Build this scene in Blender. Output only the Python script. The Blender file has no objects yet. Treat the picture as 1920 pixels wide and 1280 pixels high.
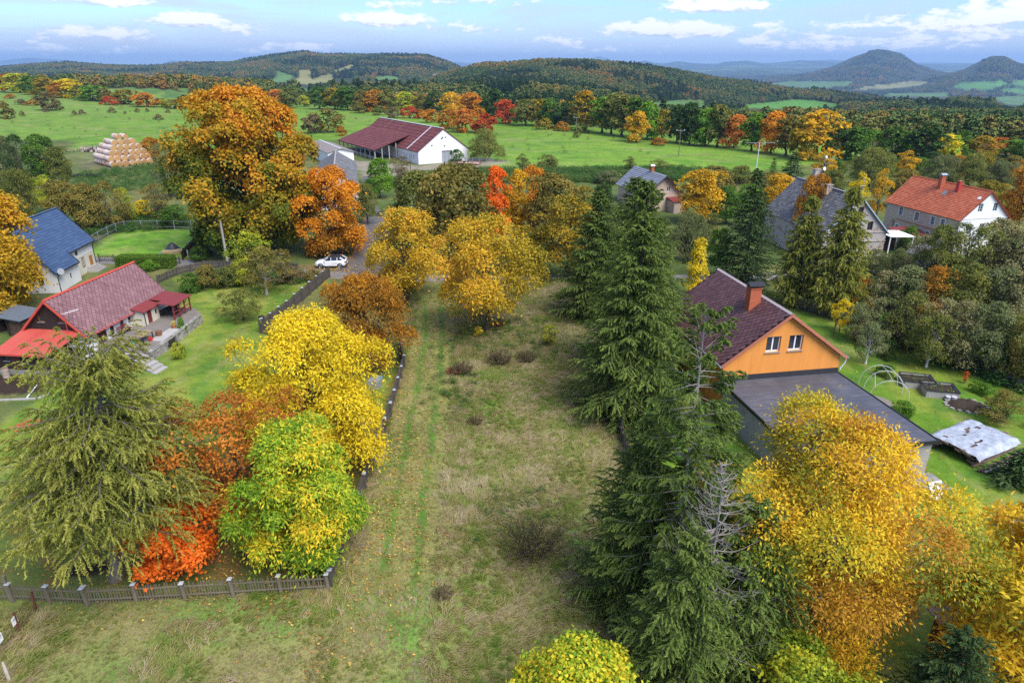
import bpy, math, random
import numpy as np
from mathutils import Vector, Matrix

sc = bpy.context.scene
COL = sc.collection
R = math.radians

# ------------------------------------------------------------------ camera
PITCH = R(22.11); FPX = 1280.0; CAMH = 26.0
CP, SP = math.cos(PITCH), math.sin(PITCH)
cam = bpy.data.cameras.new('camera'); camo = bpy.data.objects.new('camera', cam); COL.objects.link(camo)
camo.location = (0, 0, CAMH); camo.rotation_euler = (R(90) - PITCH, 0, 0)
cam.sensor_width = 36.0; cam.lens = 24.0; cam.clip_start = 0.1; cam.clip_end = 90000
sc.camera = camo

# ------------------------------------------------------------------ sun, sky, exposure
SUN_EL, SUN_AZ = R(52), R(138)          # azimuth from +Y, clockwise
sun = bpy.data.lights.new('sun', 'SUN'); sun.energy = 1.5; sun.angle = R(38); sun.color = (1.0, 0.955, 0.89)
suno = bpy.data.objects.new('sun', sun); COL.objects.link(suno)
sdir = Vector((math.sin(SUN_AZ) * math.cos(SUN_EL), math.cos(SUN_AZ) * math.cos(SUN_EL), math.sin(SUN_EL)))
suno.rotation_euler = sdir.to_track_quat('Z', 'Y').to_euler(); suno.location = (60, -60, 90)
sc.view_settings.view_transform = 'Standard'; sc.view_settings.look = 'None'
sc.view_settings.gamma = 1.0; sc.view_settings.use_curve_mapping = False
sc.view_settings.exposure = 1.85
sc.cycles.max_bounces = 8; sc.cycles.diffuse_bounces = 4; sc.cycles.glossy_bounces = 2
sc.cycles.transmission_bounces = 5; sc.cycles.volume_bounces = 0; sc.cycles.transparent_max_bounces = 4
sc.cycles.use_denoising = False
sc.cycles.use_adaptive_sampling = True; sc.cycles.adaptive_threshold = 0.006
sc.cycles.caustics_reflective = False; sc.cycles.caustics_refractive = False


class NT:
    """small node-tree writer"""
    def __init__(s, nt): s.nt = nt; s.n = nt.nodes; s.l = nt.links
    def add(s, t, **k):
        n = s.n.new(t)
        for a, v in k.items(): setattr(n, a, v)
        return n
    def link(s, a, b): s.l.new(a, b)
    def put(s, sock, v):
        if hasattr(v, 'is_linked') or isinstance(v, bpy.types.NodeSocket): s.l.new(v, sock)
        else: sock.default_value = v
    def math(s, op, a, b=None, c=None, clamp=False):
        n = s.add('ShaderNodeMath', operation=op, use_clamp=clamp)
        s.put(n.inputs[0], a)
        if b is not None: s.put(n.inputs[1], b)
        if c is not None: s.put(n.inputs[2], c)
        return n.outputs[0]
    def mix(s, f, a, b, mode='MIX'):
        n = s.add('ShaderNodeMix', data_type='RGBA', blend_type=mode)
        s.put(n.inputs[0], f)
        s.put(n.inputs[6], a if not isinstance(a, tuple) else (*a[:3], 1)); s.put(n.inputs[7], b if not isinstance(b, tuple) else (*b[:3], 1))
        return n.outputs[2]
    def ramp(s, f, stops, interp='LINEAR'):
        n = s.add('ShaderNodeValToRGB'); cr = n.color_ramp; cr.interpolation = interp
        while len(cr.elements) < len(stops): cr.elements.new(0.5)
        for e, (p, c) in zip(cr.elements, stops):
            e.position = p; e.color = (*(c if not isinstance(c, (int, float)) else (c, c, c)), 1)
        s.put(n.inputs[0], f); return n.outputs[0]
    def noise(s, vec, scale, detail=3, rough=0.55, dist=0.0, out=0):
        n = s.add('ShaderNodeTexNoise'); n.inputs['Scale'].default_value = scale
        n.inputs['Detail'].default_value = detail; n.inputs['Roughness'].default_value = rough
        n.inputs['Distortion'].default_value = dist
        if vec is not None: s.l.new(vec, n.inputs['Vector'])
        return n.outputs[out]
    def smooth(s, v, lo, hi):
        n = s.add('ShaderNodeMapRange', interpolation_type='SMOOTHSTEP'); s.put(n.inputs[0], v)
        n.inputs[1].default_value = lo; n.inputs[2].default_value = hi
        return n.outputs[0]
    def mapping(s, vec, scale=(1, 1, 1), rot=(0, 0, 0), loc=(0, 0, 0)):
        n = s.add('ShaderNodeMapping'); s.l.new(vec, n.inputs[0])
        n.inputs['Scale'].default_value = scale; n.inputs['Rotation'].default_value = rot; n.inputs['Location'].default_value = loc
        return n.outputs[0]
    def bump(s, h, strength=0.3, dist=0.05):
        n = s.add('ShaderNodeBump'); n.inputs['Strength'].default_value = strength; n.inputs['Distance'].default_value = dist
        s.l.new(h, n.inputs['Height']); return n.outputs[0]


def pixel_dir(px, py):
    a = (px - 960) / FPX; b = (640 - py) / FPX
    v = Vector((a, CP + b * SP, -SP + b * CP)); v.normalize(); return v


def build_world():
    w = bpy.data.worlds.new('World'); sc.world = w; w.use_nodes = True
    N = NT(w.node_tree); N.n.clear()
    out = N.add('ShaderNodeOutputWorld'); bg = N.add('ShaderNodeBackground')
    bg.inputs['Strength'].default_value = 0.10
    sky = N.add('ShaderNodeTexSky', sky_type='NISHITA'); sky.sun_disc = False
    sky.sun_elevation = SUN_EL; sky.sun_rotation = SUN_AZ
    sky.air_density = 1.0; sky.dust_density = 0.4; sky.ozone_density = 3.0; sky.altitude = 300
    tc = N.add('ShaderNodeTexCoord'); sep = N.add('ShaderNodeSeparateXYZ'); N.link(tc.outputs['Generated'], sep.inputs[0])
    x, y, z = sep.outputs
    az = N.math('ARCTAN2', x, y); el = N.math('ARCSINE', z)
    # deepen the low sky to the blue of a clear autumn day
    c = N.mix(1.0, sky.outputs[0], (0.40, 0.485, 0.76), 'MULTIPLY')
    # cloud noise lives in (azimuth, elevation): rows of small cumulus seen from the side
    comb = N.add('ShaderNodeCombineXYZ'); N.link(az, comb.inputs[0]); N.link(N.math('MULTIPLY', el, 2.6), comb.inputs[1])
    v = comb.outputs[0]
    nz = N.noise(v, 26, 7, 0.6)
    nz2 = N.noise(v, 75, 5, 0.6)
    dens = None; shade = None
    clouds = [(725, 40, 95, 16, 1.15), (350, 42, 75, 15, .95), (445, 56, 60, 11, .6), (190, 68, 100, 14, .6), (1262, 58, 130, 18, 1.25), (1345, 14, 105, 15, 1.2),
              (1500, 62, 120, 14, .55), (1865, 36, 105, 22, 1.0), (1760, 52, 130, 20, .7), (1415, 80, 40, 9, .8), (1555, 70, 42, 8, .85), (1725, 72, 40, 8, .8),
              (1625, 50, 45, 9, .7), (740, 12, 60, 8, .5), (1040, 80, 75, 10, .55), (200, 4, 80, 10, .8), (560, 92, 75, 9, .7), (465, 98, 40, 6, .5),
              (100, 95, 130, 9, .4), (1650, 85, 200, 12, .4), (1880, 70, 90, 14, .6), (860, 55, 110, 9, .35), (1120, 96, 120, 8, .3), (900, 4, 130, 8, .4)]
    for (px, py, wd, ht, amp) in clouds:
        d = pixel_dir(px, py); a0 = math.atan2(d.x, d.y); e0 = math.asin(d.z)
        wa = wd / FPX * 1.05; we = ht / FPX * 1.2; amp *= 1.3
        u = N.math('MULTIPLY', N.math('SUBTRACT', az, a0), 1 / wa)
        q = N.math('MULTIPLY', N.math('SUBTRACT', el, e0), 1 / we)
        qn = N.math('MINIMUM', q, 0.0); qs = N.math('ADD', q, N.math('MULTIPLY', qn, 0.7))   # flatter bases
        r2 = N.math('ADD', N.math('MULTIPLY', u, u), N.math('MULTIPLY', qs, qs))
        f = N.math('MULTIPLY', N.math('SUBTRACT', 1.0, r2), amp)
        dens = f if dens is None else N.math('MAXIMUM', dens, f)
        sh = N.math('MULTIPLY', N.math('MAXIMUM', f, 0.0), q)
        shade = sh if shade is None else N.math('ADD', shade, sh)
    # the same kind of sky all round: scattered cumulus outside the hand-placed band and thin streaks
    comb2 = N.add('ShaderNodeCombineXYZ'); N.link(az, comb2.inputs[0]); N.link(N.math('MULTIPLY', el, 1.6), comb2.inputs[1])
    gen = N.noise(comb2.outputs[0], 5, 6, 0.58)
    away = N.smooth(el, 0.085, 0.14)
    behind = N.smooth(N.math('ABSOLUTE', az), 0.75, 0.95)
    gm = N.math('MAXIMUM', away, behind)
    g = N.math('MULTIPLY', N.math('SUBTRACT', gen, 0.5), 5.0)
    g = N.math('SUBTRACT', N.math('MULTIPLY', N.math('ADD', g, 1.0), gm), 1.0)
    dens = N.math('MAXIMUM', dens, g)
    body = N.math('ADD', dens, N.math('MULTIPLY', N.math('SUBTRACT', nz, 0.50), 4.6))
    body = N.math('ADD', body, N.math('MULTIPLY', N.math('SUBTRACT', nz2, 0.5), 1.8))
    gate = N.smooth(dens, -1.3, -0.1)
    mask = N.math('MULTIPLY', N.smooth(body, 0.05, 1.05), gate)
    comb3 = N.add('ShaderNodeCombineXYZ'); N.link(az, comb3.inputs[0]); N.link(N.math('MULTIPLY', el, 7.0), comb3.inputs[1])
    st = N.noise(N.mapping(comb3.outputs[0], rot=(0, 0, 0.25)), 4.5, 6, 0.55, 0.6)
    streak = N.math('MULTIPLY', N.smooth(st, 0.40, 0.70), 0.7)
    hz = N.math('MULTIPLY', N.smooth(el, 0.065, 0.005), 0.85)
    c = N.mix(hz, c, (2.15, 2.5, 2.9)); c = N.mix(streak, c, (2.25, 2.42, 2.72))
    lit = N.smooth(N.math('ADD', N.math('ADD', shade, N.math('MULTIPLY', N.math('SUBTRACT', body, 0.8), 0.35)), N.math('MULTIPLY', N.math('SUBTRACT', nz2, 0.5), 0.9)), -0.45, 0.15)
    cc = N.mix(lit, (2.0, 2.15, 2.45), (3.9, 3.85, 3.8))
    c = N.mix(N.math('MULTIPLY', mask, 0.93), c, cc)
    N.link(c, bg.inputs['Color']); N.link(bg.outputs[0], out.inputs[0])


build_world()

# ------------------------------------------------------------------ number helpers
def vnoise(x, y, seed=0):
    """2-D value noise, 0..1, vectorised"""
    x = np.asarray(x, float); y = np.asarray(y, float)
    xi = np.floor(x).astype(np.int64); yi = np.floor(y).astype(np.int64)
    fx = x - xi; fy = y - yi; fx = fx * fx * (3 - 2 * fx); fy = fy * fy * (3 - 2 * fy)
    def h(a, b):
        n = (a * 374761393 + b * 668265263 + seed * 974634777) & 0xffffffff
        n = ((n ^ (n >> 13)) * 1274126177) & 0xffffffff
        return ((n ^ (n >> 16)) & 0xffff) / 65535.0
    return (h(xi, yi) * (1 - fx) + h(xi + 1, yi) * fx) * (1 - fy) + (h(xi, yi + 1) * (1 - fx) + h(xi + 1, yi + 1) * fx) * fy


def fbm(x, y, seed=0, oct=4):
    s = 0; a = 0.5; t = 0
    for k in range(oct):
        s = s + a * vnoise(x * 2 ** k, y * 2 ** k, seed + k); t += a; a *= 0.5
    return s / t


def sstep(v, lo, hi):
    t = np.clip((v - lo) / (hi - lo), 0, 1); return t * t * (3 - 2 * t)


def in_poly(x, y, poly):
    x = np.asarray(x, float); y = np.asarray(y, float); r = np.zeros(np.broadcast(x, y).shape, bool)
    n = len(poly); j = n - 1
    for i in range(n):
        xi, yi = poly[i]; xj, yj = poly[j]
        c = ((yi > y) != (yj > y)) & (x < (xj - xi) * (y - yi) / ((yj - yi) or 1e-9) + xi)
        r ^= c; j = i
    return r


def dist_line(x, y, pts):
    """distance to a polyline"""
    d = np.full(np.broadcast(x, y).shape, 1e9)
    for (ax, ay), (bx, by) in zip(pts[:-1], pts[1:]):
        dx, dy = bx - ax, by - ay; L = dx * dx + dy * dy or 1e-9
        t = np.clip(((x - ax) * dx + (y - ay) * dy) / L, 0, 1)
        d = np.minimum(d, np.hypot(x - ax - t * dx, y - ay - t * dy))
    return d


def poly_dist(x, y, poly):
    """signed: negative inside"""
    d = dist_line(x, y, list(poly) + [poly[0]])
    return np.where(in_poly(x, y, poly), -d, d)


# ------------------------------------------------------------------ lie of the land
EDGE_P = ([-900, 0, 300, 640, 1000, 1300, 1500, 1700, 1920, 2700], [640, 640, 580, 480, 345, 275, 255, 220, 200, 200])
RIDGES = [  # distance, near falloff, far falloff, silhouette (px, py), noise
    (3400, 1050, 900, [(-400, 135), (0, 128), (60, 122), (130, 118), (200, 123), (240, 124), (290, 125), (345, 119), (430, 118), (500, 107), (575, 98), (610, 104), (700, 103), (800, 104), (840, 116), (870, 130), (930, 152), (1000, 175)]),
    (1650, 560, 600, [(700, 195), (740, 178), (800, 148), (850, 131), (900, 118), (960, 115), (1010, 111), (1100, 111), (1150, 116), (1230, 123), (1290, 134), (1350, 146), (1430, 156), (1530, 166), (1620, 179), (1720, 200)]),
    (7200, 1500, 1500, [(1300, 175), (1400, 158), (1470, 147), (1520, 136), (1560, 125), (1600, 106), (1625, 98), (1640, 96), (1660, 98), (1685, 104), (1720, 124), (1760, 137), (1850, 155)]),
    (5400, 900, 1200, [(1560, 190), (1660, 165), (1720, 152), (1770, 141), (1810, 130), (1840, 113), (1855, 110), (1880, 110), (1905, 121), (1940, 132), (2000, 150), (2100, 175)]),
    (950, 230, 420, [(1480, 240), (1560, 215), (1620, 198), (1690, 190), (1750, 184), (1830, 186), (1900, 192), (2000, 196), (2300, 200)]),
    (11500, 2500, 2500, [(900, 140), (1100, 133), (1200, 126), (1300, 130), (1420, 127), (1500, 131), (1560, 128), (1800, 132), (2000, 128), (2300, 130)]),
    (16000, 2500, 2500, [(1000, 128), (1180, 118), (1210, 114), (1240, 121), (1270, 115), (1300, 119), (1340, 121), (1360, 116), (1400, 114), (1440, 120), (1500, 113), (1560, 117), (1640, 120), (1750, 120), (2000, 119), (2300, 122)]),
    (23000, 2500, 2500, [(-500, 118), (-80, 121), (0, 114), (60, 108), (110, 112), (200, 121), (300, 122), (325, 112), (345, 121), (600, 128), (820, 122), (850, 116), (890, 119), (930, 124), (1060, 122), (1100, 116), (1122, 105), (1150, 114), (1200, 118), (1400, 120), (1560, 112), (1620, 117), (1900, 119), (2300, 120)]),
]


def pxcol(x, y):
    return np.clip(960 + (x / np.maximum(y, 30.0)) / (CP / FPX) , -900, 2700)


def elev_tan(py):
    return np.tan(-PITCH + np.arctan((640 - np.asarray(py, float)) / FPX))


def land(x, y):
    x = np.asarray(x, float); y = np.asarray(y, float)
    p = pxcol(x, y)
    ye = np.interp(p, *EDGE_P)
    f = sstep(p, 950, 1450)                      # 0: western valley, 1: the open plain to the east
    w = np.interp(y, [0, 650, 1000, 1500, 2000, 2800, 5000, 40000], [0, 0, -14, -30, -46, -48, -110, -150])
    e = np.interp(y, [0, 240, 330, 480, 700, 1500, 3300, 40000], [0, 0, -4, -12, -26, -82, -150, -152])
    z = w * (1 - f) + e * f
    z = z * sstep(y - ye, -10, 160)
    z = z + sstep(-x, 140, 330) * sstep(y, 120, 420) * (1 - sstep(y, 640, 1100)) * 7.0   # the pasture climbs to the west
    z = z + (fbm(x / 60, y / 60, 3) - 0.5) * 1.6 * sstep(y, 140, 300) + (fbm(x / 400, y / 400, 9) - 0.5) * 14 * sstep(y, 700, 1500)
    for k, (Y0, wn, wf, prof) in enumerate(RIDGES):
        pp, qq = zip(*prof)
        zt = CAMH + elev_tan(np.interp(p, pp, qq)) * Y0 - (11 if Y0 < 4000 else 0)
        edge = sstep(p, pp[0] - 1, pp[0] + 60) * (1 - sstep(p, pp[-1] - 60, pp[-1] + 1))
        if k in (7, ): edge = np.ones_like(edge)
        d = y - Y0
        g = np.exp(-(d / np.where(d < 0, wn, wf)) ** 2)
        g = g * (1 + 0.22 * (fbm(x / (Y0 * .09), y / (Y0 * .09), 20 + k) - 0.5) * (1 - g) * 4)
        z = np.maximum(z, z + (zt - z) * g * edge)
    return z


def ground(x, y):
    return float(land(np.array([x]), np.array([y]))[0])


def G(px, py, z=None):
    """where the view ray of a photo pixel meets the land (or the level z)"""
    a = (px - 960) / FPX; b = (640 - py) / FPX
    dx, dy, dz = a, CP + b * SP, -SP + b * CP
    zz = 0.0 if z is None else z
    for _ in range(1 if z is not None else 12):
        t = (zz - CAMH) / dz
        if z is None: zz = 0.5 * zz + 0.5 * ground(dx * t, dy * t) if _ else ground(dx * t, dy * t)
    return dx * t, dy * t


def zat(py, Y):
    b = (640 - py) / FPX
    return CAMH + Y * (-SP + b * CP) / (CP + b * SP)


def depth(Y, z=0.0):
    return Y * CP - (z - CAMH) * SP


# ------------------------------------------------------------------ objects and meshes
def tag(o, label=None, cat=None, group=None, kind=None):
    if label: o['label'] = label
    if cat: o['category'] = cat
    if group: o['group'] = group
    if kind: o['kind'] = kind
    return o


def thing(name, label, cat, loc=(0, 0, 0), rotz=0.0, group=None):
    o = bpy.data.objects.new(name, None); COL.objects.link(o); o.empty_display_size = 0.3
    o.location = loc; o.rotation_euler = (0, 0, rotz)
    return tag(o, label, cat, group)


def put(name, me, parent=None, mats=None, loc=None, rot=None, scale=None):
    o = bpy.data.objects.new(name, me); COL.objects.link(o)
    if parent is not None: o.parent = parent
    if loc is not None: o.location = loc
    if rot is not None: o.rotation_euler = rot
    if scale is not None: o.scale = scale
    if mats is not None:
        if not isinstance(mats, (list, tuple)): mats = [mats]
        while len(me.materials) < len(mats): me.materials.append(None)
        for i, m in enumerate(mats):
            if me.materials[i] is None: me.materials[i] = m
            elif me.materials[i] != m:
                o.material_slots[i].link = 'OBJECT'; o.material_slots[i].material = m
    return o


def np_mesh(name, V, quads=None, tris=None, attrs=None, smooth=False):
    """fast mesh from arrays; attrs: {name: (domain, type, array)}"""
    me = bpy.data.meshes.new(name)
    V = np.asarray(V, np.float32); me.vertices.add(len(V)); me.vertices.foreach_set('co', V.ravel())
    parts = []; starts = []; off = 0
    if quads is not None and len(quads):
        q = np.asarray(quads, np.int32); parts.append(q.ravel()); starts.append(np.arange(len(q), dtype=np.int32) * 4); off = q.size
    if tris is not None and len(tris):
        t = np.asarray(tris, np.int32); parts.append(t.ravel()); starts.append(off + np.arange(len(t), dtype=np.int32) * 3)
    loops = np.concatenate(parts); st = np.concatenate(starts)
    me.loops.add(len(loops)); me.loops.foreach_set('vertex_index', loops)
    me.polygons.add(len(st)); me.polygons.foreach_set('loop_start', st)
    if smooth: me.polygons.foreach_set('use_smooth', np.ones(len(st), bool))
    for k, (dom, typ, arr) in (attrs or {}).items():
        a = me.attributes.new(k, typ, dom)
        a.data.foreach_set('color' if typ == 'FLOAT_COLOR' else 'vector' if typ == 'FLOAT_VECTOR' else 'value', np.asarray(arr, np.float32 if typ != 'INT' else np.int32).ravel())
    me.update(calc_edges=True)
    return me


class MB:
    """collects simple shapes into one mesh"""
    def __init__(s): s.v = []; s.f = []; s.mi = []; s.m = 0
    def face(s, pts):
        n = len(s.v); s.v += [tuple(p) for p in pts]; s.f.append(tuple(range(n, n + len(pts)))); s.mi.append(s.m); return s
    def box(s, x0, x1, y0, y1, z0, z1, rot=0.0, c=None):
        P = [(x0, y0, z0), (x1, y0, z0), (x1, y1, z0), (x0, y1, z0), (x0, y0, z1), (x1, y0, z1), (x1, y1, z1), (x0, y1, z1)]
        if rot:
            cx, cy = c or ((x0 + x1) / 2, (y0 + y1) / 2); co, si = math.cos(rot), math.sin(rot)
            P = [(cx + (x - cx) * co - (y - cy) * si, cy + (x - cx) * si + (y - cy) * co, z) for x, y, z in P]
        return s.hexa(P)
    def hexa(s, P):
        n = len(s.v); s.v += [tuple(p) for p in P]
        for q in ((3, 2, 1, 0), (4, 5, 6, 7), (0, 1, 5, 4), (1, 2, 6, 5), (2, 3, 7, 6), (3, 0, 4, 7)):
            s.f.append(tuple(n + i for i in q)); s.mi.append(s.m)
        return s
    def bar(s, a, b, w, h=None, up=(0, 0, 1)):
        """square bar from a to b"""
        a = Vector(a); b = Vector(b); h = h or w; d = (b - a).normalized(); u = Vector(up)
        if abs(d.dot(u)) > 0.98: u = Vector((0, 1, 0))
        x = d.cross(u).normalized() * w / 2; y = x.cross(d).normalized() * h / 2
        return s.hexa([a - x - y, a + x - y, a + x + y, a - x + y, b - x - y, b + x - y, b + x + y, b - x + y])
    def slab(s, pts, t):
        """polygon given as 3-d points, thickened by t along its normal (downwards side)"""
        pts = [Vector(p) for p in pts]; n = (pts[1] - pts[0]).cross(pts[-1] - pts[0]).normalized()
        if n.z < 0: pts.reverse(); n = -n
        k = len(s.v); m = len(pts); s.v += [tuple(p) for p in pts] + [tuple(p - n * t) for p in pts]
        s.f.append(tuple(range(k, k + m))); s.mi.append(s.m)
        s.f.append(tuple(range(k + 2 * m - 1, k + m - 1, -1))); s.mi.append(s.m)
        for i in range(m):
            j = (i + 1) % m; s.f.append((k + i, k + m + i, k + m + j, k + j)); s.mi.append(s.m)
        return s
    def prism(s, pts, d):
        """polygon of 3-d points extruded by vector d"""
        d = Vector(d); pts = [Vector(p) for p in pts]; k = len(s.v); m = len(pts)
        s.v += [tuple(p) for p in pts] + [tuple(p + d) for p in pts]
        s.f.append(tuple(range(k + m - 1, k - 1, -1))); s.mi.append(s.m)
        s.f.append(tuple(range(k + m, k + 2 * m))); s.mi.append(s.m)
        for i in range(m):
            j = (i + 1) % m; s.f.append((k + i, k + j, k + m + j, k + m + i)); s.mi.append(s.m)
        return s
    def tube(s, pts, rad, n=6, cap=True):
        pts = [Vector(p) for p in pts]
        if not isinstance(rad, (list, tuple)): rad = [rad] * len(pts)
        k = len(s.v); prev = None
        for i, p in enumerate(pts):
            d = (pts[min(i + 1, len(pts) - 1)] - pts[max(i - 1, 0)]).normalized()
            u = Vector((0, 0, 1)) if abs(d.z) < 0.9 else Vector((1, 0, 0))
            if prev is not None: u = prev
            x = d.cross(u).normalized(); y = x.cross(d).normalized(); prev = y
            for j in range(n):
                a = 2 * math.pi * j / n; q = p + (x * math.cos(a) + y * math.sin(a)) * rad[i]; s.v.append(tuple(q))
        for i in range(len(pts) - 1):
            for j in range(n):
                a = k + i * n + j; b = k + i * n + (j + 1) % n; s.f.append((a, b, b + n, a + n)); s.mi.append(s.m)
        if cap:
            s.f.append(tuple(k + j for j in range(n - 1, -1, -1))); s.mi.append(s.m)
            e = k + (len(pts) - 1) * n; s.f.append(tuple(e + j for j in range(n))); s.mi.append(s.m)
        return s
    def mesh(s, name, smooth=False):
        me = bpy.data.meshes.new(name); me.from_pydata(s.v, [], s.f)
        if any(s.mi): me.polygons.foreach_set('material_index', s.mi)
        if smooth: me.polygons.foreach_set('use_smooth', [True] * len(s.f))
        me.update(); return me
    def build(s, name, mats, parent=None, loc=None, rot=None, smooth=False):
        return put(name, s.mesh(name, smooth), parent, mats, loc, rot)


# ------------------------------------------------------------------ materials
def material(name):
    m = bpy.data.materials.new(name); m.use_nodes = True; N = NT(m.node_tree)
    b = N.n['Principled BSDF']; return m, N, b


def plain(name, col, rough=0.7, var=0.25, scale=3.0, bump=0.15, metal=0.0, spec=0.3, bscale=None, stretch=(1, 1, 1), dark=None, bdist=0.02):
    """painted / stained surface with uneven tone and fine relief"""
    m, N, b = material(name)
    tc = N.add('ShaderNodeTexCoord'); v = N.mapping(tc.outputs['Object'], scale=stretch)
    n1 = N.noise(v, scale, 6, 0.6); n2 = N.noise(v, scale * 7, 4, 0.6)
    f = N.math('ADD', N.math('MULTIPLY', n1, 0.65), N.math('MULTIPLY', n2, 0.35))
    d = dark or tuple(c * (1 - var * 1.3) for c in col); l = tuple(min(1, c * (1 + var)) for c in col)
    oi = N.add('ShaderNodeObjectInfo')
    c = N.ramp(f, [(0.3, d), (0.5, col), (0.72, l)])
    c = N.mix(1.0, c, N.ramp(oi.outputs['Random'], [(0, 0.9), (1, 1.08)]), 'MULTIPLY')
    N.link(c, b.inputs['Base Color'])
    b.inputs['Roughness'].default_value = rough; b.inputs['Metallic'].default_value = metal
    b.inputs['Specular IOR Level'].default_value = spec
    if bump: N.link(N.bump(N.noise(v, bscale or scale * 9, 5, 0.65), bump, bdist), b.inputs['Normal'])
    return m


def piece_mat(name, stops, rough=0.8, scale=6, bump=0.3, spec=0.25, moss=None, weather=None):
    """roof tiles, stones, boards: tone differs from piece to piece (per object, per face attribute 'tint')"""
    m, N, b = material(name)
    tc = N.add('ShaderNodeTexCoord'); oi = N.add('ShaderNodeObjectInfo'); at = N.add('ShaderNodeAttribute', attribute_name='tint')
    geo = N.add('ShaderNodeNewGeometry')
    n = N.noise(geo.outputs['Position'], scale, 5, 0.6)
    rnd = N.math('FRACT', N.math('ADD', oi.outputs['Random'], at.outputs['Fac']))
    f = N.math('ADD', N.math('MULTIPLY', rnd, 0.6), N.math('MULTIPLY', n, 0.4))
    c = N.ramp(f, stops)
    if moss:
        g = N.noise(geo.outputs['Position'], moss[2], 6, 0.65)
        c = N.mix(N.math('MULTIPLY', N.smooth(g, moss[1], moss[1] + 0.05), 0.9), c, moss[0])
    if weather:
        g = N.noise(geo.outputs['Position'], weather[2], 5, 0.6)
        c = N.mix(N.math('MULTIPLY', N.smooth(g, weather[1], weather[1] + 0.25), 0.75), c, weather[0])
    N.link(c, b.inputs['Base Color']); b.inputs['Roughness'].default_value = rough; b.inputs['Specular IOR Level'].default_value = spec
    if bump: N.link(N.bump(N.noise(geo.outputs['Position'], scale * 5, 5, 0.65), bump, 0.02), b.inputs['Normal'])
    return m


def glass_mat(name, col=(0.03, 0.035, 0.04)):
    m, N, b = material(name); b.inputs['Base Color'].default_value = (*col, 1)
    b.inputs['Roughness'].default_value = 0.06; b.inputs['Specular IOR Level'].default_value = 0.8
    return m


def leaf_mat(name, stops, trans=0.32, rough=0.55, hue=0.10):
    """foliage: colour runs over the leaf attribute 'tint' (sprig and leaf variation)"""
    m, N, b = material(name)
    at = N.add('ShaderNodeAttribute', attribute_name='tint'); oi = N.add('ShaderNodeObjectInfo')
    f = N.math('ADD', at.outputs['Fac'], N.math('MULTIPLY', N.math('SUBTRACT', oi.outputs['Random'], 0.5), hue), clamp=True)
    c = N.ramp(f, [(p, tuple(min(.85, v * 1.25) for v in q)) for p, q in stops])
    b.inputs['Roughness'].default_value = rough; b.inputs['Specular IOR Level'].default_value = 0.1
    N.link(c, b.inputs['Base Color'])
    tr = N.add('ShaderNodeBsdfTranslucent'); N.link(N.mix(1.0, c, (1.15, 1.1, 0.7), 'MULTIPLY'), tr.inputs['Color'])
    mx = N.add('ShaderNodeMixShader'); mx.inputs[0].default_value = trans
    N.link(b.outputs[0], mx.inputs[1]); N.link(tr.outputs[0], mx.inputs[2])
    N.link(mx.outputs[0], N.n['Material Output'].inputs['Surface'])
    return m
# ================================================================== foliage
def unit(v):
    return v / np.maximum(np.linalg.norm(v, axis=-1, keepdims=True), 1e-9)


def sph(rng, n):
    return unit(rng.normal(size=(n, 3)))


def leaf_quads(rng, C, Nrm, D, size, asp, fold=0.22):
    """one folded diamond leaf per row: centre, face normal, long direction"""
    D = unit(D); S = unit(np.cross(Nrm, D)); N_ = np.cross(D, S)
    h = (size * 0.5)[:, None]; w = (size * asp * 0.5)[:, None]
    V = np.empty((len(C), 4, 3), np.float32)
    V[:, 0] = C - D * h; V[:, 2] = C + D * h - N_ * h * 0.25
    V[:, 1] = C + S * w + N_ * w * fold - D * h * 0.1; V[:, 3] = C - S * w + N_ * w * fold - D * h * 0.1
    return V.reshape(-1, 3), np.arange(len(C) * 4, dtype=np.int32).reshape(-1, 4)


def np_tubes(P, Rad, n=4):
    """many tubes at once. P (M,K,3), Rad (M,K)"""
    P = np.asarray(P, float); Rad = np.asarray(Rad, float); M, K, _ = P.shape
    T = np.empty_like(P); T[:, 1:-1] = P[:, 2:] - P[:, :-2]; T[:, 0] = P[:, 1] - P[:, 0]; T[:, -1] = P[:, -1] - P[:, -2]; T = unit(T)
    U = np.zeros((M, 1, 3)); U[..., 2] = 1; U = np.where(np.abs(T[:, :1, 2:3]) > 0.8, np.array([1.0, 0.13, 0]), U)
    X = unit(np.cross(T, np.broadcast_to(U, T.shape))); Y = np.cross(X, T)
    a = np.arange(n) * 2 * np.pi / n
    V = P[:, :, None] + (X[:, :, None] * np.cos(a)[:, None] + Y[:, :, None] * np.sin(a)[:, None]) * Rad[:, :, None, None]
    idx = np.arange(M * K * n).reshape(M, K, n)
    q = np.stack([idx[:, :-1], np.roll(idx[:, :-1], -1, 2), np.roll(idx[:, 1:], -1, 2), idx[:, 1:]], -1).reshape(-1, 4)
    return V.reshape(-1, 3), q


def curve_pts(rng, a, b, k=5, wob=0.08, sag=0.0):
    a = np.asarray(a, float); b = np.asarray(b, float); t = np.linspace(0, 1, k)[:, None]
    L = np.linalg.norm(b - a); p = a + (b - a) * t
    off = rng.normal(size=(k, 3)) * wob * L; off[0] = 0; off[-1] *= 0.3
    p = p + off * np.sin(np.pi * np.clip(t, 0.02, 1)) ; p[:, 2] -= (sag * L * np.sin(np.pi * t))[:, 0]
    return p


def join_geo(L):
    V = []; Q = []; o = 0
    for v, q in L:
        V.append(v); Q.append(np.asarray(q) + o); o += len(v)
    return np.concatenate(V), np.concatenate(Q)


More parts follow.
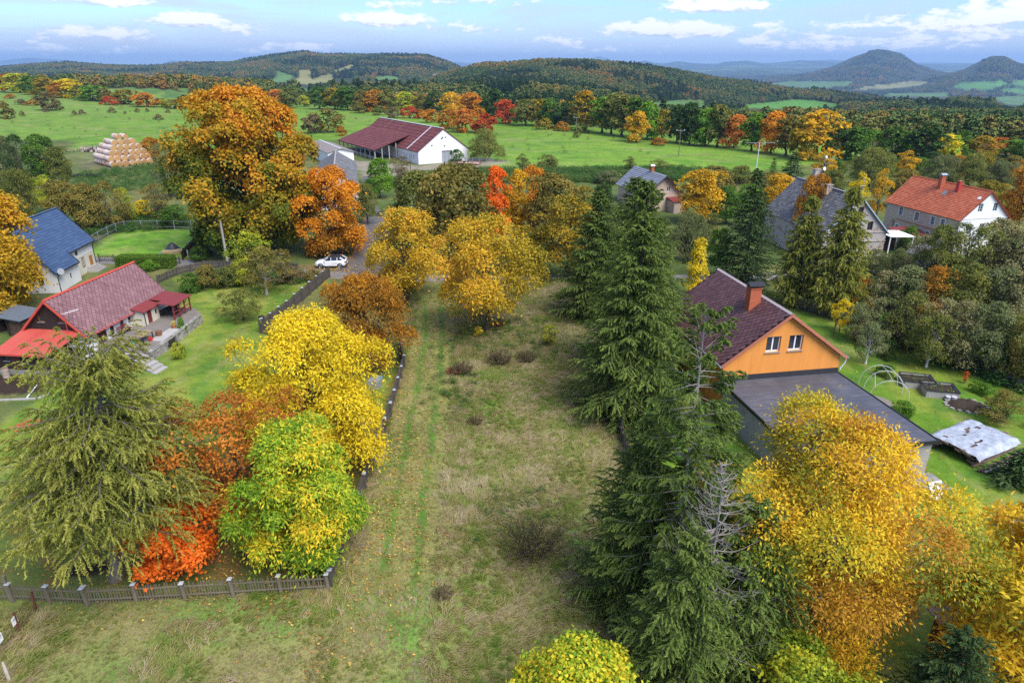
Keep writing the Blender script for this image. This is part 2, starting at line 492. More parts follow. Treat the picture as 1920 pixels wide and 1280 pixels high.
PROFILE = {
    'dome': lambda t: np.sqrt(np.clip(1 - (np.clip((t - 0.32) / 0.68, 0, 1)) ** 2, 0, 1)) * (0.62 + 0.38 * sstep(t, 0, 0.32)),
    'egg': lambda t: np.sqrt(np.clip(1 - (np.abs(t - 0.42) / np.where(t > 0.42, 0.58, 0.55)) ** 2.1, 0, 1)),
    'cone': lambda t: np.clip(1.02 - t, 0, 1) ** 0.75 * sstep(t, -0.15, 0.12),
    'column': lambda t: np.clip(1 - t ** 4, 0, 1) ** 0.6 * (0.75 + 0.25 * sstep(t, 0, 0.3)),
    'vase': lambda t: (0.45 + 0.55 * sstep(t, 0, 0.6)) * np.sqrt(np.clip(1 - np.clip((t - 0.6) / 0.4, 0, 1) ** 2, 0, 1)),
    'shrub': lambda t: np.sqrt(np.clip(1 - t ** 2.2, 0, 1)),
}


def broadleaf(seed, H, Rr, z0=0.2, shape='egg', nl=26, sprigs=900, per=14, leaf=0.2, asp=0.5, lobe=0.42, spread=0.36, droop=0.2, flat=0.55,
              trunk_r=None, stems=1, lean=0.0, kz=0.0, ks=0.45, kl=0.35, klobe=0.25, side=None, kin=0.0, limbs=True, clump=0.2, rag=0.16, out_dir=0.0):
    """trunk mesh, crown mesh of a leafy tree H tall, crown radius Rr, crown from z0*H up"""
    rng = np.random.default_rng(seed); prof = PROFILE[shape]
    zb = z0 * H; Hc = H - zb
    t = (np.arange(nl) + 0.5) / nl; t = np.clip(t ** 0.9 + rng.normal(size=nl) * 0.02, 0.03, 0.97)
    ang = np.arange(nl) * 2.39996 + rng.uniform(0, 6.28) + rng.normal(size=nl) * 0.35
    lr = Rr * lobe * rng.uniform(0.72, 1.3, nl) * (1.05 - 0.35 * t)
    rad = np.maximum(Rr * prof(t) * rng.uniform(0.94 - rag, 1.02 + rag, nl) - lr * 0.85, 0.0); rad[2::4] *= 0.45; rad[-3:] *= 0.6
    cz = zb + Hc * t + rng.normal(size=nl) * Hc * 0.03; cz = np.clip(cz, zb + lr * 0.35, H - lr * 0.8)
    Cn = np.stack([np.cos(ang) * rad + lean * (cz - zb), np.sin(ang) * rad, cz], 1)
    Lr = np.stack([lr, lr, lr * rng.uniform(0.65, 0.9, nl)], 1)
    ltint = rng.uniform(-0.5, 0.5, nl)
    w = lr ** 2; w = w / w.sum()
    n = sprigs * 3
    # lobes carry branchlets, branchlets carry sprigs: clumps with gaps between them
    nbr = max(nl * 12, sprigs // 5); bl = rng.choice(nl, nbr, p=w); bd = sph(rng, nbr); bd[:, 2] = np.where(bd[:, 2] < -0.3, -bd[:, 2], bd[:, 2])
    brad = rng.uniform(0.8, 1.18, nbr) + 0.35 * rag * np.maximum(rng.normal(size=nbr), 0); btint = rng.uniform(-0.5, 0.5, nbr)
    bi = rng.integers(0, nbr, n); li = bl[bi]
    d = unit(bd[bi] + rng.normal(size=(n, 3)) * clump)
    P = Cn[li] + d * Lr[li] * (brad[bi] * rng.uniform(0.7, 1.05, n))[:, None]
    inner = np.full(n, 9.0)
    for j in range(nl):
        q = np.linalg.norm((P - Cn[j]) / Lr[j], axis=1); q[li == j] = 9; inner = np.minimum(inner, q)
    ax = np.hypot(P[:, 0] - lean * (P[:, 2] - zb), P[:, 1]) / np.maximum(Rr * prof(np.clip((P[:, 2] - zb) / Hc, 0.02, 0.98)), 0.2)
    keep = (inner > 0.72) | (rng.random(n) < 0.12)
    keep &= (ax > 0.38) | (P[:, 2] > zb + Hc * 0.6) | (rng.random(n) < 0.15)
    keep &= P[:, 2] > zb * 0.75
    idx = np.nonzero(keep)[0][:sprigs]; P = P[idx]; d = d[idx]; li = li[idx]; bi = bi[idx]; m = len(P)
    out = unit(d + 0.55 * unit(np.stack([P[:, 0], P[:, 1], (P[:, 2] - zb - Hc * 0.35) * 0.8], 1)))
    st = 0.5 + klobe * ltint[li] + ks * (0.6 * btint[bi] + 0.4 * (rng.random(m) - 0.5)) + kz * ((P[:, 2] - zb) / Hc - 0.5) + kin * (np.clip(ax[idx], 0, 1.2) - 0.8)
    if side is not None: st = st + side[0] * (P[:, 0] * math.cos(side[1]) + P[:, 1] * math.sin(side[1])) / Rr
    sz = Rr * spread * 0.42 * rng.uniform(0.6, 1.35, m)
    k = rng.poisson(per, m).clip(2); r = np.repeat(np.arange(m), k); nn = len(r)
    e = rng.normal(size=(nn, 3)); e -= (e * out[r]).sum(1, keepdims=True) * out[r] * (1 - flat * 0.6)
    C = P[r] + e * sz[r][:, None] * 0.62
    C[:, 2] -= droop * (np.linalg.norm(e, axis=1) ** 2) * sz[r] * 0.25
    nrm = unit(out[r] * 0.8 + np.array([0, 0, 0.55]) + rng.normal(size=(nn, 3)) * 0.55)
    D = unit(e + out[r] * out_dir + rng.normal(size=(nn, 3)) * 0.7 - np.array([0, 0, droop * 1.6]))
    V, Q = leaf_quads(rng, C, nrm, D, leaf * rng.uniform(0.65, 1.3, nn), asp)
    ti = np.clip(st[r] + kl * (rng.random(nn) - 0.5), 0, 1)
    crown = np_mesh('crown', V, Q, attrs={'tint': ('FACE', 'FLOAT', ti)})
    # trunk and limbs
    tr = trunk_r or H * 0.022
    geo = []
    for s in range(stems):
        off = np.array([rng.normal() * 0.12, rng.normal() * 0.12, 0]) * (stems > 1)
        top = np.array([lean * Hc * 0.6 + (rng.normal() * Rr * 0.35 if stems > 1 else 0), rng.normal() * Rr * 0.3 if stems > 1 else 0, zb + Hc * (0.6 if stems == 1 else 0.45)])
        tp = curve_pts(rng, off + np.array([0, 0, -0.25]), top, 8, 0.02)
        rr = tr * np.linspace(1.0, 0.28, 8); rr[0] *= 1.5; rr[1] *= 1.08
        geo.append(np_tubes(tp[None], rr[None], 8 if stems == 1 else 5))
        if limbs:
            pl = []; pr = []
            sel = rng.permutation(nl)[: max(6, nl // (1 if stems == 1 else 3))]
            for j in sel:
                zt = min(Cn[j, 2] - lr[j] * 0.2, top[2]); f = np.clip((zt * 0.62) / max(top[2], 0.1), 0.22, 0.95) if stems == 1 else 0.4
                i0 = f * 7; a = tp[int(i0)] + (tp[min(int(i0) + 1, 7)] - tp[int(i0)]) * (i0 - int(i0))
                pl.append(curve_pts(rng, a, Cn[j] + rng.normal(size=3) * lr[j] * 0.2, 6, 0.05, 0.05)); pr.append(tr * 0.42 * (1.1 - f * 0.55) * np.linspace(1, 0.2, 6))
            geo.append(np_tubes(np.array(pl), np.array(pr), 5))
            # twigs running out into the sprigs
            nt = min(m, 160 if leaf < 0.3 else 60); ii = rng.choice(m, nt, replace=False)
            tw = np.stack([curve_pts(rng, Cn[li[i]], P[i], 4, 0.06) for i in ii]); geo.append(np_tubes(tw, np.tile(tr * 0.1 * np.linspace(1, 0.3, 4), (nt, 1)), 3))
    tv, tq = join_geo(geo)
    trunk = np_mesh('trunk', tv, tq, smooth=True)
    return trunk, crown


def conifer(seed, H, Rr, z0=0.05, whorls=30, per=6, sub=22, needles=9, nsize=0.2, asp=0.28, kind='spruce', power=0.85, sublen=0.36, trunk_r=None, bare=0.0, gaps=0.0, deadtwigs=0.12, lean=0.0):
    """spruce: tiers of drooping boughs. larch: long plumes of soft tufts. Returns trunk, boughs (wood), crown"""
    rng = np.random.default_rng(seed); tr = trunk_r or H * 0.016
    CN = []; CD = []; CNr = []; CT = []; wood = []; wr = []; twigs = []; tw_r = []
    zz = np.linspace(z0, 0.985, whorls) ** 1.0
    for wi, u in enumerate(zz):
        L0 = Rr * (1 - u) ** power * (1.0 if u > z0 + 0.12 else 0.85) + 0.12
        nb = max(3, int(per * (1.0 if u < 0.8 else 0.75)))
        ph = rng.uniform(0, 6.28)
        for b in range(nb):
            if rng.random() < gaps: continue
            a = ph + b * 2 * np.pi / nb + rng.normal() * 0.22; L = L0 * rng.uniform(0.72, 1.14)
            z = H * u + rng.normal() * H * 0.006
            t = np.linspace(0, 1, 7)
            if kind == 'spruce':
                dz = L * (0.16 * t - (0.62 - 0.35 * u) * t ** 2 + 0.30 * t ** 4) if u < 0.86 else L * (0.75 * t)
            else:
                dz = L * (0.10 * t - 0.34 * t ** 2 + 0.24 * t ** 4) if u < 0.86 else L * (0.8 * t)
            wob = np.cumsum(rng.normal(size=7)) * 0.02 * L
            ca, sa = math.cos(a), math.sin(a)
            pts = np.stack([ca * L * t - sa * wob + lean * z, sa * L * t + ca * wob, z + dz], 1)
            wood.append(pts); wr.append(np.linspace(0.045 * (0.3 + L / Rr), 0.006, 7) * tr / 0.2)
            ns = max(5, int(sub * (0.35 + 0.65 * L / Rr)))
            s = np.linspace(max(bare, 0.1), 1.0, ns) + rng.normal(size=ns) * 0.012; s = np.clip(s, 0.05, 1)
            base = np.stack([np.interp(s, t, pts[:, i]) for i in range(3)], 1)
            sgn = np.where(np.arange(ns) % 2 == 0, 1.0, -1.0)
            fwd = np.array([ca, sa, 0.0]); sidev = np.array([-sa, ca, 0.0])
            tip = (s > 0.93)[:, None]
            l = sublen * L * (1.05 - 0.75 * s) * rng.uniform(0.7, 1.25, ns) + nsize * 0.8
            if kind == 'spruce':
                dirv = unit(np.where(tip, fwd + rng.normal(size=(ns, 3)) * 0.15, sidev * sgn[:, None] * rng.uniform(0.45, 1.0, (ns, 1)) + fwd * 0.8 + np.array([0, 0, 1.0]) * rng.uniform(-0.35, 0.22, (ns, 1)) + rng.normal(size=(ns, 3)) * 0.16)); sg = 0.22
            else:
                dirv = unit(np.where(tip, fwd + rng.normal(size=(ns, 3)) * 0.15, sidev * sgn[:, None] * rng.uniform(0.2, 1.0, (ns, 1)) + fwd * 0.8 + np.array([0, 0, 1.0]) * rng.uniform(-0.75, 0.35, (ns, 1)) + rng.normal(size=(ns, 3)) * 0.2)); sg = 0.30
            k = max(3, needles)
            q = np.linspace(0.12, 1, k)
            Pt = base[:, None] + dirv[:, None] * (l[:, None] * q)[..., None]
            Pt[..., 2] -= sg * l[:, None] * q ** 2
            tan = dirv[:, None] - np.array([0, 0, 1.0]) * (2 * sg * q)[None, :, None]
            for twist in (0, 1):
                lat = rng.normal(size=Pt.shape) * (0.55 if kind == 'spruce' else 0.8)
                CN.append(Pt.reshape(-1, 3)); CD.append((unit(tan) + lat).reshape(-1, 3))
                CNr.append((np.array([0, 0, 1.0]) + rng.normal(size=Pt.shape) * 0.55).reshape(-1, 3))
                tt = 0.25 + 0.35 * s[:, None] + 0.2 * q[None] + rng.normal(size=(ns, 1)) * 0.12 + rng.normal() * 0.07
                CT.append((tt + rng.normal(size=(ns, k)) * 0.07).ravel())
            if rng.random() < deadtwigs * 3:
                i = rng.integers(0, ns, 2)
                for j in i: twigs.append(np.stack([base[j] + dirv[j] * l[j] * f - np.array([0, 0, sg * l[j] * f * f]) for f in (0, .4, .8, 1.15)])); tw_r.append(np.linspace(0.012, 0.004, 4) * tr / 0.2)
    C = np.concatenate(CN); D = np.concatenate(CD); Nn = np.concatenate(CNr); T = np.clip(np.concatenate(CT), 0, 1)
    V, Q = leaf_quads(rng, C, unit(Nn), D, nsize * rng.uniform(0.7, 1.3, len(C)), asp, 0.1)
    crown = np_mesh('crown', V, Q, attrs={'tint': ('FACE', 'FLOAT', T)})
    tp = np.stack([lean * np.linspace(0, H, 9) + rng.normal(size=9) * 0.03, rng.normal(size=9) * 0.03, np.linspace(-0.25, H, 9)], 1)
    rr = tr * np.linspace(1, 0.06, 9) ** 0.85; rr[0] *= 1.45
    trunk = np_mesh('trunk', *np_tubes(tp[None], rr[None], 9), smooth=True)
    g = [np_tubes(np.array(wood), np.array(wr), 4)]
    if twigs: g.append(np_tubes(np.array(twigs), np.array(tw_r), 3))
    boughs = np_mesh('boughs', *join_geo(g), smooth=True)
    return trunk, boughs, crown


def twig_bush(seed, H, Rr, stems=60, kids=9, leaf=0.12, nleaf=6, trunk_r=0.018):
    """thin bare shrub: many rods with side twigs and few leaves"""
    rng = np.random.default_rng(seed); P = []; Rd = []; L = []
    for s in range(stems):
        a = rng.uniform(0, 6.28); r = Rr * math.sqrt(rng.random()); h = H * (1 - 0.45 * (r / Rr) ** 2) * rng.uniform(0.75, 1.08)
        b0 = np.array([math.cos(a) * r * 0.25, math.sin(a) * r * 0.25, -0.1]); e = np.array([math.cos(a) * r, math.sin(a) * r, h])
        p = curve_pts(rng, b0, e, 6, 0.05, -0.06); P.append(p); Rd.append(np.linspace(trunk_r, trunk_r * 0.25, 6))
        for k in range(kids):
            f = rng.uniform(0.3, 0.95); i = f * 5; st = p[int(i)] + (p[int(i) + 1 if i < 5 else 5] - p[int(i)]) * (i - int(i))
            d = unit(np.array([rng.normal(), rng.normal(), rng.uniform(-0.1, 1.4)]) + 0.7 * unit(e - b0)); l = H * 0.24 * rng.uniform(0.5, 1.2)
            P.append(curve_pts(rng, st, st + d * l, 6, 0.06)); Rd.append(np.linspace(trunk_r * 0.5, trunk_r * 0.16, 6)); L.append(st + d * l * rng.uniform(0.4, 1, (nleaf, 1)))
    trunk = np_mesh('trunk', *np_tubes(np.array(P), np.array(Rd), 3), smooth=True)
    C = np.concatenate(L) + rng.normal(size=(len(L) * nleaf, 3)) * H * 0.02; n = len(C)
    V, Q = leaf_quads(rng, C, unit(rng.normal(size=(n, 3)) + [0, 0, 1]), rng.normal(size=(n, 3)), leaf * rng.uniform(0.6, 1.3, n), 0.5)
    crown = np_mesh('crown', V, Q, attrs={'tint': ('FACE', 'FLOAT', rng.random(n))})
    return trunk, crown


# ------------------------------------------------------------------ foliage colours (albedo, linear)
PAL = {}
def pal(name, *cols, **k):
    n = len(cols); PAL[name] = leaf_mat('leaves_' + name, [(0.08 + 0.84 * i / (n - 1), c) for i, c in enumerate(cols)], **k)
DKG, MDG, LTG, OLV, YLG = (.018, .045, .012), (.045, .105, .016), (.12, .22, .025), (.13, .125, .022), (.30, .33, .03)
YEL, GLD, ORG, RED, RST, BRN = (.62, .42, .025), (.56, .30, .02), (.58, .17, .018), (.50, .055, .018), (.27, .085, .022), (.16, .085, .03)
pal('green', (.028, .065, .014), (.06, .125, .018), (.095, .18, .022), (.15, .25, .03))
pal('bright_green', (.05, .12, .015), (.11, .23, .02), (.2, .33, .03))
pal('dark_green', (.024, .05, .014), (.045, .088, .02), (.08, .13, .028))
pal('olive', (.055, .08, .016), (.11, .135, .028), (.18, .185, .038), (.26, .24, .05))
pal('brown_olive', (.07, .075, .018), (.14, .13, .028), (.22, .175, .035), (.32, .23, .05))
pal('olive_gold', (.05, .075, .012), (.14, .14, .018), (.34, .24, .02), (.5, .32, .03))
pal('yellow_green', (.07, .14, .014), (.18, .25, .022), (.42, .42, .03), (.6, .5, .04))
pal('green_yellow', (.07, .16, .014), (.16, .29, .022), (.34, .42, .03), (.72, .50, .03), (.75, .42, .02))
pal('yellow', (.20, .20, .016), (.46, .37, .018), (.70, .52, .022), (.80, .58, .03))
pal('gold', (.17, .13, .014), (.40, .25, .016), (.60, .36, .02), (.70, .46, .03))
pal('scrub', (.13, .135, .055), (.20, .195, .08), (.27, .25, .105), (.35, .31, .14)); pal('walnut', (.15, .21, .03), (.32, .31, .025), (.56, .41, .025), (.70, .48, .03), (.58, .34, .025), (.38, .19, .025)); pal('apricot', (.16, .16, .02), (.36, .27, .02), (.58, .36, .025), (.66, .34, .045)); pal('amber', (.15, .145, .016), (.31, .22, .016), (.50, .29, .018), (.58, .26, .02))
pal('orange', (.16, .10, .014), (.42, .18, .014), (.60, .24, .016), (.66, .33, .025))
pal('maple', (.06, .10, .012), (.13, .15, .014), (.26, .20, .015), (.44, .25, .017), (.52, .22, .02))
pal('red_orange', (.40, .10, .012), (.62, .13, .014), (.72, .18, .018), (.66, .10, .016))
pal('red', (.16, .04, .018), (.36, .06, .02), (.5, .09, .022), (.42, .14, .03))
pal('rust', (.18, .08, .018), (.36, .125, .022), (.54, .20, .026), (.58, .29, .045))
pal('brown_orange', (.14, .08, .014), (.28, .13, .014), (.42, .19, .016), (.50, .28, .025))
pal('brown', (.085, .07, .035), (.14, .115, .05), (.20, .16, .065), (.26, .20, .09))
pal('grey_green', (.08, .105, .045), (.145, .17, .065), (.22, .23, .085))
pal('pale_willow', (.10, .125, .03), (.18, .20, .045), (.27, .27, .06))
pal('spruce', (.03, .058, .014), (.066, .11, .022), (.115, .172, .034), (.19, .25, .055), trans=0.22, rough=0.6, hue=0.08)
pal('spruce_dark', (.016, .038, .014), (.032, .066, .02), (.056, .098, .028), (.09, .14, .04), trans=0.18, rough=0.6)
pal('larch', (.085, .115, .022), (.15, .18, .032), (.235, .25, .045), (.34, .33, .07), trans=0.3)
pal('weeds', (.03, .09, .02), (.05, .14, .03), (.09, .2, .04))
BARK = {k: plain('bark_' + k, c, 0.9, 0.35, 5, 0.5, stretch=(1, 1, .25), bdist=0.03) for k, c in
        dict(grey=(.19, .165, .135), brown=(.085, .062, .045), pale=(.30, .26, .21), dead=(.27, .245, .21), white=(.62, .6, .56)).items()}


def plant(name, proto, leafpal, x, y, s, label, cat, group=None, rot=0.0, bark='brown', z=None, lean=(0, 0)):
    """a plant as a thing: trunk, boughs, crown"""
    sx, sz = s if isinstance(s, tuple) else (s, s)
    t = thing(name, label, cat, (x, y, (ground(x, y) if z is None else z)), rot, group)
    t.rotation_euler = (lean[0], lean[1], rot)
    for me in proto:
        nm = me.name.split('.')[0]
        o = put(nm, me, t, PAL[leafpal] if nm == 'crown' else BARK[bark], scale=(sx, sx, sz))
    return t


def planted(name, proto, dims, leafpal, bx, by, top, width, label, cat, group=None, bark='brown', rot=None, yoff=0.0, back=0.0):
    """plant sized from the photo: foot at pixel (bx, by), tip on row `top`, crown `width` pixels across"""
    x, y = G(bx, by); y += back; x *= 1 + back / max(y, 1)
    h = zat(top, y) - ground(x, y); r = width / FPX * depth(y, h * .5) / 2
    rnd = random.Random(int(bx * 7 + by * 13 + top))
    return plant(name, proto, leafpal, x, y, (r / dims[1], h / dims[0]), label, cat, group, rnd.uniform(0, 6.28) if rot is None else rot, bark)
# ================================================================== ground
def PP(*px):
    return [G(*p) for p in px]


ROAD = PP((-150, 482), (60, 486), (170, 488), (330, 492), (470, 502), (560, 511), (640, 517), (720, 521), (860, 523), (1080, 523), (1290, 522), (1590, 516), (1720, 512), (1950, 500))
ROAD_W = 1.55
SIDE = PP((672, 512), (686, 490), (698, 460), (703, 430), (702, 410), (694, 392), (684, 375), (690, 350), (700, 330))
SIDE_W = [3.4, 2.7, 2.3, 2.1, 1.8, 1.7, 1.7, 1.8, 2.5]
YARD_BARN = PP((655, 300), (672, 318), (700, 345), (760, 322), (905, 312), (965, 303), (900, 296), (790, 312), (720, 306))
MEADOW = [(-9.5, 28.6), (-9.75, 57), (-11.5, 70), (-9, 84), (9, 85), (8.6, 60), (8.2, 44), (8.6, 20), (8, 8), (-40, 8), (-40, 24), (-25, 27.2)]
LAWN_W = [(-9.9, 29), (-26.5, 27.9), (-40, 30), (-40, 60), (-38.5, 76), (-44, 86), (-23.5, 87), (-26.6, 67), (-18, 62), (-10.2, 58)]
LAWN_E = [(9.5, 20), (9, 44), (12, 62), (18, 75), (26, 80), (32, 75), (39, 64), (46, 50), (60, 40), (60, 12), (20, 10)]
LAWN_YARD = PP((165, 468), (236, 431), (366, 431), (372, 452), (348, 484), (165, 484))
PASTURE = PP((-400, 236), (0, 262), (140, 262), (160, 300), (330, 330), (420, 350), (560, 270), (640, 262), (880, 300), (930, 312), (1000, 320), (1160, 322), (1300, 330), (1480, 315), (1560, 300)) + [(150, 235), (260, 380), (100, 520), (-200, 800), (-700, 800), (-700, 300)]
SOIL = PP((-40, 742), (85, 735), (78, 705), (-40, 700))
STACKYARD = PP((150, 318), (330, 318), (340, 300), (330, 288), (150, 285))

FIELDS = [  # hedged fields on the far slopes, outlined on the land by photo pixels: outline, colour
    ([(225, 172), (232, 163), (256, 164), (250, 172)], 0), ([(265, 176), (272, 165), (305, 166), (307, 174), (290, 177)], 0), ([(300, 184), (316, 165), (343, 178), (330, 185)], 0), ([(335, 166), (356, 164), (358, 172), (342, 175)], 0),
    ([(503, 160), (515, 140), (525, 132), (535, 138), (552, 142), (545, 152)], 0), ([(548, 158), (560, 143), (560, 131), (585, 130), (578, 142), (587, 150), (600, 142), (630, 140), (612, 158)], 1), ([(600, 141), (660, 121), (668, 124), (640, 134)], 1),
    ([(552, 171), (570, 166), (588, 168), (580, 176)], 0), ([(700, 151), (703, 143), (735, 143), (762, 146), (740, 150)], 0), ([(822, 168), (845, 163), (863, 161), (862, 164)], 1),
    ([(885, 178), (920, 174), (985, 178), (1080, 185), (1075, 193), (1000, 186), (940, 187)], 0), ([(1195, 196), (1240, 190), (1290, 187), (1325, 190), (1326, 202), (1200, 206)], 0),
    ([(1390, 197), (1440, 192), (1485, 187), (1520, 188), (1580, 196), (1570, 201), (1510, 205), (1400, 203)], 2), ([(1395, 219), (1400, 210), (1450, 208), (1500, 210), (1480, 218)], 2), ([(1555, 226), (1570, 219), (1690, 216), (1680, 228), (1600, 234)], 2),
    ([(1442, 158), (1480, 152), (1600, 153), (1590, 162), (1520, 166)], 0), ([(1600, 168), (1640, 160), (1720, 152), (1745, 152), (1730, 160), (1660, 168)], 1), ([(1775, 166), (1810, 154), (1880, 152), (1892, 158), (1860, 168)], 2),
    ([(1650, 180), (1670, 175), (1780, 176), (1775, 183)], 0), ([(1870, 172), (1885, 165), (1925, 168), (1925, 178)], 2), ([(1888, 160), (1905, 150), (1925, 148), (1925, 164)], 2), ([(1860, 186), (1885, 180), (1925, 182), (1925, 198), (1890, 196)], 0),
]
FIELD_COL = [(.085, .16, .04), (.20, .20, .075), (.075, .19, .035)]


def project(x, y, z):
    d = np.maximum(y * CP - (z - CAMH) * SP, 1.0)
    return 960 + FPX * x / d, 640 - FPX * (y * SP + (z - CAMH) * CP) / d


def field_mask(x, y, z):
    px, py = project(x, y, z); r = np.zeros(x.shape, int) - 1
    wob = (vnoise(px / 9, py / 3, 5) - 0.5)
    for poly, c in FIELDS:
        r[in_poly(px + wob * 6, py + wob * 1.5, poly)] = c
    r[y < 420] = -1
    return r


def pasture_edge(x, y):
    return np.interp(pxcol(x, y), *EDGE_P)


def paint(x, y, z):
    """albedo of the ground and how rank the grass is"""
    n = len(x); C = np.tile(np.array([.075, .105, .028]), (n, 1)); rank = np.full(n, 0.6)
    near = y < 720
    a = fbm(x / 9, y / 9, 31); b = fbm(x / 2.2, y / 2.2, 32)
    def lay(mask, col, k=1.0):
        m = np.clip(mask * k, 0, 1)[:, None]; C[:] = C * (1 - m) + np.asarray(col) * m
    # rough ground between the houses
    lay(sstep(a, 0.45, 0.7), (.15, .135, .05), 0.6); lay(sstep(b, 0.55, 0.75), (.045, .085, .02), 0.6)
    # pasture
    pm = (1 - sstep(poly_dist(x, y, PASTURE) + (b - .5) * 6, -2, 3)) * (1 - sstep(y - pasture_edge(x, y), -4, 4))
    lay(pm, (.115, .205, .024)); rank = rank * (1 - pm * 0.75)
    lay(pm * sstep(fbm(x / 26, y / 26, 41), 0.42, 0.66), (.135, .235, .03), 0.8); lay(pm * sstep(fbm(x / 7, y / 7, 43), 0.58, 0.75), (.058, .165, .018), 0.7)
    lay(pm * sstep(-x, 120, 300), (.13, .20, .045), 0.65); lay(pm * sstep(fbm(x / 15, y / 4, 44), 0.60, 0.72), (.19, .20, .07), 0.5)
    sy = 1 - sstep(poly_dist(x, y, STACKYARD) + (b - .5) * 8, -3, 3); lay(sy, (.13, .12, .06), 0.7); lay(sy * sstep(b, .5, .6), (.075, .062, .045), 0.7)
    # lawns
    for poly, col, col2 in ((LAWN_W, (.112, .172, .02), (.185, .20, .04)), (LAWN_E, (.088, .168, .016), (.165, .205, .03)), (LAWN_YARD, (.105, .22, .022), (.16, .25, .035))):
        m = 1 - sstep(poly_dist(x, y, poly) + (b - .5) * 1.6, -0.5, 0.4); lay(m, col); rank = rank * (1 - m * 0.85)
        lay(m * sstep(fbm(x / 5, y / 5, 51), 0.45, 0.7), col2, 0.8); lay(m * sstep(fbm(x / 1.6, y / 1.6, 52), 0.5, 0.75), (.05, .125, .018), 0.7); lay(m * sstep(fbm(x / .8, y / 2.5, 53), .56, .72), (.20, .20, .07), 0.5)
    # unmown plot in the middle
    mm = 1 - sstep(poly_dist(x, y, MEADOW) + (b - .5) * 1.5, -0.6, 0.5)
    lay(mm, (.15, .18, .05)); rank = rank * (1 - mm) + mm
    c1 = fbm(x / 4, y / 4, 61); c2 = fbm(x / 1.3, y / 1.3, 62)
    lay(mm * sstep(c1, .42, .66), (.19, .165, .07), 0.7); lay(mm * sstep(1 - c1, .5, .7), (.10, .2, .035), 0.75); lay(mm * sstep(c2, .52, .75), (.20, .17, .075), 0.5)
    lay(mm * sstep(y, 57, 62) * (1 - sstep(y, 69, 73)) * sstep(x, -8, -5), (.075, .17, .04), 0.65)
    lay(mm * np.exp(-((x + 1) / 5) ** 2 - ((y - 57.5) / 1.6) ** 2), (.17, .125, .06), 0.8)
    # mown track with two wheel lines
    tx = np.interp(y, [8, 20, 33, 45, 58, 70, 84], [-5.3, -5.6, -6.4, -7.0, -7.6, -8.6, -10.5])
    tm = mm * (1 - sstep(np.abs(x - tx), 1.6, 2.2)) * sstep(y, 26, 32); lay(tm, (.16, .165, .05), 0.85); rank = rank * (1 - tm * 0.65)
    for s in (-0.85, 0.95):
        w = tm * (1 - sstep(np.abs(x - tx - s + (b - .5) * .5), 0.12, 0.38)); lay(w, (.05, .145, .016), 0.85)
    lv = mm * (1 - sstep(np.abs(x + 7.6), 1.6, 3.2)) * sstep(y, 24, 30) * (1 - sstep(y, 50, 62)); lay(lv * sstep(c2, .48, .62), (.24, .15, .06), 0.3)
    # darker leaf floor behind the picket fence
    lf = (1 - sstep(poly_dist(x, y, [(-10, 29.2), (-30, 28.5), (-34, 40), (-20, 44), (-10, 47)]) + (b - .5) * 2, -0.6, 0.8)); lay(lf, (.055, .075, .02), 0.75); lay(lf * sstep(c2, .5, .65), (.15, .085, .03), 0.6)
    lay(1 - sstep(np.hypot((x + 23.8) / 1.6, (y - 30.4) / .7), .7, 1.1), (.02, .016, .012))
    lay(sstep(.9, 0, 1) * (1 - sstep(dist_line(x, y, [(-9.9, 28), (-9.9, 57)]), .3, 1.1)), (.20, .135, .055), 0.45)
    m = 1 - sstep(poly_dist(x, y, SOIL) + (b - .5) * .6, -.15, .15); lay(m, (.035, .024, .017)); rank = rank * (1 - m)
    m = 1 - sstep(poly_dist(x, y, YARD_BARN) + (b - .5) * 4, -1.5, 1.5); lay(m, (.22, .19, .145), 0.85); rank = rank * (1 - m * .8)
    # verges
    dr = dist_line(x, y, ROAD); lay((1 - sstep(dr, 1.4, 3.0)), (.12, .12, .05), 0.5); rank = rank * (1 - (1 - sstep(dr, 1.2, 2.5)) * .7)
    m = (1 - sstep(np.hypot((x + 25) / 6.5, (y - 91) / 1.6), .7, 1.2)); lay(m, (.16, .115, .06), 0.8)
    # beyond the brow: woods and hedged fields
    far = sstep(y - pasture_edge(x, y), 0, 25) * (y > 200)
    lay(far, (.035, .05, .018)); lay(far * sstep(fbm(x / 120, y / 120, 71), .5, .65), (.075, .06, .022), 0.6); rank = np.where(far > .5, 0.2, rank)
    fm = field_mask(x, y, z)
    for k, c in enumerate(FIELD_COL):
        s = fm == k; C[s] = np.asarray(c) * (0.85 + 0.3 * vnoise(x[s] / 90, y[s] / 90, 77))[:, None]
    plain_ = (y > 8200); lay(plain_ * 1.0, (.035, .055, .02)); lay(plain_ * sstep(fbm(x / 900, y / 350, 81), .56, .62), (.10, .15, .05), 0.8)
    return C * np.where((y < 240)[:, None], 1.25, 1.12), rank


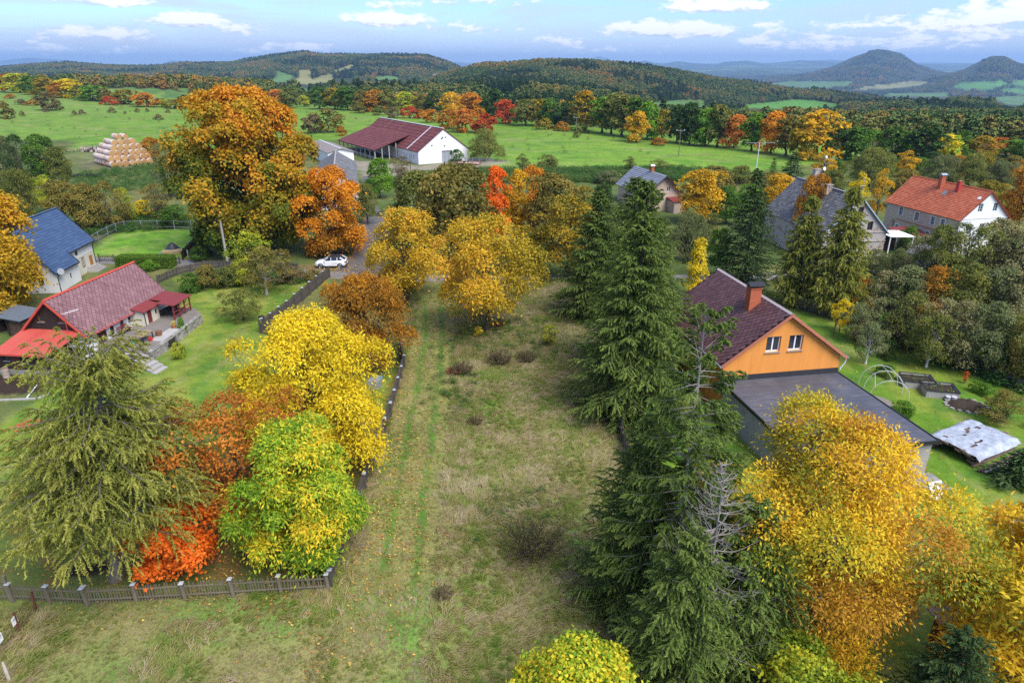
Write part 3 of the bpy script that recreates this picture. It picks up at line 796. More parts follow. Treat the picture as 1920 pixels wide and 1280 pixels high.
def build_ground():
    th = np.concatenate([np.linspace(-180, -50, 40)[:-1], np.linspace(-50, 50, 441), np.linspace(50, 180, 40)[1:]]); th = np.radians(th)
    r = np.concatenate([np.linspace(3, 20, 26)[:-1], np.geomspace(20, 260, 260)[:-1], np.geomspace(260, 4200, 150)[:-1], np.geomspace(4200, 34000, 80)])
    T, Rr = np.meshgrid(th, r); x = (np.sin(T) * Rr).ravel(); y = (np.cos(T) * Rr).ravel(); z = land(x, y)
    nT = len(th); nR = len(r)
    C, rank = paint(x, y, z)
    idx = np.arange(nT * nR).reshape(nR, nT)
    q = np.stack([idx[:-1, :-1], idx[:-1, 1:], idx[1:, 1:], idx[1:, :-1]], -1).reshape(-1, 4)[:, ::-1]
    V = np.stack([x, y, z], 1); V = np.vstack([V, [[0, 0, 0]]]); C = np.vstack([C, C[:1]]); rank = np.append(rank, rank[0])
    tri = np.stack([np.full(nT - 1, len(V) - 1), idx[0, 1:], idx[0, :-1]], -1)
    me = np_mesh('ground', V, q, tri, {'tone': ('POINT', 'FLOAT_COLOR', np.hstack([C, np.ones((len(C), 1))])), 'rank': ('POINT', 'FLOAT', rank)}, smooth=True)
    m, N, b = material('ground_cover')
    at = N.add('ShaderNodeAttribute', attribute_name='tone'); rk = N.add('ShaderNodeAttribute', attribute_name='rank'); geo = N.add('ShaderNodeNewGeometry'); p = geo.outputs['Position']
    c = at.outputs['Color']
    n1 = N.noise(p, 0.9, 6, 0.65); n2 = N.noise(p, 6.0, 4, 0.7); n3 = N.noise(N.mapping(p, scale=(1.0, 0.35, 1)), 14, 3, 0.7)
    n0 = N.noise(p, 0.16, 5, 0.6)
    v = N.math('ADD', N.math('MULTIPLY', N.math('SUBTRACT', n1, .5), 0.9), N.math('MULTIPLY', N.math('SUBTRACT', n2, .5), 1.1))
    v = N.math('ADD', v, N.math('MULTIPLY', N.math('SUBTRACT', n3, .5), N.math('ADD', 0.5, N.math('MULTIPLY', rk.outputs['Fac'], 0.9))))
    v = N.math('ADD', v, N.math('MULTIPLY', N.math('SUBTRACT', n0, .5), 0.8))
    c = N.mix(1.0, c, N.ramp(N.math('ADD', v, 0.5), [(0.0, (.36, .4, .36)), (0.5, (1, 1, 1)), (1.0, (1.75, 1.55, 1.6))]), 'MULTIPLY')
    N.link(c, b.inputs['Base Color']); b.inputs['Roughness'].default_value = 0.95; b.inputs['Specular IOR Level'].default_value = 0.08
    h = N.math('ADD', n2, N.math('MULTIPLY', n1, 1.5)); bp = N.add('ShaderNodeBump'); N.link(h, bp.inputs['Height']); bp.inputs['Distance'].default_value = 0.12
    N.link(N.math('ADD', 0.25, N.math('MULTIPLY', rk.outputs['Fac'], 0.5)), bp.inputs['Strength']); N.link(bp.outputs[0], b.inputs['Normal'])
    o = put('ground', me, None, m); tag(o, kind='structure')


def ribbon(pts, widths, n=60):
    """smooth strip along a polyline, lying on the land"""
    pts = np.array(pts, float); L = np.concatenate([[0], np.cumsum(np.hypot(*np.diff(pts, axis=0).T))])
    if np.isscalar(widths): widths = [widths] * len(pts)
    s = np.linspace(0, L[-1], n); k = np.ones(7) / 7
    P = np.stack([np.interp(s, L, pts[:, i]) for i in (0, 1)], 1); w = np.interp(s, L, widths)
    for i in (0, 1): P[3:-3, i] = np.convolve(P[:, i], k, 'valid')
    d = np.gradient(P, axis=0); d /= np.linalg.norm(d, axis=1, keepdims=True); nrm = np.stack([-d[:, 1], d[:, 0]], 1)
    return P, nrm, w, s


def strip_mesh(name, P, nrm, offs, zoff, seed=1, wob=0.0):
    rows = []
    for i, o in enumerate(offs):
        q = P + nrm * (np.asarray(o) + (fbm(np.arange(len(P)) / 3.0, np.zeros(len(P)) + i * 9.7, seed) - .5) * wob * (i in (0, len(offs) - 1)))[:, None]; rows.append(q)
    A = np.stack(rows, 1); K = len(offs); x = A[..., 0].ravel(); y = A[..., 1].ravel(); V = np.stack([x, y, land(x, y) + zoff], 1)
    idx = np.arange(len(V)).reshape(-1, K); q = np.stack([idx[:-1, :-1], idx[1:, :-1], idx[1:, 1:], idx[:-1, 1:]], -1).reshape(-1, 4)
    me = np_mesh(name, V, q, smooth=True)
    if me.polygons[0].normal.z < 0: me.flip_normals()
    return me


def build_roads():
    m, N, b = material('worn_asphalt'); geo = N.add('ShaderNodeNewGeometry'); p = geo.outputs['Position']
    n = N.noise(p, 1.2, 6, .65); n2 = N.noise(p, 14, 4, .7); n3 = N.noise(p, 5, 5, .7)
    c = N.ramp(N.math('ADD', N.math('MULTIPLY', n, .6), N.math('MULTIPLY', n2, .4)), [(.3, (.10, .095, .088)), (.55, (.19, .18, .165)), (.75, (.27, .255, .23))])
    c = N.mix(N.math('MULTIPLY', N.smooth(n3, .60, .66), .75), c, (.32, .16, .055))
    N.link(c, b.inputs['Base Color']); b.inputs['Roughness'].default_value = .9; N.link(N.bump(n2, .4, .03), b.inputs['Normal'])
    P, nr, w, s = ribbon(ROAD, ROAD_W, 220)
    me = strip_mesh('road', P, nr, [-1.55, -.9, -.3, .3, .9, 1.55], 0.022, 3, 0.5); o = put('road', me, None, m); tag(o, kind='structure')
    m2, N, b = material('gravel_drive'); geo = N.add('ShaderNodeNewGeometry'); p = geo.outputs['Position']
    n = N.noise(p, .8, 6, .65); n2 = N.noise(p, 16, 4, .75); n3 = N.noise(p, 3.5, 6, .75)
    c = N.ramp(N.math('ADD', N.math('MULTIPLY', n, .6), N.math('MULTIPLY', n2, .4)), [(.3, (.055, .05, .046)), (.52, (.105, .098, .09)), (.75, (.20, .185, .165))])
    at = N.add('ShaderNodeAttribute', attribute_name='litter')
    c = N.mix(N.math('MULTIPLY', N.smooth(N.math('ADD', N.math('SUBTRACT', n3, .5), at.outputs['Fac']), .42, .62), .85), c, (.42, .15, .045))
    N.link(c, b.inputs['Base Color']); b.inputs['Roughness'].default_value = .92; N.link(N.bump(n2, .5, .04), b.inputs['Normal'])
    P, nr, w, s = ribbon(SIDE, SIDE_W, 90)
    offs = [-w, -w * .6, -w * .2, w * .2, w * .6, w]
    me = strip_mesh('farm_track', P, nr, offs, 0.014, 5, .8)
    lit = np.tile(np.array([.04, .02, .02, .05, .30, .62]), len(P)) * np.repeat(sstep(s, 4, 12) * (1 - sstep(s, 38, 46)), 6) + .0
    a = me.attributes.new('litter', 'FLOAT', 'POINT'); a.data.foreach_set('value', lit.astype(np.float32))
    o = put('farm_track', me, None, m2); tag(o, kind='structure')
    # puddles
    mp, N, b = material('puddle_water'); b.inputs['Base Color'].default_value = (.06, .055, .045, 1); b.inputs['Roughness'].default_value = .04
    for k, (px, py, rx, ry) in enumerate([(686, 388, .8, 1.6), (699, 402, 1.1, 1.5), (716, 398, .9, 1.2), (714, 404, .8, 1.0)]):
        x, y = G(px, py); a = np.linspace(0, 6.283, 20, endpoint=False); rr = 1 + .25 * np.sin(a * 3 + k) + .12 * np.cos(a * 5 + 2 * k)
        X = x + np.cos(a) * rx * rr; Y = y + np.sin(a) * ry * rr; z = max(land(X, Y)) + .03
        mb = MB(); mb.face([(X[i], Y[i], z) for i in range(20)]); o = mb.build('puddle', mp); tag(o, kind='structure')


def scatter(name, pts, rotz, scl, which, protos, tilt=None, norm=None):
    """one stuff object: protos instanced on points with geometry nodes"""
    me = bpy.data.meshes.new(name + '_points'); me.vertices.add(len(pts)); me.vertices.foreach_set('co', np.asarray(pts, np.float32).ravel())
    rot = np.zeros((len(pts), 3), np.float32); rot[:, 2] = rotz
    if tilt is not None: rot[:, 0] = tilt
    a = me.attributes.new('rot', 'FLOAT_VECTOR', 'POINT'); a.data.foreach_set('vector', rot.ravel())
    a = me.attributes.new('scl', 'FLOAT_VECTOR', 'POINT'); s = np.asarray(scl, np.float32); s = np.stack([s, s, s], 1) if s.ndim == 1 else s; a.data.foreach_set('vector', s.ravel())
    a = me.attributes.new('which', 'INT', 'POINT'); a.data.foreach_set('value', np.asarray(which, np.int32))
    o = put(name, me); g = bpy.data.node_groups.new(name + '_nodes', 'GeometryNodeTree')
    g.interface.new_socket('Geometry', in_out='INPUT', socket_type='NodeSocketGeometry'); g.interface.new_socket('Geometry', in_out='OUTPUT', socket_type='NodeSocketGeometry')
    N = NT(g); gi = N.add('NodeGroupInput'); go = N.add('NodeGroupOutput'); jn = N.add('GeometryNodeJoinGeometry')
    def attr(nm, t):
        n = N.add('GeometryNodeInputNamedAttribute', data_type=t); n.inputs['Name'].default_value = nm; return n.outputs['Attribute']
    for k, ob in enumerate(protos):
        oi = N.add('GeometryNodeObjectInfo'); oi.inputs['Object'].default_value = ob; oi.inputs['As Instance'].default_value = True
        ip = N.add('GeometryNodeInstanceOnPoints'); N.link(gi.outputs[0], ip.inputs['Points']); N.link(oi.outputs['Geometry'], ip.inputs['Instance'])
        cmpn = N.add('FunctionNodeCompare', data_type='INT', operation='EQUAL'); ins = [i for i in cmpn.inputs if i.type == 'INT']
        N.link(attr('which', 'INT'), ins[0]); ins[1].default_value = k; N.link(cmpn.outputs[0], ip.inputs['Selection'])
        e2r = N.add('FunctionNodeEulerToRotation'); N.link(attr('rot', 'FLOAT_VECTOR'), e2r.inputs[0]); N.link(e2r.outputs[0], ip.inputs['Rotation'])
        N.link(attr('scl', 'FLOAT_VECTOR'), ip.inputs['Scale']); N.link(ip.outputs[0], jn.inputs[0])
    N.link(jn.outputs[0], go.inputs[0])
    md = o.modifiers.new('scatter', 'NODES'); md.node_group = g
    return tag(o, kind='stuff')


def proto_obj(name, me, m):
    o = bpy.data.objects.new(name, me)
    if len(me.materials) == 0: me.materials.append(m)
    return o


def forest_mat(name, stops, patch):
    """woods seen from afar: tree to tree colour with drifts of autumn species"""
    m, N, b = material(name); oi = N.add('ShaderNodeObjectInfo'); at = N.add('ShaderNodeAttribute', attribute_name='tint')
    n = N.noise(oi.outputs['Location'], 0.0042, 4, .6); n2 = N.noise(oi.outputs['Location'], 0.021, 3, .6)
    f = N.math('ADD', N.math('MULTIPLY', oi.outputs['Random'], .30), N.math('MULTIPLY', N.math('SUBTRACT', n, .5), 1.5 * patch))
    f = N.math('ADD', f, N.math('MULTIPLY', N.math('SUBTRACT', n2, .5), 1.1)); f = N.math('ADD', f, .31); f = N.math('ADD', f, N.math('MULTIPLY', N.math('SUBTRACT', at.outputs['Fac'], .5), .18))
    N.link(N.ramp(f, stops), b.inputs['Base Color']); b.inputs['Roughness'].default_value = .85; b.inputs['Specular IOR Level'].default_value = .08
    return m


def build_forest():
    rng = np.random.default_rng(5)
    far = []
    stops = [(0.0, (.042, .08, .028)), (.22, (.07, .125, .036)), (.42, (.12, .17, .044)), (.56, (.20, .20, .05)), (.68, (.27, .19, .048)), (.80, (.36, .18, .042)), (.90, (.42, .26, .05)), (1.0, (.36, .11, .035))]
    fm = forest_mat('distant_woods', stops, 1.0)
    for k in range(3):
        _, c = broadleaf(900 + k, 13, 5.2, .12, 'egg', nl=12, sprigs=110, per=4, leaf=1.5, asp=.75, lobe=.5, spread=.4, limbs=False)
        far.append(proto_obj('woodland_crown', c, fm))
    cm = forest_mat('distant_conifers', [(0, (.028, .06, .026)), (.5, (.046, .088, .034)), (1, (.08, .125, .044))], .3)
    _, _, c = conifer(910, 16, 3.0, .02, 12, 5, 4, 3, 1.5, .45, 'spruce', .8); far.append(proto_obj('conifer_crown', c, cm))
    # points: even in view angle and in log distance, thinned to a real spacing
    P = []
    for y0, y1, n, sp in ((255, 560, 9000, 6.5), (560, 1350, 26000, 8.0), (1350, 2300, 30000, 9.0), (2300, 3900, 46000, 12.5), (3900, 8600, 42000, 24.0)):
        u = rng.random(n * 3); yy = np.sqrt(y0 ** 2 + u * (y1 ** 2 - y0 ** 2)); s = rng.uniform(-.84, .84, n * 3); xx = yy * s
        zz = land(xx, yy); ok = (field_mask(xx, yy, zz) < 0) & (field_mask(xx, yy, zz + 6) < 0) & (field_mask(xx, yy, zz + 12) < 0) & (yy - pasture_edge(xx, yy) > 26)
        px = pxcol(xx, yy)
        if y0 < 560: ok &= (px > 1480) | (yy - pasture_edge(xx, yy) < 90)
        if y0 == 560: ok &= (px > 1440) | (rng.random(n * 3) < .35)
        if y1 == 2300: ok &= (px > 660)
        if y0 >= 2300: ok &= (px < 960) | (y0 >= 3900)
        if y0 >= 3900: ok &= (px > 1250) & (fbm(xx / 500, yy / 260, 33) < .56 + .2 * (zz > -120))
        # only slopes that can be seen
        e = land(xx, yy) - land(xx, yy - 25); rise = np.where(np.abs(zz - CAMH) > 0, (zz - CAMH) / yy, 0); ok &= e / 25 > rise - .03
        P.append(np.stack([xx, yy, zz, np.full(n * 3, sp)], 1)[ok][:n])
    P = np.concatenate(P)
    n = len(P); con = (fbm(P[:, 0] / 130, P[:, 1] / 130, 55) > .62) & (rng.random(n) < .75)
    which = np.where(con, 3, rng.integers(0, 3, n)); sc_ = np.clip(P[:, 3] / 10.5, .62, 2.1) * rng.uniform(.7, 1.25, n)
    S = np.stack([sc_, sc_, np.minimum(sc_, 1.35) * rng.uniform(.8, 1.1, n)], 1)
    Z = P[:, :3].copy(); Z[:, 2] -= 1.0
    scatter('distant_forest', Z, rng.uniform(0, 6.28, n), S, which, far)


def blade_tuft(seed, n, h, w, bend):
    rng = np.random.default_rng(seed); a = rng.uniform(0, 6.28, n); r = rng.uniform(0, .16, n)
    b = np.stack([np.cos(a) * r, np.sin(a) * r, np.zeros(n)], 1)
    d = unit(np.stack([rng.normal(size=n) * .55 + bend, rng.normal(size=n) * .55, np.ones(n)], 1)); H = h * rng.uniform(.5, 1.15, n)
    mid = b + d * (H * .55)[:, None]; out = unit(d * [1, 1, .1] + [bend * .6, 0, 0] + rng.normal(size=(n, 3)) * .2); tip = mid + out * (H * .5)[:, None] + np.array([0, 0, .12]) * H[:, None]
    s = unit(np.cross(d, rng.normal(size=(n, 3)))) * w; s = np.where(np.cross(s, mid - b)[:, 2:] < 0, -s, s)
    V = np.stack([b - s, b + s, mid + s * .8, mid - s * .8, tip], 1).reshape(-1, 3); i = np.arange(n) * 5
    q = np.stack([i, i + 1, i + 2, i + 3], 1); t = np.stack([i + 3, i + 2, i + 4], 1)
    me = np_mesh('tuft', V, q, t, {'tint': ('FACE', 'FLOAT', np.concatenate([rng.random(n)] * 2))}, smooth=True)
    nm = unit(np.array([0, 0, 1.0]) + rng.normal(size=(n, 3)) * .3); me.normals_split_custom_set_from_vertices(np.repeat(nm, 5, 0).tolist()); return me   # thatch shades like the sward it forms


def grass_mat(name, stops, scale=.35):
    m, N, b = material(name); oi = N.add('ShaderNodeObjectInfo'); at = N.add('ShaderNodeAttribute', attribute_name='tint')
    n = N.noise(oi.outputs['Location'], scale, 4, .6); n2 = N.noise(oi.outputs['Location'], scale * 4, 2, .6)
    f = N.math('ADD', N.math('MULTIPLY', oi.outputs['Random'], .34), N.math('MULTIPLY', at.outputs['Fac'], .42))
    f = N.math('ADD', f, N.math('MULTIPLY', N.math('SUBTRACT', n, .5), 1.7)); f = N.math('ADD', f, N.math('MULTIPLY', N.math('SUBTRACT', n2, .5), .9)); f = N.math('ADD', f, .21)
    c = N.ramp(f, stops); N.link(c, b.inputs['Base Color']); b.inputs['Roughness'].default_value = .75; b.inputs['Specular IOR Level'].default_value = .12
    tr = N.add('ShaderNodeBsdfTranslucent'); N.link(c, tr.inputs['Color']); mx = N.add('ShaderNodeMixShader'); mx.inputs[0].default_value = .48
    N.link(b.outputs[0], mx.inputs[1]); N.link(tr.outputs[0], mx.inputs[2]); N.link(mx.outputs[0], N.n['Material Output'].inputs['Surface'])
    return m


def build_grass():
    rng = np.random.default_rng(11)
    gm = grass_mat('meadow_grass', [(0, (.21, .36, .06)), (.25, (.29, .41, .08)), (.42, (.39, .43, .11)), (.58, (.47, .43, .17)), (.75, (.58, .50, .26)), (1, (.66, .57, .36))])
    protos = [proto_obj('grass_tuft', blade_tuft(s, 30, .55, .017, 1.25), gm) for s in (1, 2, 3)] + [proto_obj('grass_tuft', blade_tuft(4, 26, .8, .015, .7), gm)]
    n = 90000; x = rng.uniform(-40, 9, n); y = 8 + (rng.random(n) ** 0.8) * 77
    ok = poly_dist(x, y, MEADOW) < .2 + .5 * rng.random(n)
    tx = np.interp(y, [8, 20, 33, 45, 58, 70, 84], [-5.3, -5.6, -6.4, -7.0, -7.6, -8.6, -10.5])
    ontrack = (np.abs(x - tx) < 2.0) & (y > 28); ok &= ~(ontrack & (rng.random(n) < .35))
    lawnish = (x < -9.5) & (fbm(x / 3.5, y / 3.5, 15) < .5); ok &= ~(lawnish & (rng.random(n) < .3))
    
    x, y = x[ok], y[ok]; n = len(x); s = rng.uniform(.45, .95, n) * (0.85 + .3 * fbm(x / 5, y / 5, 16))
    small = (np.abs(x - np.interp(y, [8, 84], [-5.5, -9])) < 2.2) | ((x < -9.5) & (y < 28) & (fbm(x / 4, y / 4, 15) < .55)); s[small] *= .5
    rot = (fbm(x / 4, y / 4, 17) - .5) * 9 + rng.normal(size=n) * .5
    which = np.where(fbm(x / 6, y / 6, 18) + rng.normal(size=n) * .1 > .6, 3, rng.integers(0, 3, n))
    scatter('meadow_grass', np.stack([x, y, land(x, y) - .02], 1), rot, s, which, protos)
    # rank weeds along hedges, fences and the plot's middle
    wm = grass_mat('weed_leaves', [(0, (.04, .12, .026)), (.4, (.07, .17, .035)), (.7, (.12, .21, .045)), (1, (.20, .24, .07))], .25)
    wp = []
    for s_ in (1, 2):
        r2 = np.random.default_rng(s_); k = 70; C = np.stack([r2.normal(size=k) * .28, r2.normal(size=k) * .28, r2.uniform(.05, .6, k)], 1)
        V, Q = leaf_quads(r2, C, unit(r2.normal(size=(k, 3)) * .5 + [0, 0, 1]), r2.normal(size=(k, 3)) * [1, 1, .4], r2.uniform(.1, .22, k), .5)
        wp.append(proto_obj('weed_clump', np_mesh('weed', V, Q, attrs={'tint': ('FACE', 'FLOAT', r2.random(k))}), wm))
    L = []
    def fill(poly, n, s0, s1, soft=.8):
        pts = np.array(poly); lo = pts.min(0); hi = pts.max(0); x = rng.uniform(lo[0] - 1, hi[0] + 1, n); y = rng.uniform(lo[1] - 1, hi[1] + 1, n)
        k = poly_dist(x, y, poly) < rng.normal(size=n) * soft - .2; L.append(np.stack([x[k], y[k], rng.uniform(s0, s1, k.sum())], 1))
    fill([(-8, 60), (5, 59), (6, 66), (1, 71), (-5, 68)], 520, .4, .8)
    fill([(-6, 50), (-3.5, 49), (-3, 56), (-6.5, 57)], 90, .5, .9); fill([(-2, 33), (3, 33), (3, 38), (-2, 38)], 70, .4, .8)
    fill(PP((375, 515), (470, 505), (585, 520), (560, 530), (400, 535)), 900, .7, 1.4)
    fill(PP((120, 445), (350, 425), (330, 395), (160, 405)), 1500, .9, 1.8); fill(PP((1590, 600), (1930, 740), (1930, 680), (1700, 600), (1600, 560)), 2600, 1.0, 2.2)
    fill(PP((1600, 560), (1920, 620), (1920, 520), (1600, 530)), 2000, 1.3, 2.4); fill(PP((1080, 530), (1200, 530), (1200, 600), (1080, 600)), 500, .8, 1.5)
    fill([(9, 30), (15, 30), (15, 48), (10, 50)], 500, .6, 1.2); fill(PP((640, 370), (670, 340), (700, 345), (690, 400), (668, 430)), 400, .8, 1.6)
    fill(PP((730, 350), (1400, 340), (1350, 318), (1000, 318), (760, 330)), 2600, 1.2, 2.6); fill(PP((735, 535), (770, 520), (800, 560), (760, 570)), 150, .6, 1.2)
    fill(PP((300, 360), (380, 330), (330, 300), (130, 330), (150, 360)), 900, 1.0, 2.0)
    P = np.concatenate(L); n = len(P)
    scatter('undergrowth', np.stack([P[:, 0], P[:, 1], land(P[:, 0], P[:, 1])], 1), rng.uniform(0, 6.28, n), P[:, 2], rng.integers(0, 2, n), wp)
    bm = grass_mat('dock_leaves', [(0, (.07, .08, .03)), (.5, (.13, .10, .045)), (1, (.20, .17, .08))]); bp = [proto_obj('dock_clump', w.data.copy(), bm) for w in wp]
    for w in bp: w.data.materials.clear(); w.data.materials.append(bm)
    L = []; fill(PASTURE[:17] + [(140, 230), (60, 330), (-180, 520), (-420, 560)], 2600, .5, 1.7); P = np.concatenate(L); P = P[(P[:, 1] < 420) & (fbm(P[:, 0] / 14, P[:, 1] / 14, 91) > .5)]; n = len(P)
    scatter('pasture_weeds', np.stack([P[:, 0], P[:, 1], land(P[:, 0], P[:, 1])], 1), rng.uniform(0, 6.28, n), P[:, 2], rng.integers(0, 2, n), bp)
    # fallen leaves
    L = []
    for cx, cy, sx, sy, k in ((-8, 36, 2.0, 9, 1500), (-16, 33, 5, 3, 2200), (-10.5, 47, 1.2, 6, 700), (-26, 84, 5, 6, 900), (-26, 71, 4, 4, 300), (-4, 70, 4, 4, 700), (-24, 100, 1.3, 8, 1500), (37, 60, 4, 4, 500), (34, 44, 8, 8, 300), (-16, 62, 5, 8, 500), (-26, 91, 6, 1.6, 500)):
        L.append(np.stack([rng.normal(cx, sx, k), rng.normal(cy, sy, k)], 1))
    P = np.concatenate(L); P = P[P[:, 1] > 12]; n = len(P); C = np.stack([P[:, 0], P[:, 1], land(P[:, 0], P[:, 1]) + rng.uniform(.05, .16, n)], 1)
    V, Q = leaf_quads(rng, C, unit(rng.normal(size=(n, 3)) * .3 + [0, 0, 1]), rng.normal(size=(n, 3)) * [1, 1, .1], rng.uniform(.08, .17, n) * np.where(P[:, 1] > 60, 1.3, 1), .6)
    o = put('fallen_leaves', np_mesh('fallen_leaves', V, Q, attrs={'tint': ('FACE', 'FLOAT', rng.random(n))}), None, leaf_mat('fallen_leaf', [(0, (.22, .09, .03)), (.4, (.40, .17, .04)), (.7, (.55, .30, .05)), (1, (.62, .42, .08))], .1)); tag(o, kind='stuff')


def build_haze():
    mb = MB(); mb.box(-24000, 24000, -600, 30000, -175, 345); m = bpy.data.materials.new('autumn_air'); m.use_nodes = True; N = NT(m.node_tree); N.n.clear()
    v = N.add('ShaderNodeVolumePrincipled'); v.inputs['Color'].default_value = (.42, .665, .98, 1); v.inputs['Density'].default_value = 7.5e-5; v.inputs['Anisotropy'].default_value = 0.1
    o = N.add('ShaderNodeOutputMaterial'); N.link(v.outputs[0], o.inputs['Volume'])
    tag(mb.build('haze', m), kind='stuff')


build_ground(); build_roads(); build_haze(); build_forest(); build_grass()
# ================================================================== trees and shrubs
def B(seed, H, r, **k):
    t, c = broadleaf(seed, H, r, **k); return (t, c), (H, r)


MID = {
    'r1': B(1, 10, 4, z0=.16, shape='egg', nl=26, sprigs=820, per=11, leaf=.36, asp=.6),
    'r2': B(2, 10, 4, z0=.14, shape='dome', nl=24, sprigs=820, per=11, leaf=.36, asp=.6),
    'r3': B(3, 10, 4, z0=.18, shape='egg', nl=30, sprigs=760, per=11, leaf=.34, asp=.55, lobe=.36),
    'tall': B(4, 14, 3.6, z0=.2, shape='column', nl=30, sprigs=860, per=11, leaf=.38, asp=.6, lobe=.45),
    'open': B(5, 10, 4, z0=.22, shape='dome', nl=20, sprigs=430, per=9, leaf=.34, asp=.55, lobe=.34),
    'cone': B(6, 9, 2.4, z0=.1, shape='cone', nl=26, sprigs=620, per=10, leaf=.30, asp=.55, lobe=.42),
    'w1': B(7, 8, 3.6, z0=.1, shape='shrub', nl=26, sprigs=1100, per=12, leaf=.36, asp=.2, droop=.9, stems=4, lobe=.38),
    'w2': B(8, 8, 3.6, z0=.08, shape='dome', nl=30, sprigs=1100, per=12, leaf=.36, asp=.2, droop=1.2, stems=3, lobe=.34),
    's1': B(9, 3, 1.8, z0=.04, shape='shrub', nl=16, sprigs=420, per=10, leaf=.2, asp=.55, stems=5, trunk_r=.05),
    's2': B(10, 3, 1.8, z0=.04, shape='dome', nl=14, sprigs=380, per=10, leaf=.2, asp=.55, stems=5, trunk_r=.05, lobe=.5),
    'small': B(11, 4, 1.6, z0=.25, shape='egg', nl=14, sprigs=380, per=9, leaf=.18, asp=.55, trunk_r=.07),
    'thin': B(12, 8, 3, z0=.1, shape='vase', nl=22, sprigs=420, per=7, leaf=.24, asp=.5, stems=6, trunk_r=.1, lobe=.35),
    'thin2': B(13, 7, 3.2, z0=.06, shape='shrub', nl=24, sprigs=560, per=8, leaf=.24, asp=.5, stems=7, trunk_r=.09, lobe=.34),
    'birch': B(14, 11, 2.6, z0=.14, shape='egg', nl=24, sprigs=640, per=9, leaf=.26, asp=.5, droop=.9, lobe=.36),
}
FAR = {
    'f1': B(21, 10, 4, z0=.06, shape='egg', nl=18, sprigs=340, per=8, leaf=.62, asp=.65, limbs=False),
    'f2': B(22, 10, 4, z0=.07, shape='dome', nl=18, sprigs=340, per=8, leaf=.62, asp=.65, limbs=False),
    'f3': B(23, 10, 4, z0=.1, shape='egg', nl=22, sprigs=300, per=8, leaf=.6, asp=.6, lobe=.36, limbs=False),
    'ft': B(24, 14, 3.6, z0=.14, shape='column', nl=22, sprigs=360, per=8, leaf=.66, asp=.65, limbs=True),
    'fs': B(25, 3, 2, z0=.02, shape='shrub', nl=10, sprigs=150, per=7, leaf=.34, asp=.6, stems=3, trunk_r=.05, limbs=False),
}
ALLP = {**MID, **FAR}
SPR = conifer(31, 15, 4, .03, 30, 6, 15, 6, .34, .3, 'spruce'), (15, 4)
SPR2 = conifer(32, 15, 4, .03, 28, 6, 15, 6, .34, .3, 'spruce', power=.7), (15, 4)
LAR = conifer(33, 14, 4.4, .1, 30, 7, 18, 7, .36, .32, 'larch', power=.75), (14, 3.6)
SPS = conifer(34, 6, 1.8, .02, 16, 5, 9, 5, .3, .35, 'spruce'), (6, 1.8)


def P_(kind, p, leafpal, bx, by, top, w, label, cat='tree', group=None, bark='brown', **k):
    me, dm = p if isinstance(p, tuple) else ALLP[p]
    return planted(kind, me, dm, leafpal, bx, by, top, w, label, cat, group, bark, **k)


def hero(kind, proto, leafpal, px, py, label, bark='brown', rot=0.0, dy=0.0, group=None, s=1.0, lean=(0, 0), at=None):
    x, y = at or G(px, py)
    return plant(kind, proto, leafpal, x, y + dy, s, label, 'tree', group, rot, bark, lean=lean)


# ---- the big ones close to the camera
hero('larch_tree', conifer(41, 13.0, 6.4, .34, 32, 7, 32, 13, .21, .25, 'larch', power=.42, sublen=.44, trunk_r=.30, lean=.14), 'larch', 218, 1085, 'huge shaggy olive larch with a scaly grey trunk behind the picket fence', 'grey', rot=0)
hero('maple_tree', broadleaf(42, 4.9, 2.5, .16, 'dome', nl=22, sprigs=900, per=13, leaf=.20, asp=.8, lobe=.36, droop=.5, trunk_r=.07, flat=.8), 'red_orange', 334, 1080, 'small glowing red-orange maple behind the picket fence', rot=1)
hero('cherry_tree', broadleaf(43, 9.2, 4.1, .2, 'vase', nl=34, sprigs=1500, per=11, leaf=.17, asp=.6, lobe=.3, rag=.3, trunk_r=.14, kz=-.25), 'rust', 468, 1003, 'rust-coloured open crowned tree between the larch and the green-yellow tree', rot=2)
hero('chestnut_tree', broadleaf(44, 9.0, 3.35, .08, 'egg', nl=44, sprigs=3200, per=12, leaf=.24, asp=.36, lobe=.36, rag=.16, droop=.4, out_dir=.5, trunk_r=.17), 'green_yellow', 578, 1062, 'oval green and yellow tree over the corner of the picket fence', rot=.3)
hero('walnut_tree', broadleaf(45, 11.6, 4.9, .1, 'dome', nl=52, sprigs=3800, per=13, leaf=.23, asp=.42, lobe=.29, rag=.32, droop=.4, out_dir=.4, trunk_r=.22), 'yellow', 598, 880, 'broad bright yellow tree standing by the long board fence', rot=1.3)
hero('walnut_tree', broadleaf(46, 8.9, 4.7, .08, 'dome', nl=34, sprigs=1900, per=13, leaf=.24, asp=.45, lobe=.33, droop=.5, trunk_r=.2), 'brown_orange', 690, 690, 'brownish orange tree just behind the bright yellow tree', rot=.8)
hero('walnut_tree', broadleaf(47, 12.0, 4.9, .04, 'egg', nl=80, sprigs=8600, per=11, leaf=.165, asp=.42, lobe=.29, rag=.34, clump=.15, klobe=.85, kl=.25, droop=.15, out_dir=.8, trunk_r=.26, kz=.1), 'walnut', 0, 0, 'huge golden walnut tree covering the near edge of the flat roof', 'pale', rot=.5, at=(14.2, 25.2))
hero('walnut_tree', broadleaf(48, 9.0, 4.4, .1, 'dome', nl=40, sprigs=2600, per=12, leaf=.27, asp=.42, lobe=.32, rag=.35, droop=.2, out_dir=.7, trunk_r=.2), 'walnut', 0, 0, 'golden tree with big leaves beside the dark blue spruce', 'pale', rot=2.5, at=(22.6, 22.2))
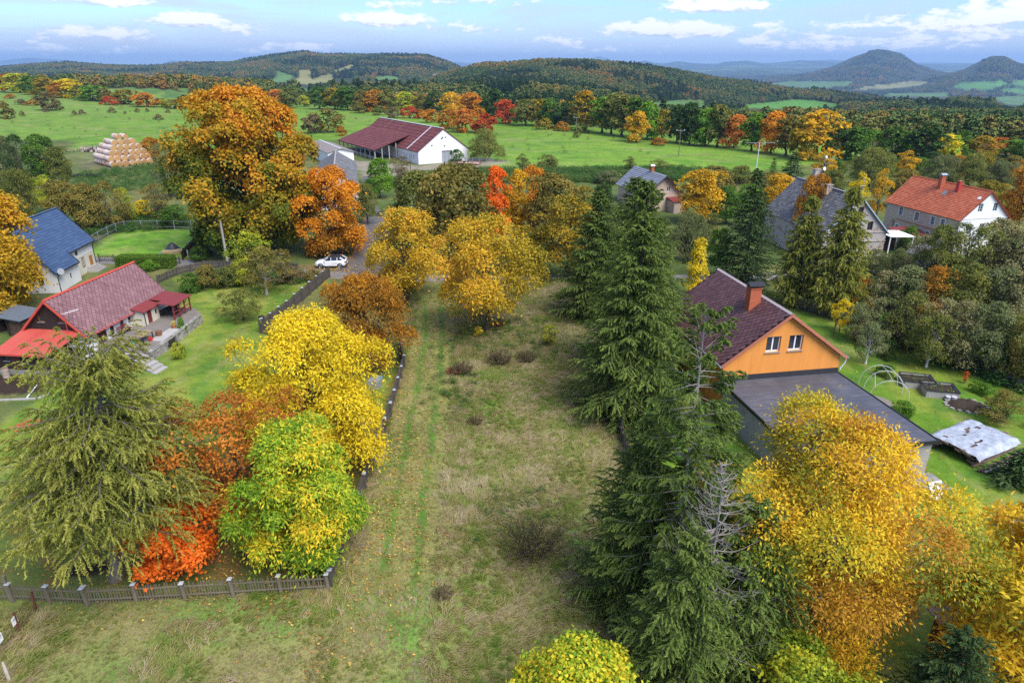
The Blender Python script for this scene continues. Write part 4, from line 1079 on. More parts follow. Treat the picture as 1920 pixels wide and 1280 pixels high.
hero('hazel_tree', broadleaf(49, 6.0, 3.0, .04, 'dome', nl=26, sprigs=1500, per=13, leaf=.18, asp=.6, lobe=.36, stems=4, trunk_r=.08), 'green_yellow', 0, 0, 'low golden hazel under the foot of the tall spruces', rot=.2, at=(2.6, 19.2))
hero('hazel_tree', broadleaf(50, 5.6, 3.2, .04, 'dome', nl=26, sprigs=1500, per=13, leaf=.18, asp=.6, lobe=.36, stems=4, trunk_r=.08), 'yellow_green', 0, 0, 'green and gold bush below the huge golden walnut tree', rot=1.2, at=(11.2, 18.6))
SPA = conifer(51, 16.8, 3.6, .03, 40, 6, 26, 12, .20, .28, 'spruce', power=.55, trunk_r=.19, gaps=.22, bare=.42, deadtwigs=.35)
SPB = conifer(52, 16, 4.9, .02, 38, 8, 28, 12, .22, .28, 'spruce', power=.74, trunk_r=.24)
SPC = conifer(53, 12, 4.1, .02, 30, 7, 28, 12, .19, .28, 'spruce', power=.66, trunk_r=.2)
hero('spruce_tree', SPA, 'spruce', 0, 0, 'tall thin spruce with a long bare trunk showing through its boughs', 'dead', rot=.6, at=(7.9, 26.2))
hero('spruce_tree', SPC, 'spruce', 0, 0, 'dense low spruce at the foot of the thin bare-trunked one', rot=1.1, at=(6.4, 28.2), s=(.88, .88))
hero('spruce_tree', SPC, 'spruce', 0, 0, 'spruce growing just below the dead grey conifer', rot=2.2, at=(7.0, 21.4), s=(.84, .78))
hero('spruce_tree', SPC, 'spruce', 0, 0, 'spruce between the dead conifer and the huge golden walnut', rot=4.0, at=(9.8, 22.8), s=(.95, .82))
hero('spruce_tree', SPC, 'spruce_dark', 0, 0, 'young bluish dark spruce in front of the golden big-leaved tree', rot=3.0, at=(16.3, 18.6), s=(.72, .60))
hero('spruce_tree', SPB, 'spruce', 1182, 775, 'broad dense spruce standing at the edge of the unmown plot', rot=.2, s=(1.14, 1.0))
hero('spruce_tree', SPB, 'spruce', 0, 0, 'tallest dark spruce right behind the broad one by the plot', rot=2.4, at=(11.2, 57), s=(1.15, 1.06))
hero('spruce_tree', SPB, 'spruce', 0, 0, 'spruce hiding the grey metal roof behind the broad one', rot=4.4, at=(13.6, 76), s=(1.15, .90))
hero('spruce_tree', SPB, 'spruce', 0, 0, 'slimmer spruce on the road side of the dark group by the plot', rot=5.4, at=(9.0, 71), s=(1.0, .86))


def dead_conifer():
    rng = np.random.default_rng(66); H = 12.2; P = []; Rd = []
    for u in np.linspace(.30, .985, 24):
        L0 = 3.6 * (1 - u) ** .75 + .15
        for b in range(6):
            a = rng.uniform(0, 6.28); L = L0 * rng.uniform(.65, 1.1); t = np.linspace(0, 1, 6); w = np.cumsum(rng.normal(size=6)) * .02 * L
            p = np.stack([np.cos(a) * L * t - np.sin(a) * w, np.sin(a) * L * t + np.cos(a) * w, H * u + L * (-.12 * t + .55 * t ** 2)], 1); P.append(p); Rd.append(np.linspace(.026, .007, 6))
            for k in range(5):
                i = rng.integers(1, 5); d = unit(np.array([np.cos(a + rng.choice([-.8, .8])), np.sin(a + rng.choice([-.8, .8])), rng.uniform(-.3, .5)])); l = L * .34 * rng.uniform(.4, 1)
                P.append(p[i] + d * (l * t)[:, None]); Rd.append(np.linspace(.012, .004, 6))
    tp = np.stack([np.zeros(8), np.zeros(8), np.linspace(-.2, H, 8)], 1); rr = .15 * np.linspace(1, .08, 8)
    x, y = 8.05, 22.1; t = thing('dead_conifer', 'dead conifer with bare grey branches among the green spruces', 'tree', (x, y, ground(x, y)))
    put('trunk', np_mesh('trunk', *np_tubes(tp[None], rr[None], 8), smooth=True), t, BARK['dead'])
    put('boughs', np_mesh('boughs', *np_tubes(np.array(P), np.array(Rd), 4), smooth=True), t, BARK['dead'])


dead_conifer()

# ---- the village middle ground
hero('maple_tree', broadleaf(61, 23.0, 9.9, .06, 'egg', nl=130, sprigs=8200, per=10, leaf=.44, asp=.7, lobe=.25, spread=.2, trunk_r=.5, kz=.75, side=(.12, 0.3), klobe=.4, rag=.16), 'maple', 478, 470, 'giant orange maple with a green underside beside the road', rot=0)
hero('maple_tree', broadleaf(62, 12.5, 5.0, .06, 'egg', nl=32, sprigs=2200, per=11, leaf=.34, asp=.65, lobe=.33, trunk_r=.2, kz=.2), 'orange', 632, 478, 'fiery orange tree leaning over the farm track at the giant maple', rot=0)
hero('maple_tree', broadleaf(63, 15.6, 6.3, .06, 'egg', nl=50, sprigs=3400, per=12, leaf=.36, asp=.6, lobe=.3, trunk_r=.3, kz=.2), 'amber', 0, 0, 'orange and gold tree towering beside the navy roofed house', rot=0, at=(-57.5, 71))
hero('cherry_tree', broadleaf(64, 12.2, 5.6, .2, 'dome', nl=36, sprigs=1900, per=10, leaf=.3, asp=.5, lobe=.31, trunk_r=.2, side=(-.15, 0)), 'apricot', 912, 622, 'orange tinged cherry tree with a bare trunk in the grass plot', rot=0)
hero('cherry_tree', broadleaf(65, 10.8, 5.0, .12, 'dome', nl=30, sprigs=1700, per=10, leaf=.3, asp=.5, lobe=.31, trunk_r=.18), 'apricot', 765, 562, 'golden cherry tree by the road at the end of the mown track', rot=1)
P_('maple_tree', 'r2', 'olive', 790, 470, 322, 120, 'rounded dark olive tree beside the farm track')
P_('maple_tree', 'r1', 'brown_olive', 858, 500, 308, 165, 'large brownish olive tree behind the two cherry trees')
P_('cherry_tree', 'tall', 'red_orange', 928, 480, 312, 62, 'narrow red-orange tree rising between the brown and gold crowns')
P_('cherry_tree', 'tall', 'gold', 968, 470, 318, 55, 'narrow golden tree beside the red-orange one')
P_('maple_tree', 'r3', 'orange', 1000, 440, 312, 62, 'orange-gold tree top at the edge of the pasture')
P_('maple_tree', 'r1', 'brown_olive', 1035, 480, 325, 120, 'round brownish olive tree in the middle thicket')
P_('hornbeam_tree', 'r3', 'olive_gold', 1062, 524, 372, 130, 'yellowing olive tree whose thin trunk stands by the road')
P_('hornbeam_tree', 'r2', 'olive_gold', 985, 512, 425, 95, 'low yellow-green tree arching over the road')
P_('elder_bush', 's2', 'green', 742, 545, 495, 70, 'dark green bush under the golden cherry tree', 'bush')
P_('lime_tree', 'r1', 'bright_green', 713, 372, 297, 58, 'small fresh green tree beside the farm track')
P_('hawthorn_bush', 'thin', 'brown', 755, 352, 293, 48, 'dark reddish brown bush before the barn', 'bush')
P_('ash_sapling', 'small', 'green', 857, 312, 280, 34, 'slim green sapling against the white barn gable')
P_('willow_tree', 'w1', 'pale_willow', 910, 302, 241, 70, 'pale rounded willow on the pasture beside the barn')
P_('willow_bush', 's2', 'pale_willow', 1028, 318, 290, 42, 'small pale bush at the pasture edge beyond the orange tops', 'bush')
P_('birch_tree', 'birch', 'olive', 980, 330, 288, 28, 'thin olive birch at the pasture edge')
P_('birch_tree', 'birch', 'olive', 1180, 325, 293, 26, 'olive birch peeping up behind the grey metal roof')
P_('birch_tree', 'birch', 'pale_willow', 1235, 322, 298, 40, 'pale weeping birch behind the grey metal roof')
P_('maple_tree', 'r1', 'gold', 1308, 420, 318, 98, 'golden brown maple beside the grey roofed house')
P_('willow_tree', 'w2', 'grey_green', 1290, 490, 395, 80, 'grey-green willow behind the spruces')
P_('beech_tree', 'cone', 'yellow', 1303, 558, 447, 56, 'slender flame-yellow tree beside the dark tiled roof')
P_('spruce_tree', SPR, 'spruce_dark', 1393, 535, 318, 134, 'broad dark spruce behind the orange house')
P_('spruce_tree', SPR2, 'spruce_dark', 1130, 480, 355, 80, 'dark spruce with a broken outline next to the grey metal roof')
P_('larch_tree', LAR, 'larch', 1560, 590, 352, 108, 'tall green larch before the old grey house')
P_('larch_tree', LAR, 'larch', 1492, 572, 368, 98, 'thinner larch with bare lower trunk before the old grey house')
P_('maple_tree', 'r3', 'brown_orange', 1510, 470, 328, 70, 'brown-green tree pressed against the old grey roof')
P_('yew_tree', SPS, 'spruce_dark', 1482, 345, 286, 50, 'dark cone of a yew at the pasture corner')
P_('spruce_tree', SPS, 'spruce', 1446, 345, 296, 22, 'small pointed spruce at the pasture corner')
P_('birch_tree', 'birch', 'gold', 1540, 345, 285, 48, 'yellow birch by the tall aerial mast')
P_('willow_tree', 'w1', 'pale_willow', 1625, 350, 276, 92, 'broad pale willow behind the old grey house')
P_('birch_tree', 'birch', 'yellow', 1602, 410, 322, 40, 'yellow birch at the ridge of the old grey house')
P_('birch_tree', 'birch', 'gold', 1642, 410, 316, 40, 'golden birch between the two village houses')
P_('maple_tree', 'r2', 'brown_olive', 1690, 390, 318, 70, 'brown bushy tree at the end of the orange tiled house')
P_('birch_tree', 'birch', 'gold', 1693, 345, 282, 46, 'golden tufted birch above the brown bushy tree')
P_('hornbeam_tree', 'r1', 'gold', 1455, 395, 325, 60, 'golden tree at the far eave of the old grey house')
P_('willow_tree', 'w2', 'grey_green', 1760, 350, 288, 72, 'grey-green willow above the orange tiled ridge')
P_('willow_tree', 'w1', 'pale_willow', 1815, 352, 288, 74, 'pale willow above the twin chimneys')
P_('willow_tree', 'w2', 'grey_green', 1868, 356, 300, 70, 'dull green willow behind the white gable')
P_('maple_tree', 'r1', 'brown_orange', 1905, 440, 312, 80, 'brown-orange tree behind the white gable')
P_('maple_tree', 'r3', 'olive_gold', 1850, 395, 340, 70, 'mottled olive and gold tree touching the white gable')
P_('willow_bush', 'w1', 'grey_green', 1632, 528, 468, 64, 'round clipped willow beside the road under the old grey house', 'bush')
P_('willow_bush', 'w1', 'grey_green', 1676, 528, 466, 54, 'smaller round willow next to the clipped one', 'bush')

# ---- gardens
P_('apple_tree', 'open', 'yellow_green', 470, 520, 437, 92, 'bright yellow-green tree by the telegraph pole')
P_('apple_tree', 'open', 'brown_olive', 500, 552, 465, 105, 'bare-limbed apple tree with pale branches on the cottage lawn', bark='pale')
P_('apple_tree', 'open', 'olive', 458, 600, 545, 95, 'little sparse apple tree standing alone on the cottage lawn')
P_('box_bush', 's2', 'yellow_green', 337, 672, 642, 28, 'round clipped bush on the lawn below the terrace', 'bush')
P_('ivy_bush', 's1', 'bright_green', 345, 628, 596, 20, 'bright green bush growing against the stone terrace wall', 'bush')
P_('apple_tree', 'open', 'grey_green', 1622, 682, 605, 68, 'leaning apple tree with a whitewashed trunk near the hoops', bark='white')
P_('apple_tree', 'r3', 'olive', 1736, 688, 590, 84, 'upright apple tree with a whitewashed trunk by the garden fence', bark='white')
P_('plum_tree', 'open', 'grey_green', 1602, 640, 570, 66, 'dull grey-green plum tree behind the leaning apple tree')
P_('maple_tree', 'small', 'yellow', 1573, 622, 562, 46, 'small clear yellow tree beside the grey-green plum tree')
P_('currant_bush', 's1', 'dark_green', 1660, 672, 638, 40, 'dark green bush between the two whitewashed apple trees', 'bush')
P_('hydrangea_bush', 's2', 'bright_green', 1692, 778, 752, 44, 'leafy hydrangea bush at the edge of the flat roof', 'bush')
P_('rose_bush', 's1', 'green', 1658, 706, 684, 36, 'loose green rose bush behind the hoops', 'bush')
P_('sumac_bush', 'thin', 'red_orange', 1808, 718, 696, 14, 'thin scarlet shrub at the dark garden fence', 'bush')
P_('hydrangea_bush', 's2', 'bright_green', 1828, 734, 714, 26, 'first fresh green clump before the dark garden fence', 'bush')
P_('hydrangea_bush', 's1', 'bright_green', 1848, 742, 720, 26, 'second green clump with a pink flower before the dark garden fence', 'bush')
P_('juniper_bush', SPS, 'spruce_dark', 1905, 905, 845, 110, 'low spreading juniper beside the covered timber stack', 'bush')
P_('grass_clump', 'thin2', 'brown_olive', 1875, 790, 735, 100, 'arching brownish green thicket above the covered timber stack', 'bush')
P_('azalea_bush', 's1', 'red', 1890, 990, 958, 50, 'reddish azalea bush on the lawn above the golden tree', 'bush')
P_('azalea_bush', 's1', 'brown_orange', 1916, 985, 945, 40, 'brownish azalea beside the reddish one', 'bush')
P_('forsythia_bush', 's1', 'yellow', 270, 408, 376, 40, 'bright yellow bush behind the wire fenced lawn', 'bush')
P_('rhododendron_bush', 's2', 'green', 328, 425, 386, 60, 'fresh green shrub behind the corner of the wire fenced lawn', 'bush')
P_('hawthorn_bush', 'r2', 'brown_orange', 288, 304, 258, 46, 'round orange-brown bush beside the straw bales', 'bush')
P_('alder_tree', 'thin2', 'grey_green', 322, 370, 268, 66, 'thin grey tree between the straw bales and the giant maple')
P_('cherry_sapling', 'small', 'yellow', 898, 632, 612, 20, 'tiny yellow sapling at the foot of the cherry tree')
P_('rosehip_bush', 'thin', 'yellow_green', 1030, 650, 610, 44, 'small yellow-leaved shrub in the unmown plot', 'bush')
P_('box_bush', 's2', 'bright_green', 282, 508, 488, 34, 'light green shrub in front of the clipped hedge', 'bush')
P_('lilac_bush', 's1', 'dark_green', 440, 480, 445, 46, 'dark shrub in the shade of the giant maple', 'bush')
P_('lilac_bush', 's2', 'green', 372, 490, 462, 36, 'round green shrub beside the dark board fence', 'bush')
P_('juniper_bush', SPS, 'spruce_dark', 385, 478, 418, 40, 'dark juniper under the edge of the giant maple', 'bush')
for k, (bx, by, tp, w, pl, lb) in enumerate([(395, 540, 498, 60, 'brown_olive', 'brownish garden shrub along the cottage hedge'), (430, 538, 500, 52, 'olive', 'olive garden shrub along the cottage hedge'), (462, 535, 505, 46, 'yellow_green', 'yellowish garden shrub along the cottage hedge'), (360, 548, 512, 44, 'green', 'green leafy shrub at the corner of the red roofed cottage'), (545, 528, 505, 60, 'brown', 'dark bare shrub behind the gate in the board fence'), (585, 525, 506, 40, 'brown_olive', 'low shrub at the road end of the board fence')]):
    P_('garden_bush', ('s1', 's2')[k % 2], pl, bx, by, tp, w, lb, 'bush', 'shrubs along the cottage hedge')

tb = twig_bush(71, 2.3, 2.0, 90, 10, .08, 3); plant('blackthorn_bush', tb, 'olive', 1.1, 31.3, (1.05, 1.0), 'bare dark twiggy bush standing in the unmown grass', 'bush', bark='brown')
tb2 = twig_bush(72, 1.1, .9, 60, 8, .07, 5)
for (px, py, s, lb) in ((890, 795, .8, 'little brown shrub in the middle of the unmown plot'), (935, 682, 1.5, 'dry brown thicket across the middle of the unmown plot'), (985, 678, 1.2, 'straw-coloured dry thicket beside the brown one'), (865, 700, 1.3, 'low reddish thicket beside the mown track'), (830, 1120, .7, 'small dry shrub near the bottom of the plot')):
    x, y = G(px, py); plant('dry_bush', tb2, 'brown', x, y, (s, s * .8), lb, 'bush', 'dry shrubs in the unmown plot')
for (px, py, lb) in ((850, 700, 'patch of red leaved shoots near the mown track'), (930, 612, 'red leaved shoots at the foot of the cherry tree')):
    x, y = G(px, py); plant('sumac_bush', tb2, 'red', x, y, (.9, .5), lb, 'bush')

# ---- thickets: east of the orange house and west of the navy roofed one
COLOUR = dict(green='green', bright_green='fresh green', dark_green='dark green', olive='olive', brown_olive='brownish olive', olive_gold='mottled', yellow_green='yellow-green', green_yellow='yellow-green', yellow='yellow', gold='golden',
              orange='orange', maple='orange-brown', red_orange='flame red', red='red', rust='rust-brown', brown_orange='brown-orange', brown='brown', grey_green='grey-green', pale_willow='pale green', scrub='pale olive')
USED = set(); ORD = 'first second third fourth fifth sixth seventh eighth ninth tenth eleventh twelfth thirteenth fourteenth fifteenth sixteenth seventeenth eighteenth nineteenth twentieth'.split()


def ordinal(i):
    return ORD[i] if i < 20 else ('twenty-' + ORD[i - 20] if i < 29 else 'thirtieth' if i == 29 else 'thirty-' + ORD[i - 30])


def row(rows, where, end, group, noun='tree', kinds=('broadleaf_tree',), yoff=0.0):
    """trees standing in a row; every label names the tree's look and its neighbours"""
    rows = sorted(rows, key=lambda r: r[0])
    hs = sorted(r[1] - r[2] for r in rows); lo, hi = hs[len(hs) // 3], hs[2 * len(hs) // 3]
    cnt = {}
    for i, r in enumerate(rows):
        bx, by, top, w, pl, pr = r[:6]; h = by - top
        size = 'tall ' if h > hi else 'low ' if h < lo else ''
        nb = [COLOUR[rows[j][4]] for j in (i - 1, i + 1) if 0 <= j < len(rows)]
        own = COLOUR[pl]; bt = f'between {nb[0]} and {nb[1]} ones' if len(nb) == 2 and nb[0] != nb[1] else f'beside {"two" if len(nb) == 2 else "a"} {nb[0]} one{"s" if len(nb) == 2 else ""}'
        lab = f'{size}{own} {noun} {where}, {bt}'
        cnt[own] = cnt.get(own, 0) + 1
        if lab in USED or len(lab.replace(',', ' ').split()) > 16:
            lab = f'{ordinal(cnt[own] - 1)} {own} {noun} {where} from {end}'
        assert lab not in USED, lab
        USED.add(lab)
        if pr in FAR and pr != 'fs': w *= 1.22
        P_(kinds[i % len(kinds)] if len(r) < 7 else r[6], pr, pl, bx, by, top, w, lab, 'bush' if noun == 'bush' else 'tree', group)


rr = random.Random(8)
row([(1612, 640, 580, 64, 'scrub', 'thin2'), (1650, 642, 560, 84, 'grey_green', 's2'), (1695, 655, 548, 96, 'olive', 'thin2'), (1745, 672, 560, 96, 'scrub', 'thin'), (1790, 688, 565, 104, 'scrub', 'thin2'), (1836, 700, 570, 100, 'grey_green', 'r3'), (1885, 715, 590, 90, 'pale_willow', 'thin2'), (1928, 728, 590, 90, 'brown_olive', 'r2')],
    'crowding the dark garden fence', 'the orange house', 'thicket behind the garden fence', 'bush', ('hazel_bush', 'alder_bush'))
row([(1600, 590, 520, 70, 'brown_orange', 's1'), (1645, 598, 508, 80, 'scrub', 'thin2'), (1690, 600, 500, 96, 'grey_green', 'r2'), (1742, 612, 500, 104, 'brown_orange', 'thin2'), (1795, 620, 498, 110, 'olive', 'r3'), (1848, 630, 500, 110, 'grey_green', 'thin2'), (1902, 640, 510, 110, 'scrub', 'r2')],
    'in the tangle below the road', 'the larches', 'tangled shrubs below the road', 'bush', ('hazel_bush', 'alder_bush'))
row([(1712, 546, 440, 76, 'scrub', 'thin2'), (1745, 560, 425, 86, 'olive', 'r3'), (1775, 552, 418, 80, 'grey_green', 'thin'), (1815, 566, 425, 100, 'pale_willow', 'thin2'), (1850, 560, 412, 90, 'scrub', 'r1'), (1885, 575, 430, 96, 'scrub', 'thin2'), (1922, 575, 415, 96, 'grey_green', 'r2')],
    'before the white gabled house', 'the round willow', 'scrub before the white gabled house', 'tree', ('alder_tree', 'hazel_tree'))
row([(8, 335, 248, 70, 'grey_green', 'w2'), (48, 345, 252, 66, 'dark_green', 'thin2'), (88, 345, 253, 66, 'green', 'r2'), (118, 350, 275, 50, 'olive', 'r1')],
    'in the clump below the pasture bank', 'the picture edge', 'clump below the pasture bank', 'tree', ('broadleaf_tree', 'alder_tree'))
row([(10, 420, 300, 80, 'grey_green', 'thin2'), (52, 425, 312, 80, 'olive', 'w2'), (92, 400, 330, 60, 'yellow_green', 'r3'), (128, 430, 338, 74, 'brown_olive', 'r1'), (172, 432, 345, 74, 'brown_olive', 'r2'), (212, 428, 340, 70, 'brown_olive', 'thin2'), (240, 420, 352, 48, 'yellow_green', 'thin2'), (300, 415, 345, 70, 'brown_olive', 'thin')],
    'behind the navy roof', 'the tall orange tree', 'thicket behind the navy roof', 'tree', ('hazel_tree', 'broadleaf_tree'))
row([(690, 420, 345, 45, 'olive', 'r3'), (655, 395, 350, 30, 'green', 's1')], 'beside the crumbling white wall', 'the farm track', 'greenery by the crumbling wall', 'tree', ('broadleaf_tree',))
row([(760, 470, 410, 60, 'green', 's1'), (1105, 525, 470, 50, 'olive', 'thin2'), (1130, 420, 345, 60, 'dark_green', 's1'), (1085, 440, 350, 70, 'olive_gold', 'r3'), (1140, 345, 320, 50, 'grey_green', 's2'), (1350, 380, 325, 60, 'brown_olive', 's2'), (1390, 345, 312, 60, 'olive', 's1'), (1425, 380, 325, 60, 'brown_olive', 's2'), (1360, 420, 350, 70, 'green', 'r2'), (1400, 400, 345, 60, 'bright_green', 'r3'), (1345, 345, 312, 60, 'brown_olive', 's2'), (1425, 440, 385, 50, 'olive', 'r1'), (1700, 470, 425, 50, 'green', 's2'), (1540, 420, 360, 60, 'olive_gold', 'r3'), (1330, 470, 400, 50, 'olive', 'thin'), (1345, 520, 430, 60, 'green', 'r3')],
    'filling a gap among the village trees', 'the farm track', 'bushes among the village trees', 'tree', ('broadleaf_tree',))

# ---- the long row beyond the pasture
row([(520, 197, 168, 34, 'orange', 'f1'), (545, 203, 166, 40, 'olive', 'f2'), (570, 200, 179, 24, 'yellow_green', 'f1'), (600, 205, 163, 45, 'green', 'f3'), (628, 205, 165, 42, 'olive_gold', 'f1'), (652, 207, 164, 46, 'green', 'f2'), (680, 208, 170, 40, 'brown_olive', 'f3'), (705, 210, 168, 42, 'brown_orange', 'f1'),
     (730, 210, 168, 38, 'olive', 'f2'), (760, 206, 172, 38, 'green_yellow', 'f1'), (788, 210, 176, 34, 'brown_olive', 'f3'), (815, 210, 172, 34, 'dark_green', 'f1'), (846, 216, 173, 44, 'gold', 'f1'), (886, 221, 174, 48, 'orange', 'f2'), (928, 228, 167, 48, 'dark_green', 'f1'), (948, 232, 187, 38, 'red', 'f1'),
     (985, 236, 186, 48, 'olive', 'f3'), (1010, 236, 186, 40, 'olive_gold', 'f2'), (1030, 238, 184, 42, 'green', 'f1'), (1062, 240, 193, 48, 'dark_green', 'f2'), (1096, 246, 170, 50, 'maple', 'ft'), (1128, 250, 182, 44, 'bright_green', 'ft'), (1146, 252, 177, 42, 'olive', 'ft'), (1166, 256, 178, 48, 'olive', 'ft'),
     (1190, 258, 183, 46, 'green', 'ft'), (1212, 262, 190, 44, 'bright_green', 'f1'), (1194, 267, 209, 44, 'gold', 'f1'), (1240, 262, 205, 40, 'olive_gold', 'f3'), (1268, 268, 196, 44, 'dark_green', 'f1'), (1292, 272, 193, 48, 'dark_green', 'f2'), (1322, 274, 203, 46, 'bright_green', 'f1'), (1345, 276, 196, 44, 'olive', 'ft'),
     (1376, 278, 215, 48, 'rust', 'f1'), (1408, 284, 212, 40, 'bright_green', 'ft'), (1445, 288, 209, 50, 'orange', 'f1'), (1472, 292, 215, 44, 'brown_olive', 'ft')],
    'in the row beyond the pasture', 'the barn side', 'trees in the row beyond the pasture', 'tree', ('broadleaf_tree',))
row([(810, 230, 205, 32, 'orange', 'f2'), (842, 242, 204, 40, 'brown_orange', 'f1'), (873, 248, 204, 48, 'rust', 'f1'), (908, 250, 214, 40, 'red', 'f2')], 'on the pasture behind the barn', 'the barn', 'orchard trees behind the barn', 'tree', ('cherry_tree',))
row([(672, 212, 192, 40, 'brown_olive', 'fs'), (712, 216, 198, 40, 'olive', 'fs'), (740, 221, 201, 40, 'brown', 'fs'), (768, 222, 199, 44, 'red', 'fs'), (790, 222, 205, 30, 'brown_orange', 'fs'), (1020, 243, 222, 40, 'olive_gold', 'fs'), (1055, 246, 228, 36, 'brown_orange', 'fs'), (1090, 250, 230, 30, 'olive', 'fs'), (1235, 272, 258, 40, 'brown_orange', 'fs'), (1082, 258, 245, 20, 'olive', 'fs'), (615, 248, 204, 54, 'brown_olive', 'f3'), (640, 254, 236, 30, 'brown_orange', 'fs'), (590, 250, 215, 40, 'brown', 'f2')],
    'along the pasture edge', 'the giant maple', 'bushes along the pasture edge', 'bush', ('hawthorn_bush',))
# ---- western skyline of the pasture
row([(-15, 172, 138, 50, 'orange', 'f1'), (8, 172, 139, 34, 'red', 'f2'), (38, 174, 138, 54, 'yellow_green', 'f1'), (62, 178, 143, 44, 'green', 'f3'), (86, 182, 146, 40, 'maple', 'f1'), (108, 184, 155, 30, 'brown_orange', 'f2'), (132, 184, 148, 46, 'yellow', 'f1'), (152, 187, 160, 32, 'olive', 'f3'), (176, 190, 160, 46, 'bright_green', 'f1'), (198, 192, 166, 30, 'brown_olive', 'f2'),
     (207, 197, 180, 34, 'red', 'fs'), (236, 196, 168, 44, 'olive_gold', 'f1'), (276, 201, 174, 42, 'orange', 'f2'), (304, 201, 184, 30, 'yellow_green', 'f3'), (328, 204, 186, 30, 'olive_gold', 'f1'), (352, 202, 178, 30, 'dark_green', 'f2'), (376, 200, 165, 40, 'olive', 'f3'), (500, 196, 172, 30, 'brown_olive', 'f1'), (470, 196, 170, 40, 'orange', 'f2'), (425, 198, 166, 40, 'olive', 'f1')],
    'on the skyline above the straw bales', 'the red one at the bank', 'trees on the pasture skyline', 'tree', ('broadleaf_tree',))
row([(10, 222, 190, 46, 'brown_olive', 'fs'), (92, 208, 172, 36, 'brown', 'f3'), (106, 206, 188, 26, 'brown', 'fs'), (40, 196, 186, 30, 'brown', 'fs'), (62, 198, 187, 30, 'brown_orange', 'fs'), (140, 216, 207, 13, 'brown', 'fs'), (154, 215, 205, 14, 'brown', 'fs'), (42, 218, 208, 12, 'brown', 'fs'), (86, 210, 199, 16, 'brown', 'fs'), (210, 212, 201, 16, 'brown', 'fs'), (258, 211, 203, 12, 'brown', 'fs'), (235, 214, 208, 8, 'brown', 'fs'), (276, 210, 203, 10, 'brown', 'fs'), (297, 225, 214, 18, 'brown', 'fs'), (315, 212, 204, 10, 'brown', 'fs'), (20, 185, 176, 26, 'brown_orange', 'fs')],
    'dotting the slope above the bales', 'the western edge', 'bushes dotting the western slope', 'bush', ('hawthorn_bush',))
# ---- eastern treeline stepping down to the plain
row([(1500, 298, 222, 44, 'olive_gold', 'f3'), (1530, 300, 206, 84, 'gold', 'f1'), (1572, 302, 240, 60, 'dark_green', 'f2'), (1600, 305, 238, 54, 'green', 'f1'), (1630, 300, 244, 54, 'bright_green', 'f3'), (1668, 304, 238, 56, 'green', 'f2'), (1700, 302, 246, 44, 'bright_green', 'f1'), (1726, 312, 230, 60, 'dark_green', 'ft'), (1770, 312, 252, 52, 'green_yellow', 'f1'), (1800, 300, 245, 44, 'green', 'f3'), (1836, 300, 255, 52, 'maple', 'f1'), (1868, 292, 258, 42, 'rust', 'f2'), (1900, 300, 262, 50, 'bright_green', 'f1'), (1930, 306, 250, 50, 'green', 'f3')],
    'stepping down to the plain', 'the big golden one', 'trees stepping down to the plain', 'tree', ('broadleaf_tree',))
row([(1545, 262, 232, 40, 'green', 'f1'), (1585, 262, 226, 46, 'olive', 'f2'), (1620, 256, 222, 44, 'dark_green', 'f3'), (1655, 262, 230, 40, 'brown_olive', 'f1'), (1690, 262, 228, 44, 'olive', 'f2'), (1730, 258, 224, 44, 'dark_green', 'f3'), (1785, 262, 232, 44, 'orange', 'f1'), (1760, 255, 226, 36, 'brown_olive', 'f2'), (1820, 262, 230, 44, 'maple', 'f1'), (1850, 262, 236, 40, 'olive', 'f3'), (1885, 266, 238, 44, 'dark_green', 'f2'), (1915, 270, 240, 44, 'olive', 'f1'), (1945, 262, 235, 50, 'green', 'f1')],
    'behind the row above the village', 'the big golden one', 'upper trees above the village', 'tree', ('broadleaf_tree',))
row([(1560, 370, 318, 50, 'olive', 'r3'), (1720, 335, 295, 50, 'green', 'r1'), (1745, 320, 285, 44, 'dark_green', 'r2'), (1790, 335, 292, 46, 'brown_orange', 'r3'), (1840, 330, 285, 50, 'olive_gold', 'r1'), (1890, 340, 292, 56, 'brown_olive', 'r2'), (1925, 350, 300, 56, 'orange', 'r3'), (1570, 330, 300, 40, 'green', 'r1'), (1660, 330, 290, 50, 'green', 'r2')],
    'just above the village roofs', 'the aerial mast', 'trees just above the village roofs', 'tree', ('broadleaf_tree',))
# ================================================================== building kit
def clip(poly, lines):
    """clip a (u, z) polygon by half-planes a*u + b*z <= c"""
    for a, b, c in lines:
        out = []
        for i in range(len(poly)):
            p, q = poly[i], poly[(i + 1) % len(poly)]; dp = a * p[0] + b * p[1] - c; dq = a * q[0] + b * q[1] - c
            if dp <= 1e-9: out.append(p)
            if (dp < 0 < dq) or (dq < 0 < dp): t = dp / (dp - dq); out.append((p[0] + (q[0] - p[0]) * t, p[1] + (q[1] - p[1]) * t))
        poly = out
        if len(poly) < 3: return []
    return poly


